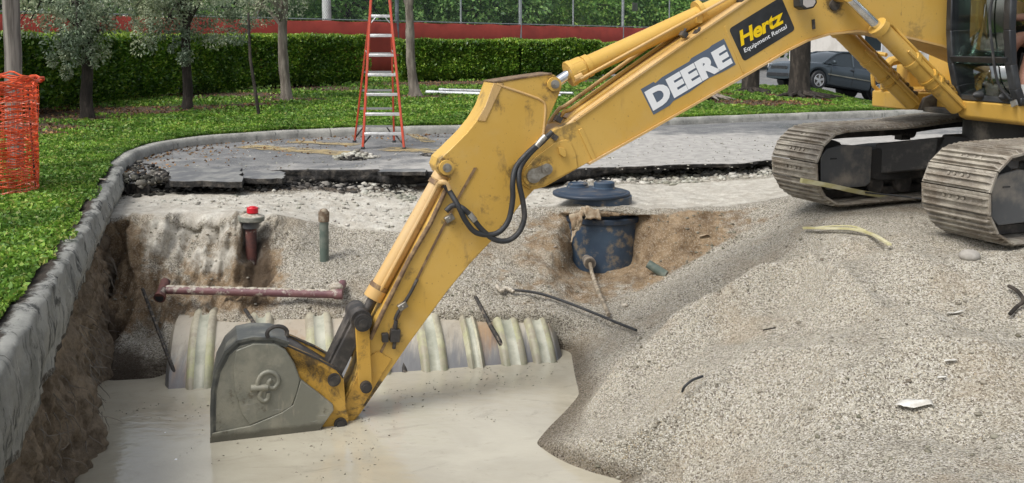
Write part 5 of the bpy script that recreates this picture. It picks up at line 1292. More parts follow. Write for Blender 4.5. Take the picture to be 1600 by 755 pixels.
mb = MB(); mb.prism_uz([(.35, .98), (1.0, .98), (.95, 1.10), (.60, 1.22), (.2, 1.5), (-.4, 1.5), (-.4, .98)], -.40, -.36); mb.prism_uz([(.35, .98), (1.0, .98), (.95, 1.10), (.60, 1.22), (.2, 1.5), (-.4, 1.5), (-.4, .98)], .10, .14); mb.box((.55, -.13, .99), (.8, .5, .05)); mb.build('boom_foot_bracket', M['frame'], ex, bevel=.01)
# --- cab
V0, V1 = .16, .93
fr_ = [(1.02, 1.10), (1.09, 1.24), (1.15, 1.45), (1.185, 1.75), (1.19, 2.05), (1.16, 2.35), (1.08, 2.62), (.98, 2.80), (.86, 2.86)]
mb = MB(); mb.prism([(u_, V0-.005, z_) for u_, z_ in ((1.035, 1.115), (1.0, .96), (.93, .93), (-.62, .93), (-.62, 1.115))], (0, V1-V0-.03, 0))
cabf = mb.build('cab_base', M['yellow'], ex, bevel=.02)
def pillar(pts, v_, wv, wu, mb):
    for (a, b) in zip(pts, pts[1:]):
        a3 = Vector((a[0], 0, a[1])); b3 = Vector((b[0], 0, b[1])); d = (b3-a3).normalized(); n_ = Vector((d.z, 0, -d.x)); n_ = n_ if n_.x > 0 else -n_
        q = [a3-d*.004, b3+d*.004, b3+d*.004-n_*wu, a3-d*.004-n_*wu]
        mb.add([Vector((p.x, v_-wv/2, p.z)) for p in q]+[Vector((p.x, v_+wv/2, p.z)) for p in q], [(0, 1, 2, 3), (7, 6, 5, 4), (0, 4, 5, 1), (1, 5, 6, 2), (2, 6, 7, 3), (3, 7, 4, 0)])
mb = MB(); pillar(fr_, V0+.03, .07, .09, mb); pillar(fr_, V1-.05, .08, .07, mb)
mb.box((1.0, (V0+V1)/2, 1.145), (.07, V1-V0, .06)); mb.box((.94, (V0+V1)/2, 2.81), (.14, V1-V0, .06))
for u_ in (.12, -.55): mb.box((u_, V1-.04, 2.0), (.08, .07, 1.75)); mb.box((u_, V0+.03, 2.0), (.08, .06, 1.75))
mb.box((.2, V1-.04, 1.14), (1.62, .06, .07)); mb.box((.2, V0+.03, 1.3), (1.6, .05, .36)); mb.box((-.55, (V0+V1)/2, 1.6), (.05, V1-V0-.06, 1.0)); mb.box((-.2, V1-.045, 1.45), (.66, .05, .6))
cab = mb.build('cab_frame', M['cab_black'], ex, bevel=.012)
mb = MB(); mb.box((.17, (V0+V1)/2, 2.90), (1.5, V1-V0, .10)); mb.build('roof', M['cab_black'], cab, bevel=.03)
mb = MB(); pillar([(1.15, 1.47), (1.17, 1.51)], (V0+V1)/2, V1-V0-.1, .02, mb); mb.build('windscreen_bar', M['rubber'], cab)
def pane(name, ptsz, v0, v1, inset=.03):
    mb = MB(); n = len(ptsz); vv = [(u_-inset, v0, z_) for u_, z_ in ptsz]+[(u_-inset, v1, z_) for u_, z_ in ptsz]; mb.add(vv, [(i, i+1, n+i+1, n+i) for i in range(n-1)])
    o = mb.build(name, M['glass'], cab, smooth=True); sdm = o.modifiers.new('thick', 'SOLIDIFY'); sdm.thickness = .005; return o
pane('upper_windscreen', fr_[2:], V0+.06, V1-.1); pane('lower_windscreen', fr_[:3], V0+.06, V1-.1, .025)
mb = MB(); mb.add([(.08, V0+.03, 1.5), (1.12, V0+.03, 1.5), (1.05, V0+.03, 2.6), (.08, V0+.03, 2.75)], [(0, 1, 2, 3)]); mb.build('side_window', M['glass'], cab)
mb = MB(); mb.tube(catmull([Vector((1.19, V1-.16, 2.2)), Vector((1.225, V1-.20, 1.9)), Vector((1.21, V1-.17, 1.6)), Vector((1.15, V1-.15, 1.3)), Vector((1.07, V1-.09, 1.16))], 5), .012, 8); mb.build('wiper', M['rubber'], cab, smooth=True)
mb = MB(); mb.box((1.065, V1-.045, 1.125), (.02, .06, .05), Matrix.Rotation(.4, 3, 'X')); mb.build('latch', M['bare_steel'], cab)
mb = MB(); mb.box((.5, (V0+V1)/2, 1.13), (1.0, V1-V0-.14, .03)); mb.build('floor_mat', M['rubber'], cab)
mb = MB(); mb.box((.22, .55, 1.50), (.5, .5, .14)); mb.box((-.02, .55, 1.85), (.12, .48, .66), Matrix.Rotation(-.15, 3, 'Y')); mb.box((.22, .55, 1.28), (.36, .36, .3)); mb.build('seat', M['rubber'], cab, bevel=.04)
for v_ in (.27, .83):
    mb = MB(); mb.box((.34, v_, 1.5), (.5, .12, .28)); mb.cyl((.56, v_, 1.62), (.62, v_, 1.86), .012, 8); mb.sphere((.625, v_, 1.88), (.025, .025, .045)); mb.build('control_console', M['cab_black'], cab, bevel=.015)
mb = MB()
for v_ in (.46, .62): mb.cyl((.82, v_, 1.14), (.74, v_, 1.55), .012, 8); mb.box((.80, v_, 1.20), (.12, .09, .02), Matrix.Rotation(.5, 3, 'Y'))
mb.build('pedal_lever', M['dark_steel'], cab)

# =================================================================== OPERATOR
def skin_body(name, joints, edges, mat, parent, root_i=0, sub=2):
    me = bpy.data.meshes.new(name); me.from_pydata([j[0] for j in joints], edges, []); o = link_mesh(name, me, mat, parent)
    md_ = o.modifiers.new('skin', 'SKIN'); md_.use_smooth_shade = True
    for i, j in enumerate(joints):
        r = j[1]; me.skin_vertices[0].data[i].radius = (r, r) if isinstance(r, (int, float)) else r; me.skin_vertices[0].data[i].use_root = (i == root_i)
    s_ = o.modifiers.new('sub', 'SUBSURF'); s_.levels = sub; s_.render_levels = sub
    return o
M['skin'] = simple('skin', (.46, .24, .17), .55, 0, (.40, .19, .13), 6); M['shirt'] = simple('green_shirt', (.045, .085, .06), .9, 0, (.03, .06, .045), 8); M['shorts'] = simple('dark_blue_trousers', (.03, .04, .07), .9); M['sock'] = simple('white_sock', (.7, .7, .68), .9); M['hair'] = simple('dark_hair', (.02, .014, .01), .8)
pr = empty('person', (CX+dv.x*.22, CY+dv.y*.22, CZ+1.57), EX_ROT, 'seated person in green shirt and shorts working the levers inside the cab', 'person')
ph = -1.57
def J(u_, v_, z_): return (u_, v_, z_+ph)
jn = [(J(.0, .55, 1.66), .14), (J(-.03, .55, 1.85), .13), (J(-.05, .55, 2.05), (.14, .16)), (J(-.03, .55, 2.18), .09), (J(-.02, .55, 2.26), .055), (J(.01, .55, 2.36), .085), (J(.01, .55, 2.46), .09),
      (J(-.04, .36, 2.12), .065), (J(.08, .31, 1.88), .048), (J(.33, .30, 1.87), .034),
      (J(-.04, .74, 2.12), .065), (J(.08, .79, 1.88), .048), (J(.33, .82, 1.87), .034),
      (J(.02, .46, 1.64), .10), (J(.44, .44, 1.68), .075), (J(.66, .46, 1.30), .05), (J(.68, .46, 1.2), .042), (J(.82, .46, 1.17), .036),
      (J(.02, .64, 1.64), .10), (J(.44, .70, 1.70), .075), (J(.64, .76, 1.32), .052), (J(.66, .76, 1.2), .042), (J(.80, .77, 1.17), .036)]
ed = [(0, 1), (1, 2), (2, 3), (3, 4), (4, 5), (5, 6), (2, 7), (7, 8), (8, 9), (2, 10), (10, 11), (11, 12), (0, 13), (13, 14), (14, 15), (15, 16), (16, 17), (0, 18), (18, 19), (19, 20), (20, 21), (21, 22)]
skin_body('body', jn, ed, M['skin'], pr)
sj = [(J(.0, .55, 1.66), .165), (J(-.03, .55, 1.85), .155), (J(-.05, .55, 2.05), (.165, .18)), (J(-.03, .55, 2.19), .085), (J(-.04, .35, 2.12), .088), (J(.03, .31, 1.98), .075), (J(-.04, .75, 2.12), .088), (J(.03, .79, 1.98), .075)]
skin_body('shirt', sj, [(0, 1), (1, 2), (2, 3), (2, 4), (4, 5), (2, 6), (6, 7)], M['shirt'], pr)
skin_body('shorts', [(J(.0, .55, 1.64), .16), (J(.03, .46, 1.64), .12), (J(.36, .44, 1.675), .10), (J(.03, .64, 1.64), .12), (J(.36, .69, 1.695), .10)], [(0, 1), (1, 2), (0, 3), (3, 4)], M['shorts'], pr)
for v_ in (.46, .765):
    mb = MB(); mb.tube([J(.66, v_, 1.19), J(.655, v_, 1.28)], .056, 12); mb.build('sock', M['sock'], pr, smooth=True)
    mb = MB(); mb.sphere(J(.75, v_, 1.175), (.15, .055, .05), 12, 8); mb.build('shoe', M['rubber'], pr, smooth=True)
mb = MB(); mb.sphere(J(-.01, .55, 2.45), (.105, .095, .11), 14, 8); mb.build('hair', M['hair'], pr, smooth=True)
mb = MB()
for v_ in (.515, .585): mb.sphere(J(.092, v_, 2.41), (.01, .014, .009), 8, 5)
mb.build('eyes', M['white_decal'], pr)
mb = MB(); mb.prism([J(.085, .54, 2.41), J(.085, .56, 2.41), J(.12, .562, 2.36), J(.12, .538, 2.36)], (-.03, 0, 0)); mb.build('nose', M['skin'], pr)
for v_, s_g in ((.30, 1), (.82, -1)):                                    # fingers closed round the lever knobs
    c_ = Vector(J(.385, v_, 1.875))
    for k, ln in enumerate((.9, 1.0, .95, .8)):
        z_ = .028-.018*k; pts = [c_+Vector((-.03, s_g*.03, z_)), c_+Vector((.01, s_g*.035*ln, z_)), c_+Vector((.036*ln, s_g*.012, z_)), c_+Vector((.030*ln, -s_g*.018, z_)), c_+Vector((.008, -s_g*.026, z_))]
        mb = MB(); mb.tube(pts, [.010, .0095, .009, .0085, .007], 7); mb.build('finger', M['skin'], pr, smooth=True)
    mb = MB(); mb.tube([c_+Vector((-.04, -s_g*.005, .02)), c_+Vector((-.01, -s_g*.032, .034)), c_+Vector((.018, -s_g*.026, .044))], [.012, .011, .009], 7); mb.build('thumb', M['skin'], pr, smooth=True)
# =================================================================== BURIED TANK
ta = at_z(280, 607, WZ); tb_ = at_z(880, 562.5, WZ); tdir = (tb_-ta); tdir.z = 0; tl = tdir.length; tdir.normalize(); tnr = Vector((-tdir.y, tdir.x, 0))
RT_ = 1.2; TZ = -2.14; hc = math.sqrt(RT_**2-(WZ-TZ)**2)
tax = ta+tnr*hc; tax.z = TZ
tank = empty('storage_tank', (tax.x, tax.y, TZ), label='large ribbed fibreglass tank half buried at the back of the pit', cat='tank')
t = NT('muddy_fibreglass')
c = t.mix(t.ramp(t.noise(2.2, 7, .65, vec=t.coord((2.2, .5, .5))), .35, .65), (.30, .27, .22), (.48, .45, .38))
c = t.mix(t.math('MULTIPLY', t.ramp(t.noise(1.5, 6, .6, vec=t.coord((2.0, .4, .4))), .48, .58), .75), c, (.33, .185, .075))
sx = t.n('SeparateXYZ'); t.l(t.coord(), sx.inputs[0])
c = t.mix(t.math('MULTIPLY', t.ramp(t.math('ADD', sx.outputs[2], t.math('MULTIPLY', t.noise(5, 6, .7, vec=t.coord((3, .3, .4))), .5)), 1.36, 1.10), .85), c, (.12, .13, .15))
sed = t.ramp(t.math('ADD', sx.outputs[2], t.math('MULTIPLY', t.math('SUBTRACT', t.noise(3.2, 8, .7), .5), .45)), 1.04, 1.16)
c = t.mix(t.math('MULTIPLY', sed, .8), c, (.40, .365, .30)); c = t.mix(t.math('MULTIPLY', t.ramp(t.noise(16, 7, .75, vec=t.coord((1.6, .5, .5))), .55, .68), .5), c, (.20, .18, .145))
M['tank'] = t.done(c, .45, 0, t.bump(t.noise(8, 5), .01), .4)
t = NT('pale_yellow_fibreglass')
c = t.mix(t.ramp(t.noise(3, 6, .65, vec=t.coord((1, .6, .6))), .35, .7), (.36, .365, .20), (.46, .45, .33))
sx = t.n('SeparateXYZ'); t.l(t.coord(), sx.inputs[0])
wl_ = t.ramp(t.math('ADD', sx.outputs[2], t.math('MULTIPLY', t.math('SUBTRACT', t.noise(6, 6, .7), .5), .4)), 1.02, .84)
sd_ = t.ramp(t.math('ADD', sx.outputs[2], t.math('MULTIPLY', t.math('SUBTRACT', t.noise(4, 8, .7), .5), .45)), 1.06, 1.2)
c = t.mix(t.math('MULTIPLY', sd_, .7), t.mix(t.math('MULTIPLY', wl_, .6), c, (.13, .13, .11)), (.42, .385, .31))
M['rib_y'] = t.done(t.mix(t.math('MULTIPLY', t.ramp(t.noise(5, 7, .75), .42, .62), .9), c, (.29, .26, .20)), .5, 0, t.bump(t.noise(20, 5), .006))
t = NT('rib_web'); c = t.mix(t.ramp(t.noise(3, 6, .7), .35, .65), (.27, .28, .22), (.44, .44, .36)); M['rib_g'] = t.done(c, .5)
tq = Matrix.Rotation(math.atan2(tdir.y, tdir.x), 3, 'Z')
def tank_ring(mb, prof, seg=72):
    """prof: (s along axis, radius)"""
    n = len(prof); vs = []; fs = []
    for (s, r) in prof:
        for k in range(seg): an = 2*math.pi*k/seg; vs.append(tq @ Vector((s, r*math.cos(an), r*math.sin(an))))
    for i in range(n-1):
        for k in range(seg): k2 = (k+1) % seg; fs.append((i*seg+k, i*seg+k2, (i+1)*seg+k2, (i+1)*seg+k))
    return mb.add(vs, fs)
mb = MB(); tank_ring(mb, [(-.16, .2), (-.15, .8), (-.13, 1.12), (-.09, RT_)]+[(s, RT_) for s in np.linspace(-.05, tl-.05, 20)]+[(tl+.02, 1.12), (tl+.08, .7), (tl+.09, .1)])
mb.build('shell', M['tank'], tank, smooth=True)
def s_at(px):
    p = at_z(px, 585, WZ); return (Vector((p.x, p.y, 0))-Vector((ta.x, ta.y, 0))).dot(tdir)
for px, wd in ((316, .20), (408, .2), (502, .22), (592, .2), (683, .22), (752, .13), (816, .22), (868, .20)):
    s = s_at(px); h = .055
    o = MB(); tank_ring(o, [(s-wd*.5-.02, RT_-.01), (s-wd*.5, RT_+h*.7), (s-wd*.36, RT_+h), (s-wd*.22, RT_+h*.8)]); o.m = 1; tank_ring(o, [(s-wd*.22, RT_+h*.8), (s-wd*.12, RT_+h*.45), (s+wd*.12, RT_+h*.45), (s+wd*.22, RT_+h*.8)]); o.m = 0
    tank_ring(o, [(s+wd*.22, RT_+h*.8), (s+wd*.36, RT_+h), (s+wd*.5, RT_+h*.7), (s+wd*.5+.02, RT_-.01)])
    o.build('rib', [M['rib_y'], M['rib_g']], tank, smooth=True, angle=60)

# =================================================================== BLUE SUMP
M['blue'] = simple('blue_plastic', (.028, .050, .085), .5, 0, (.045, .075, .115), 4, .4, .7, (30, .002), ((.20, .165, .12), 6, .52, .66))
M['blue_dark'] = simple('dark_blue_rim', (.02, .035, .06), .5, 0, (.12, .10, .08), 7, .5, .75)
sx_, sy_ = (943-800)/F*11.15*1.0, 11.15
sump = empty('manhole_sump', (sx_, sy_, -.85), label='blue plastic sump chamber with a round lid at the edge of the pit', cat='sump')
S0 = Vector((sx_, sy_, 0))
mb = MB(); mb.cyl(S0+Vector((0, 0, -.95)), S0+Vector((0, 0, -.26)), .42, 48); mb.cyl(S0+Vector((0, 0, -.26)), S0+Vector((0, 0, -.05)), .33, 40); mb.build('chamber', M['blue'], sump, world=True, smooth=True)
mb = MB(); mb.cyl(S0+Vector((0, 0, -.325)), S0+Vector((0, 0, -.262)), .44, 48); mb.build('rim', M['blue_dark'], sump, world=True, smooth=True, bevel=.008)
lc0 = at_z(924, 297, .0); LZ = -.01
mb = MB(); n = 52; pts = [Vector((lc0.x+.44*math.cos(2*math.pi*k/n), lc0.y+.44*math.sin(2*math.pi*k/n), LZ-.045)) for k in range(n)]
mb.prism(pts, (0, 0, .04)); lid = mb.build('lid', M['blue_dark'], sump, world=True, bevel=.012)
def lathe(c, prof, seg=48):
    mb = MB(); vs = []; fs = []
    for (r, z) in prof:
        for k in range(seg): an = 2*math.pi*k/seg; vs.append(Vector((c.x+r*math.cos(an), c.y+r*math.sin(an), z)))
    for i in range(len(prof)-1):
        for k in range(seg): k2 = (k+1) % seg; fs.append((i*seg+k, i*seg+k2, (i+1)*seg+k2, (i+1)*seg+k))
    return mb.add(vs, fs)
lathe(lc0, [(.40, LZ-.004), (.385, LZ+.006), (.30, LZ+.010), (.0, LZ+.012)]).build('lid_dome', M['blue_dark'], lid, world=True, smooth=True)
for px, py, r, h in ((903, 288, .115, .030), (944, 290, .120, .055)):
    c_ = at_z(px, py, LZ+.04); lathe(c_, [(r*1.15, LZ+.0), (r*1.12, LZ+.02), (r, LZ+.025), (r, LZ+.02+h), (r*.9, LZ+.03+h), (r*.85, LZ+.015+h), (0, LZ+.015+h)]).build('cap', M['blue'], lid, world=True, smooth=True)
mb = MB(); q0 = at_y(917, 405, 10.80); q1 = at_y(922, 412, 10.64); mb.cyl(q0, q1, .055, 20); mb.cyl(q0+(q1-q0)*.6, q1, .066, 20); mb.build('pipe_boot', simple('grey_boot', (.16, .14, .12), .8, 0, (.3, .25, .19), 9), sump, world=True, smooth=True)
M['cordm'] = simple('muddy_cord', (.17, .14, .10), .8, 0, (.36, .31, .24), 14, .4, .65)
mb = MB(); mb.tube(catmull([q1, at_y(926, 430, on_pit(926, 430).y-.08), at_y(938, 462, on_pit(938, 462).y-.08), at_y(951, 492, on_pit(951, 492).y-.05)], 6), .021, 8)
tag(mb.build('conduit', M['cordm'], smooth=True), 'muddy conduit hanging from the blue sump down to the soil', 'conduit')
# torn mud caked sheet hanging beside it
def crumple(name, pts, nxx, nyy, mat, amp, label, cat, thick=.004, seed=0, loc=None):
    a, b, c_, d = [Vector(p) for p in pts]; vv = []; N = (b-a).cross(d-a).normalized()
    for i in range(nxx+1):
        for j in range(nyy+1):
            u_, v_ = i/nxx, j/nyy; p = (a*(1-u_)+b*u_)*(1-v_)+(d*(1-u_)+c_*u_)*v_
            q = np.array([[p.x*9+seed, p.y*9, p.z*9]]); k = float(fbm(q, 1.0, 4)[0]); k2 = float(fbm(q+50, 1.5, 3)[0])
            vv.append(p+N*k*amp+(b-a).normalized()*k2*amp*.8+(d-a).normalized()*float(fbm(q+90, 1.5, 3)[0])*amp*.8)
    fs = [(i*(nyy+1)+j, (i+1)*(nyy+1)+j, (i+1)*(nyy+1)+j+1, i*(nyy+1)+j+1) for i in range(nxx) for j in range(nyy)]
    mb = MB(); mb.add(vv, fs); o = mb.build(name, mat, smooth=True, angle=80); s = o.modifiers.new('thick', 'SOLIDIFY'); s.thickness = thick
    return tag(o, label, cat)
M['mudsheet'] = simple('mud_caked_sheet', (.34, .28, .20), .85, 0, (.20, .13, .07), 9, .4, .65, (30, .006))
crumple('torn_sheet', [at_y(890, 338, 10.68), at_y(914, 322, 10.72), at_y(908, 352, 10.62), at_y(895, 378, 10.58)], 12, 14, M['mudsheet'], .045, 'mud caked torn sheet hanging left of the blue sump chamber', 'sheet', .012)
crumple('torn_sheet', [at_y(908, 322, 10.70), at_y(938, 328, 10.70), at_y(936, 341, 10.66), at_y(912, 343, 10.66)], 12, 6, M['mudsheet'], .04, 'short mud caked sheet just under the blue lid', 'sheet', .012, 5)
M['green_pipe'] = simple('green_grey_pipe', (.09, .12, .10), .6, 0, (.17, .19, .16), 8)
g0 = on_pit(1014, 412); g1 = on_pit(1040, 432); mb = MB(); mb.tube([at_dist(1012, 412, g0.length*.985), at_dist(1040, 430, g0.length*.98)], [.045, .05], 14)
tag(mb.build('pipe_stub', M['green_pipe'], smooth=True), 'short grey green pipe end poking out of the slope right of the sump', 'pipe')

# =================================================================== PIPES AND RODS IN THE PIT
M['rust_pipe'] = simple('rusty_pipe', (.14, .055, .045), .75, .1, (.06, .035, .035), 9, .4, .65, (40, .003), ((.42, .39, .33), 7, .55, .68))
M['purple_pipe'] = simple('purple_brown_pipe', (.13, .055, .065), .55, 0, (.20, .10, .10), 8, .4, .7, None, ((.42, .38, .32), 11, .54, .66))
M['mud_white'] = simple('gravel_dust_crust', (.50, .46, .39), .95, 0, (.32, .28, .22), 30, .4, .6, (60, .01))
a = on_pit(256, 453); b = on_pit(527, 460); Yp_ = min(a.y, b.y)-.17; a = at_y(256, 453, Yp_); b = at_y(527, 460, Yp_-.03)
pr_ = empty('pipe_run', (a.x, a.y, a.z), label='long purple brown pipe with elbows lying across the back wall', cat='pipe')
mb = MB(); mb.cyl(a, b, .040, 18); mb.build('pipe', M['purple_pipe'], pr_, world=True, smooth=True)
mb = MB()
for k in range(40):                                                        # crust on top of the pipe
    t_ = (k+.5)/40; c_ = a.lerp(b, t_); mb.sphere(c_+Vector((0, .004, .026)), (.062, .030, .018+.006*math.sin(k*2.3)), 8, 5)
mb.build('dust_crust', M['mud_white'], pr_, world=True, smooth=True, angle=80)['kind'] = 'stuff'
mb = MB(); mb.tube([a+Vector((-.01, .09, .06)), a+Vector((-.008, .02, .02)), a+Vector((-.005, -.10, -.045))], .047, 18, cap=True); mb.cyl(a+Vector((-.005, -.085, -.038)), a+Vector((-.005, -.115, -.052)), .056, 18); e_ = mb.build('elbow', M['rust_pipe'], pr_, world=True, smooth=True)
mb = MB(); mb.cyl(a+Vector((-.005, -.1145, -.0515)), a+Vector((-.005, -.1175, -.0525)), .040, 18); mb.build('bore', M['rubber'], e_, world=True)
mb = MB(); mb.cyl(b-Vector((.03, 0, 0)), b+Vector((.05, 0, 0)), .050, 18); mb.tube([b+Vector((.0, 0, 0)), b+Vector((.0, .12, .02)), b+Vector((.0, .3, .03))], .042, 14); mb.build('elbow', M['purple_pipe'], pr_, world=True, smooth=True)
mb = MB(); mb.sphere(b+Vector((-.02, .05, .06)), (.07, .05, .045), 10, 6); mb.build('mud_clump', M['mud_white'], pr_, world=True, smooth=True)
# upright pipe
Yv = 10.12; mb = MB(); a = at_y(507, 418, Yv); b = at_y(506, 332, Yv); d_ = (b-a).normalized(); mb.cyl(a-d_*.15, b, .047, 18)
up_ = empty('upright_pipe', a, label='upright grey green pipe with a rusty collar standing in the gravel slope', cat='pipe'); mb.build('pipe', M['green_pipe'], up_, world=True, smooth=True)
mb = MB(); mb.cyl(at_y(506, 346, Yv), at_y(506, 331, Yv), .056, 18); mb.sphere(at_y(506, 330, Yv), (.045, .045, .03), 12, 6); mb.build('collar', simple('rusty_collar', (.17, .12, .08), .85, .2, (.33, .29, .22), 20, bump=(30, .004)), up_, world=True, smooth=True)
# capped fitting
Yf = 10.30; F_ = lambda x, y: at_y(x, y, Yf)
cf = empty('fill_fitting', F_(392, 412), label='rusty riser with a grey flange and small red cap at the shelf edge', cat='fitting')
mb = MB(); mb.cyl(F_(393, 430), F_(392, 352), .058, 20); mb.build('riser', M['rust_pipe'], cf, world=True, smooth=True)
mb = MB(); mb.cyl(F_(392, 356), F_(392, 345), .085, 24); mb.cyl(F_(392, 347), F_(392, 343), .115, 28); mb.build('collar', M['guard'], cf, world=True, smooth=True)
mb = MB(); mb.cyl(F_(392.5, 345), F_(392.5, 337.5), .138, 32); mb.build('flange', simple('grey_green_flange', (.16, .17, .14), .7, 0, (.30, .29, .25), 9), cf, world=True, bevel=.006)
mb = MB(); mb.tube([F_(393, 338), F_(393, 334)], [.12, .07], 24); mb.build('dust_mound', M['mud_white'], cf, world=True, smooth=True)
mb = MB(); mb.cyl(F_(394.5, 333), F_(394.5, 324), .060, 24); mb.cyl(F_(394.5, 324.5), F_(394.5, 322.5), .035, 16); mb.build('red_cap', simple('red_plastic', (.58, .015, .03), .35), cf, world=True, bevel=.008)
# rods
M['rod'] = simple('muddy_steel_rod', (.035, .032, .03), .7, .3, (.24, .2, .15), 25, .5, .7, (60, .003))
def rod(name, pts, r, label, mat='rod', cat='rod', seg=8):
    mb = MB(); mb.tube(pts, r, seg); return tag(mb.build(name, M[mat], smooth=True, angle=60), label, cat)
rod('steel_rod', [at_y(223, 452, on_pit(223, 452).y-.12), at_y(262, 556, 8.58), at_z(285, 613, WZ-.05)], .017, 'thin dark rod leaning from the left wall into the water')
rod('steel_rod', [at_y(743, 464, 9.62), at_y(768, 512, 9.25), at_z(806, 577, WZ-.05)], [.018, .022, .026], 'dark rod leaning across the ribbed tank right of the arm')
rod('steel_rod', [at_y(383, 484, on_pit(383, 484).y-.1), at_y(408, 522, 8.75), at_y(414, 532, 8.6)], .018, 'short dark rod rising behind the bucket')
rod('steel_rod', [at_y(626, 548, 9.05), at_z(634, 592, WZ-.05)], .03, 'short muddy rod in the water just behind the arm tip')
rod('wood_sliver', [at_y(265, 560, 9.1), at_y(272, 578, 9.0)], .014, 'small pale splinter stuck to the leaning rod at left', 'mud_white', 'splinter')
def drape(pxs_, lift=.015):
    out = []
    for p in pxs_:
        g = on_pit(*p[:2]); d = ray(*p[:2]); s = (g-O).length/d.length; l = lift if len(p) < 3 else p[2]
        out.append(O+d*(s-l*4)+Vector((0, 0, 0)))
    return out
cp = drape([(782, 451), (800, 453, .02), (840, 458, .03), (884, 472, .03), (930, 490, .03), (968, 506, .02), (994, 516)])
rod('cable', catmull(cp[1:], 5), .014, 'black cable lying down the soil slope toward the mound', 'rubber', 'cable')
rod('cable_sleeve', catmull(drape([(776, 446), (783, 455), (790, 450), (803, 456)]), 4), .02, 'pale frayed sleeve on the left end of the black cable', 'mud_white', 'sleeve')
rod('black_cord', catmull(drape([(1066, 612), (1070, 604, .02), (1082, 594, .02), (1098, 588)], .012), 5), .009, 'short curled black cord on the near gravel', 'rubber', 'cord')
rod('root', catmull(drape([(1576, 447), (1590, 455, .02), (1599, 470, .02), (1588, 480), (1578, 491)], .012), 4), .014, 'dark bent root on the gravel at the right edge', 'dark_bark', 'root')
M['strip'] = simple('yellow_timber_lath', (.46, .42, .20), .7, 0, (.60, .57, .38), 9, .4, .65, stretch=(.4, .4, 1))
def lath(name, pts, w_, th_, mat, label, cat='lath'):
    mb = MB(); n = len(pts); vs = []
    for i, p in enumerate(pts):
        t_ = (pts[min(i+1, n-1)]-pts[max(i-1, 0)]).normalized(); s = t_.cross(Vector((0, 0, 1))).normalized()*w_/2; u_ = s.cross(t_).normalized()*th_/2
        vs += [p-s-u_, p+s-u_, p+s+u_, p-s+u_]
    fs = [(3, 2, 1, 0), (4*n-4, 4*n-3, 4*n-2, 4*n-1)]
    for i in range(n-1):
        for k in range(4): fs.append((4*i+k, 4*i+(k+1) % 4, 4*i+4+(k+1) % 4, 4*i+4+k))
    mb.add(vs, fs); return tag(mb.build(name, mat, bevel=.002), label, cat)
a = at_y(1252, 282, 9.42); b = at_z(1400, 308, .07)
pts = catmull([a, at_y(1300, 291, 9.6)*1.0, at_y(1352, 302, 9.95), b], 5)
lath('timber_lath', pts, .035, .045, M['strip'], 'pale yellow lath leaning across the front of the far track')
rod('wire', [at_y(1352, 301, 9.9), at_y(1395, 305, 9.9), at_y(1450, 312, 9.6)], .009, 'dark wire running from the lath between the two tracks', 'rubber', 'wire')
lath('timber_lath', catmull(drape([(1256, 356, .004), (1290, 357, .006), (1330, 358, .008), (1362, 366, .006), (1390, 382, .004)]), 5), .032, .02, M['strip'], 'curved pale yellow lath lying on the gravel below the tracks')
lath('timber_lath', catmull(drape([(1256, 358, .003), (1290, 354, .005), (1328, 353, .01), (1352, 360, .006)]), 5), .02, .012, M['strip'], 'thin shorter sliver lying against the curved lath')
def boulder(px, py, r, mat, label, name='stone', cat='stone', fl=.6):
    g = on_pit(px, py); mb = MB(); mb.sphere((0, 0, 0), (r, r*.8, r*fl), 16, 10); V0 = np.array(mb.v); k = 1+.12*fbm(V0+px, 1.2/r*.3, 3); mb.v = [tuple(Vector(v)*float(q)+g+Vector((0, 0, r*fl*.35))) for v, q in zip(V0, k)]
    return tag(mb.build(name, mat, smooth=True, angle=80), label, cat)
M['stone'] = simple('grey_stone', (.30, .28, .25), .85, 0, (.42, .40, .36), 6, bump=(20, .01))
boulder(1515, 394, .085, M['stone'], 'smooth grey stone on the gravel below the near track')
boulder(976, 478, .035, M['mud_white'], 'small pale lump beside the end of the black cable', 'clod', 'clod')
M['sheet'] = simple('white_plastic_scrap', (.62, .62, .58), .6, 0, (.45, .43, .38), 12)
def scrap(px, py, wx, wy, label, amp=.02, seed=0, mat='sheet', rot=0.0):
    g = on_pit(px, py); e = lambda x, y: g+Vector((x*math.cos(rot)-y*math.sin(rot), x*math.sin(rot)+y*math.cos(rot), .02+.10*x))
    return crumple('scrap', [e(-wx, -wy*.5), e(wx, -wy), e(wx*.8, wy*.4), e(-wx*.7, wy)], 10, 5, M[mat], amp, label, 'scrap', .003, seed)
scrap(1423, 633, .105, .05, 'torn white plastic scrap on the near gravel', .02, 0, rot=-.3)
scrap(1490, 484, .05, .03, 'small white scrap below the near track', .012, 4)
scrap(1101, 368, .06, .05, 'pale flake stuck on the slope left of the far track', .012, 8, 'mudsheet')
scrap(1484, 566, .04, .016, 'tiny pale chip near the right of the mound', .008, 12)
scrap(1472, 590, .03, .012, 'tiny pale chip above the torn scrap', .006, 16)
rod('twig', drape([(1302, 404), (1290, 428)]), .006, 'pale twig lying on the mound crest', 'mud_white', 'twig')
rod('twig', drape([(1192, 516), (1212, 512)]), .006, 'short twig on the near slope of the mound', 'dark_bark', 'twig')
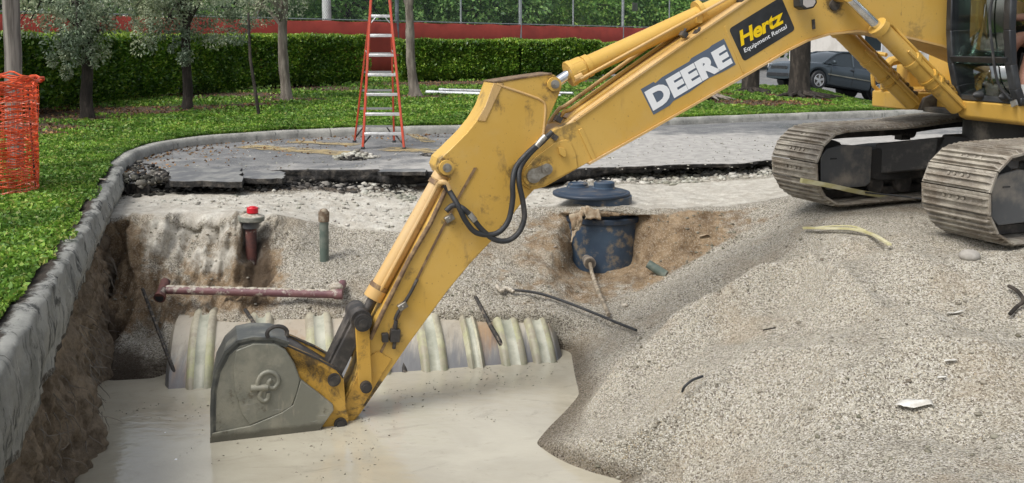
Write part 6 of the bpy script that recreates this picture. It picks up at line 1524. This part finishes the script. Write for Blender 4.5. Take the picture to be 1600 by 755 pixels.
# old pipe end and roots in the left bank
pe = Vector((curbx(5.95)+.33, 5.95, -1.18)); mb = MB(); mb.cyl(pe+Vector((-.25, .05, .0)), pe+Vector((.05, -.06, .03)), .055, 16); 
tag(mb.build('pipe_end', M['rust_pipe'], smooth=True), 'dark red pipe end at the foot of the left bank', 'pipe')
rb = MB()
for k in range(90):
    Y = random.uniform(5.4, 10.2) if k < 80 else random.gauss(7.1, .3); z = random.uniform(-1.15, -.4); base = Vector((curbx(Y)+.02+.25*math.exp(-((Y-7.15)/.35)**2)*(-.4-z), Y, z)); p = base; pts = [p]
    d = Vector((random.uniform(.2, 1), random.uniform(-.6, .6), random.uniform(-1, .1))).normalized()
    for q in range(6): d = (d+Vector((random.uniform(-.4, .4), random.uniform(-.4, .4), random.uniform(-.5, .2)))).normalized(); p = p+d*random.uniform(.01, .045); pts.append(p)
    rb.tube(pts, [.0042*(1-q/8) for q in range(7)], 4, False)
o = rb.build('bank_roots', M['bark']); tag(o, 'tangle of fine roots hanging out of the left bank', kind='stuff')

# =================================================================== RUBBLE
def scatter(name, poly, n, zf, smin, smax, mat, label, flat=.6):
    pts = []
    xs_ = [p[0] for p in poly]; ys_ = [p[1] for p in poly]
    def inside(x, y):
        c = False; j = len(poly)-1
        for i in range(len(poly)):
            if (poly[i][1] > y) != (poly[j][1] > y) and x < (poly[j][0]-poly[i][0])*(y-poly[i][1])/(poly[j][1]-poly[i][1]+1e-9)+poly[i][0]: c = not c
            j = i
        return c
    while len(pts) < n:
        x = random.uniform(min(xs_), max(xs_)); y = random.uniform(min(ys_), max(ys_))
        if inside(x, y): pts.append((x, y, zf(x, y)))
    return rocks(name, pts, smin*(smax/smin)**(rng.uniform(0, 1, n)**2.2), mat, label, flat=flat)
PSH = P[(V < 1.3)]
def zsh(x, y):
    d = (PSH[:, 0]-x)**2+(PSH[:, 1]-y)**2; return float(PSH[int(np.argmin(d)), 2])+.005
E_ = lambda px, py, z=-.18: tuple(at_z(px, py, z)[:2])
scatter('limestone_rubble', [E_(880, 290), E_(890, 268), E_(1050, 264), E_(1210, 258), E_(1205, 282), E_(1000, 288)], 900, zsh, .012, .06, M['rubble'], 'grey limestone rubble below the broken asphalt edge')
scatter('limestone_rubble', [E_(180, 318), E_(420, 300), E_(860, 292), E_(860, 318), E_(560, 332), E_(200, 326)], 700, zsh, .006, .03, M['rubble'], 'small pale stones scattered on the limestone shelf')
scatter('limestone_rubble', [E_(560, 300), E_(570, 282), E_(650, 282), E_(650, 305)], 220, zsh, .012, .05, M['rubble'], 'pale rubble under the tilted asphalt slab')
scatter('asphalt_rubble', [E_(172, 310), E_(178, 284), E_(420, 280), E_(640, 280), E_(640, 296), E_(450, 300), E_(300, 304)], 800, zsh, .01, .055, M['black_rubble'], 'black asphalt crumbs under the broken edge')
scatter('asphalt_rubble', [E_(880, 280), E_(880, 264), E_(1190, 254), E_(1200, 268)], 500, zsh, .008, .045, M['black_rubble'], 'black crumbs under the right part of the asphalt edge')
scatter('asphalt_rubble', [E_(176, 285, 0), E_(176, 252, 0), E_(215, 252, 0), E_(262, 268, 0), E_(262, 284, 0)], 500, lambda x, y: random.uniform(-.06, .03), .012, .06, M['black_rubble'], 'black crumbled asphalt in the corner beside the kerb slab', .8)
# pile on the asphalt
def pile(px, py, rx, ry, h, n, label, mat):
    c_ = at_z(px, py, 0); pts = []
    for k in range(n):
        a_ = random.uniform(0, 6.28); r_ = random.random()**.6; pts.append((c_.x+math.cos(a_)*r_*rx, c_.y+math.sin(a_)*r_*ry, h*(1-r_)*random.random()))
    rocks('rubble_pile', pts, rng.uniform(.012, .05, n), mat, label)
pile(556, 246, .32, .22, .11, 260, 'heap of grey broken asphalt in front of the stepladder', M['rubble'])
pile(548, 250, .22, .10, .07, 90, 'dark crumbs in the asphalt heap', M['black_rubble'])
pile(676, 243, .16, .14, .04, 60, 'thin scatter of dark crumbs beside the arm', M['black_rubble'])
pts = [(random.uniform(-4.8, 4.5), random.uniform(12.9, 17.4), .006) for _ in range(800)]
rocks('loose_stones', pts, rng.uniform(.004, .015, 800), M['rubble'], 'loose stones scattered on the asphalt')
# broken slabs at the asphalt edge
def slab(px0, px1, y0, y1, z, th_, tilt, label):
    a = at_z(px0, y0, z); b = at_z(px1, y0, z); c_ = at_z(px1-4, y1, z); d = at_z(px0+5, y1, z); pts = []
    for (p, q) in ((a, b), (b, c_), (c_, d), (d, a)):
        m = 7
        for k in range(m): s = p.lerp(q, k/m); pts.append(s+Vector((random.uniform(-.035, .035), random.uniform(-.05, .05), 0)))
    cc_ = (a+c_)/2; Rr = Matrix.Rotation(tilt, 3, 'X')
    mb = MB(); mb.prism([cc_+Rr @ (p-cc_)-Vector((0, 0, th_)) for p in pts], Rr @ Vector((0, 0, th_)))
    o = mb.build('asphalt_slab', [M['asphalt_edge'], M['asphalt_top']], origin=None, bevel=.006)
    for pl in o.data.polygons: pl.material_index = 1 if pl.normal.z > .8 else 0
    return tag(o, label, 'slab', 'broken slabs along the asphalt edge')
slab(262, 378, 281, 262, .018, .075, .03, 'smooth dark asphalt slab at the left of the broken edge')
slab(592, 668, 270, 262, .03, .05, -.05, 'tilted asphalt slab touching the yellow arm')
slab(200, 232, 284, 274, -.03, .14, .10, 'small sunken asphalt block beside the kerb corner')
slab(376, 445, 277, 268, .004, .07, .05, 'cracked asphalt slab left of the centre of the edge')

# =================================================================== STEPLADDER
M['lad'] = simple('orange_red_fibreglass', (.52, .060, .025), .45, 0, (.44, .07, .035), 5); M['alu'] = simple('aluminium', (.66, .67, .68), .35, .6, (.5, .5, .5), 8); M['alu_d'] = simple('dull_aluminium', (.30, .31, .31), .5, .5)
fl = at_z(567, 233, 0); frr = at_z(631.5, 233.5, 0); rl = at_z(554, 222.5, 0); rrr = at_z(616, 222.5, 0)
lad = empty('stepladder', (fl+frr)/2, label='tall red stepladder with silver steps standing open on the asphalt', cat='ladder')
mid = (fl+frr+rl+rrr)/4; H_ = 2.42; yt = mid.y-.05
tL = at_y(581.5, -12, yt); tR = at_y(609, -12, yt); tL.z = tR.z = H_; mx_ = (tL+tR)/2
def rail(nm, a, b, w_=.035, d_=.07):
    mb = MB(); e = (b-a).normalized(); s = Vector((1, 0, 0)); s = (s-e*s.dot(e)).normalized()*w_/2; f_ = e.cross(s).normalized()*d_/2
    ps = [a-s-f_, a+s-f_, a+s+f_, a-s+f_]; qs = [p+(b-a) for p in ps]
    mb.add(ps+qs, [(3, 2, 1, 0), (4, 5, 6, 7), (0, 1, 5, 4), (1, 2, 6, 5), (2, 3, 7, 6), (3, 0, 4, 7)]); return mb.build(nm, M['lad'], lad, world=True, bevel=.004)
tLf = tL+Vector((0, -.10, 0)); tRf = tR+Vector((0, -.10, 0)); tLr = tL+Vector((-.02, .12, -.03)); tRr = tR+Vector((.0, .12, -.03))
for a, b in ((fl, tLf), (frr, tRf)): rail('front_rail', a, b)
for a, b in ((rl, tLr), (rrr, tRr)): rail('rear_rail', a, b, .028, .055)
for k in range(7):
    z = .245+.305*k; t_ = z/H_; a = fl.lerp(tLf, t_); b = frr.lerp(tRf, t_)
    mb = MB(); mb.box((a+b)/2+Vector((0, .02, 0)), ((b-a).length-.03, .085, .028)); mb.box((a+b)/2+Vector((0, -.02, -.014)), ((b-a).length-.03, .008, .035)); s_ = mb.build('step', M['alu'], lad, world=True, bevel=.003)
    a = rl.lerp(tLr, t_+.012); b = rrr.lerp(tRr, t_+.012); mb = MB(); mb.box((a+b)/2, ((b-a).length-.02, .02, .035)); mb.build('rear_brace', M['alu_d'], lad, world=True)
for (a, b, s) in ((fl, tLf, 1), (frr, tRf, -1)):
    p = a.lerp(b, .03); q = a.lerp(b, .098)+Vector((s*.13, .03, 0)); mb = MB(); mb.tube([p, q], .012, 6); mb.build('foot_brace', M['rod'], lad, world=True)
for (a, b, s) in ((rl, tLr, 1), (rrr, tRr, -1)):
    p = a.lerp(b, .03); q = a.lerp(b, .11)+Vector((s*.12, 0, 0)); mb = MB(); mb.tube([p, q], .012, 6); mb.build('foot_brace', M['rod'], lad, world=True)
for (a, b, c_, d) in ((fl, tLf, rl, tLr), (frr, tRf, rrr, tRr)):
    mb = MB(); mb.tube([a.lerp(b, .66), (a.lerp(b, .62)+c_.lerp(d, .62))/2, c_.lerp(d, .64)], .009, 6); mb.build('spreader', M['alu'], lad, world=True)
for p in (fl, frr, rl, rrr): mb = MB(); mb.box(p+Vector((0, 0, .018)), (.055, .09, .036)); mb.build('rubber_foot', M['rubber'], lad, world=True, bevel=.006)
mb = MB(); mb.box(mx_+Vector((0, 0, .02)), (.36, .30, .06)); mb.build('top_cap', M['lad'], lad, world=True, bevel=.01)
t_ = 2.06/H_; a = fl.lerp(tLf, t_); b = frr.lerp(tRf, t_)
for s, p in ((1, a), (-1, b)): mb = MB(); mb.tube([p+Vector((s*.02, -.03, -.10)), p+Vector((s*.09, -.03, -.015))], .008, 6); mb.build('step_brace', M['alu'], lad, world=True)

# =================================================================== WHITE POLES ON THE GRASS
g0 = gz_at(668, 148); g1 = gz_at(858, 156)
for k, (lab) in enumerate(('white pole lying nearest the kerb on the grass right of the ladder', 'white pole lying farthest from the kerb on the grass right of the ladder', 'white pole lying middle of the three on the grass right of the ladder')):
    o_ = Vector((0, (-.09, .09, .0)[k], .07+(0, 0, .06)[k])); a = g0+o_+Vector(((0, .05, .35)[k], 0, 0)); b = g1+o_+Vector((.3*k, 0, 0)); mb = MB(); mb.cyl(a, b, .035, 12); mb.cyl(a-Vector((.02, 0, 0)), a+(b-a).normalized()*.14, .043, 12)
    tag(mb.build('white_pole', M['alu'] if k else M['white_decal'], smooth=True), lab, 'pole', 'poles lying on the grass')

# =================================================================== ORANGE BARRIER ROLL
M['orange'] = simple('orange_plastic_mesh', (.72, .105, .030), .45, 0, (.62, .09, .03), 6)
M['orange_p'] = simple('pale_orange_plastic', (.80, .36, .26), .4)
bb = at_z(2, 300, .16); bc_ = Vector((bb.x, bb.y, bank_z(bb.x, bb.y)))
roll = empty('barrier_roll', bc_, label='roll of orange plastic barrier mesh standing on the grass at the left edge', cat='barrier')
def rad(an, z, lay): return (.315+.045*z+.018*lay)*(1+.05*math.sin(2*an+1+z)+.03*math.sin(5*an+2*z+lay*2))+.012*math.sin(13*an+z*9)
for lay in range(2):
    mb = MB(); mp = MB()
    for k in range(25):
        z0_ = .03+k*.044; pts = []; ph_ = random.uniform(0, 6)
        for q in range(49):
            an = 2*math.pi*q/48; r_ = rad(an, z0_, lay); zz_ = z0_+.018*math.sin(3*an+ph_)+.012*math.sin(7*an+lay*2+k)+.05*lay*(k/25)+(.06*math.sin(an+2)*(k/24)**3)
            pts.append(bc_+Vector((r_*math.cos(an), r_*math.sin(an), zz_)))
        (mp if random.random() < .06 else mb).tube(pts, .0062, 4, False)
    for k in range(46):
        an = 2*math.pi*(k+.3*lay)/46; pts = []
        for q in range(9):
            z_ = .03+q*.132; r_ = rad(an, z_, lay); a2 = an+.05*math.sin(z_*6+k); pts.append(bc_+Vector((r_*math.cos(a2), r_*math.sin(a2), z_+.02*lay)))
        mb.tube(pts, .0028, 3, False)
    o = mb.build('mesh_layer', M['orange'], roll, world=True); o['kind'] = 'stuff'
    if mp.v: o = mp.build('pale_strand', M['orange_p'], roll, world=True); o['kind'] = 'stuff'
mb = MB()
for k in range(5):                                                            # bunched folded top edge
    pts = []
    for q in range(49): an = 2*math.pi*q/48; r_ = rad(an, 1.1, k % 3)+.01*k; pts.append(bc_+Vector((r_*math.cos(an), r_*math.sin(an), 1.10+.02*k+.03*math.sin(an*2+k)+.02*math.sin(9*an+k*3))))
    mb.tube(pts, .009, 5, False)
mb.build('folded_edge', M['orange'], roll, world=True)['kind'] = 'stuff'
for an, r_ in ((-1.45, .33), (.6, .32)):
    p = bc_+Vector((math.cos(an)*r_, math.sin(an)*r_, -.05)); mb = MB(); mb.tube([p, p+Vector((-.03, 0, 1.12))], .009, 6); mb.build('stake', M['rod'], roll, world=True)
g = gz_at(32, 302); rod('wood_sliver', [g+Vector((-.02, 0, .03)), g+Vector((.20, 0, .035))], .007, 'thin pale stick on the grass at the foot of the orange roll', 'mud_white', 'stick')
g = gz_at(52, 264); rod('wood_sliver', [g+Vector((-.06, 0, .03)), g+Vector((.05, 0, .07))], .007, 'short pale stick on the grass right of the orange roll', 'mud_white', 'stick')
sb = Vector((curbx(10.9)-.22, 10.9, .16)); lath('wood_splinter', [sb+Vector((-.12, .08, .0)), sb+Vector((.02, 0, .01)), sb+Vector((.16, -.08, .015))], .03, .012, M['mud_white'], 'pale splinter of wood lying across the kerb slab', 'splinter')

# =================================================================== CARS
def car(loc, yaw, tilt, body, label, name='parked_car'):
    root = empty(name, loc, 0, label, 'car', None); root.rotation_euler = (0, tilt, yaw)
    XW = (1.36, -1.34); RW = .325
    xs_ = np.linspace(-2.3, 2.38, 90)
    belt = np.interp(xs_, [-2.3, -2.24, -1.75, -1.2, .8, 1.15, 1.9, 2.25, 2.38], [.72, .96, 1.02, .99, .93, .92, .84, .70, .50])
    hw = np.interp(xs_, [-2.3, -2.1, -1.6, 0, 1.6, 2.1, 2.38], [.66, .80, .87, .885, .865, .78, .58])
    vs = []
    NS_ = 11
    for x, zb_, w_ in zip(xs_, belt, hw):
        bt = .24
        for xw in XW:
            if abs(x-xw) < RW+.06: bt = max(bt, RW+math.sqrt((RW+.06)**2-(x-xw)**2)-.02)
        bt = min(bt, zb_-.1)
        sec_ = [(.35, .22), (w_*.93, bt), (w_*.985, bt+.05), (w_, max(.55, bt+.07)), (w_*.995, .5*max(.55, bt+.07)+.5*(zb_-.05)), (w_*.965, zb_-.06), (w_*.90, zb_-.005), (w_*.80, zb_+.015), (w_*.5, zb_+.035), (.0, zb_+.045)]
        full = [(y, z) for y, z in sec_]+[(-y, z) for y, z in sec_[-2::-1]]
        vs.append([(x, y, z) for y, z in full])
    n = len(vs[0]); Vv = [p for r_ in vs for p in r_]; fs = [(i*n+j, (i+1)*n+j, (i+1)*n+j+1, i*n+j+1) for i in range(len(vs)-1) for j in range(n-1)]+[tuple(range(n)), tuple((len(vs)-1)*n+j for j in range(n-1, -1, -1))]
    mb = MB(); mb.add(Vv, fs); bd = mb.build('body', body, root, smooth=True, angle=50)
    # greenhouse
    gx = [1.18, .95, .6, .30, 0, -.5, -.95, -1.35, -1.82]; gz_ = [.93, 1.10, 1.31, 1.42, 1.455, 1.455, 1.42, 1.27, 1.0]
    gh = [.78, .74, .66, .62, .615, .615, .61, .66, .74]
    vs = []; fs = []
    for x, z, h in zip(gx, gz_, gh): vs += [(x, .82, .92), (x, h, z-.02), (x, 0, z+.025), (x, -h, z-.02), (x, -.82, .92)]
    mb = MB()
    mb.add(vs, [(i*5+j, (i+1)*5+j, (i+1)*5+j+1, i*5+j+1) for i in range(8) for j in range(4)]); mb.build('windows', M['dark_glass'], root, smooth=True, angle=25)
    rv = []; 
    for x, z, h in zip(gx[3:7], gz_[3:7], gh[3:7]): rv += [(x, h+.015, z-.025), (x, h*.8, z+.012), (x, 0, z+.034), (x, -h*.8, z+.012), (x, -h-.015, z-.025)]
    mb = MB(); mb.add(rv, [(i*5+j, (i+1)*5+j, (i+1)*5+j+1, i*5+j+1) for i in range(3) for j in range(4)]); o = mb.build('roof', body, root, smooth=True, angle=60); s_ = o.modifiers.new('t', 'SOLIDIFY'); s_.thickness = .02
    mb = MB()
    for s in (1, -1):
        mb.tube([(1.20, s*.80, .92), (.95, s*.755, 1.10), (.6, s*.675, 1.30), (.30, s*.635, 1.41), (0, s*.63, 1.445), (-.5, s*.63, 1.445), (-.95, s*.625, 1.41), (-1.35, s*.675, 1.26), (-1.85, s*.76, .98)], .030, 8)
        mb.tube([(-.12, s*.83, .94), (-.14, s*.635, 1.43)], .032, 6); mb.tube([(-1.0, s*.83, .96), (-1.0, s*.63, 1.40)], .04, 6)
        mb.prism([(-1.30, s*.815, .95), (-1.86, s*.79, .96), (-1.38, s*.69, 1.24), (-1.2, s*.66, 1.32)], (0, -s*.02, 0))
    mb.build('pillars', body, root, smooth=True)
    for xw in XW:
        for s in (1, -1):
            mb = MB(); y0_ = s*.70; mb.tube([(xw, y0_, RW), (xw, y0_+s*.03, RW), (xw, y0_+s*.16, RW), (xw, y0_+s*.19, RW)], [RW-.02, RW, RW, RW-.03], 28); w_ = mb.build('wheel', M['rubber'], root, smooth=True)
            mb = MB(); mb.cyl((xw, y0_+s*.17, RW), (xw, y0_+s*.192, RW), .205, 28); mb.build('rim_back', M['rod'], w_, smooth=True)
            mb = MB()
            for k in range(5):
                an = k*2*math.pi/5+.3; c2, s2 = math.cos(an), math.sin(an); t1, t2 = -s2, c2
                mb.add([(xw+c2*r_+t1*q, y0_+s*yy, RW+s2*r_+t2*q) for r_, q, yy in ((.03, -.035, .20), (.03, .035, .20), (.20, .045, .198), (.20, -.045, .198))], [(0, 1, 2, 3)])
            mb.cyl((xw, y0_+s*.19, RW), (xw, y0_+s*.205, RW), .05, 14); mb.tube([(xw+.2*math.cos(a_), y0_+s*.196, RW+.2*math.sin(a_)) for a_ in np.linspace(0, 2*math.pi, 29)], .012, 6, False)
            mb.build('rim', M['alu'], w_)
            mb = MB(); mb.cyl((xw, s*.45, RW), (xw, s*.72, RW), RW+.05, 24); mb.build('wheel_well', M['rubber'], root)
    for s in (1, -1):
        mb = MB(); mb.prism([(2.02, s*.795, .60), (2.27, s*.66, .58), (2.28, s*.64, .72), (2.0, s*.79, .77)], (.03, s*.012, 0)); mb.build('headlight', M['white_decal'], root, bevel=.01)
        mb = MB(); mb.box((.86, s*.94, 1.0), (.12, .18, .11)); mb.build('wing_mirror', body, root, bevel=.03)
        mb = MB(); mb.box((.0, s*.893, .58), (2.0, .02, .035)); mb.build('side_moulding', M['bucket'], root, bevel=.005)
        for x in (-.05, -.95): mb = MB(); mb.box((x, s*.885, .83), (.17, .03, .03)); mb.build('door_handle', M['rubber'], root, bevel=.006)
        for x in (.88, -.10, -1.02): mb = MB(); mb.box((x, s*.882, .62), (.008, .012, .56)); mb.build('door_gap', M['rubber'], root)
        mb = MB(); mb.box((-2.22, s*.62, .82), (.06, .3, .14)); mb.build('tail_light', M['red_mesh'], root, bevel=.01)
    mb = MB(); mb.box((2.36, 0, .60), (.03, .80, .12)); mb.box((2.37, 0, .36), (.04, 1.1, .12)); mb.build('grille', M['rubber'], root, bevel=.01)
    return root
cp_ = lambda name, c: simple(name, c, .22, .55, None)
M['car_g'] = cp_('dark_grey_car_paint', (.085, .105, .12)); M['car_s'] = cp_('silver_car_paint', (.20, .225, .245))
pf = at_y(1276, 140.5, 33.4); prr = at_y(1367, 155.5, 34.5)
hd = pf-prr; yaw = math.atan2(hd.y, hd.x); tilt = -math.asin(hd.z/hd.length); cn = (pf+prr)/2
lf_ = Vector((-math.sin(yaw), math.cos(yaw), 0)); sgn = 1 if lf_.dot(-cn) > 0 else -1
car(cn-lf_*sgn*.80, yaw, tilt, M['car_g'], 'dark grey sedan parked on the slope right of the thick tree trunk')
# floating scraps on the water
for px, py, r in ((275, 718, .012), (258, 676, .008), (540, 605, .01)):
    p = at_z(px, py, WZ); mb = MB(); mb.sphere(p, (r, r, r*.4), 8, 4); tag(mb.build('foam_fleck', M['white_decal'], smooth=True), {275: 'white fleck floating at the lower left of the water', 258: 'tiny white fleck floating by the left bank', 540: 'tiny pale fleck floating behind the arm tip'}[px], 'fleck')
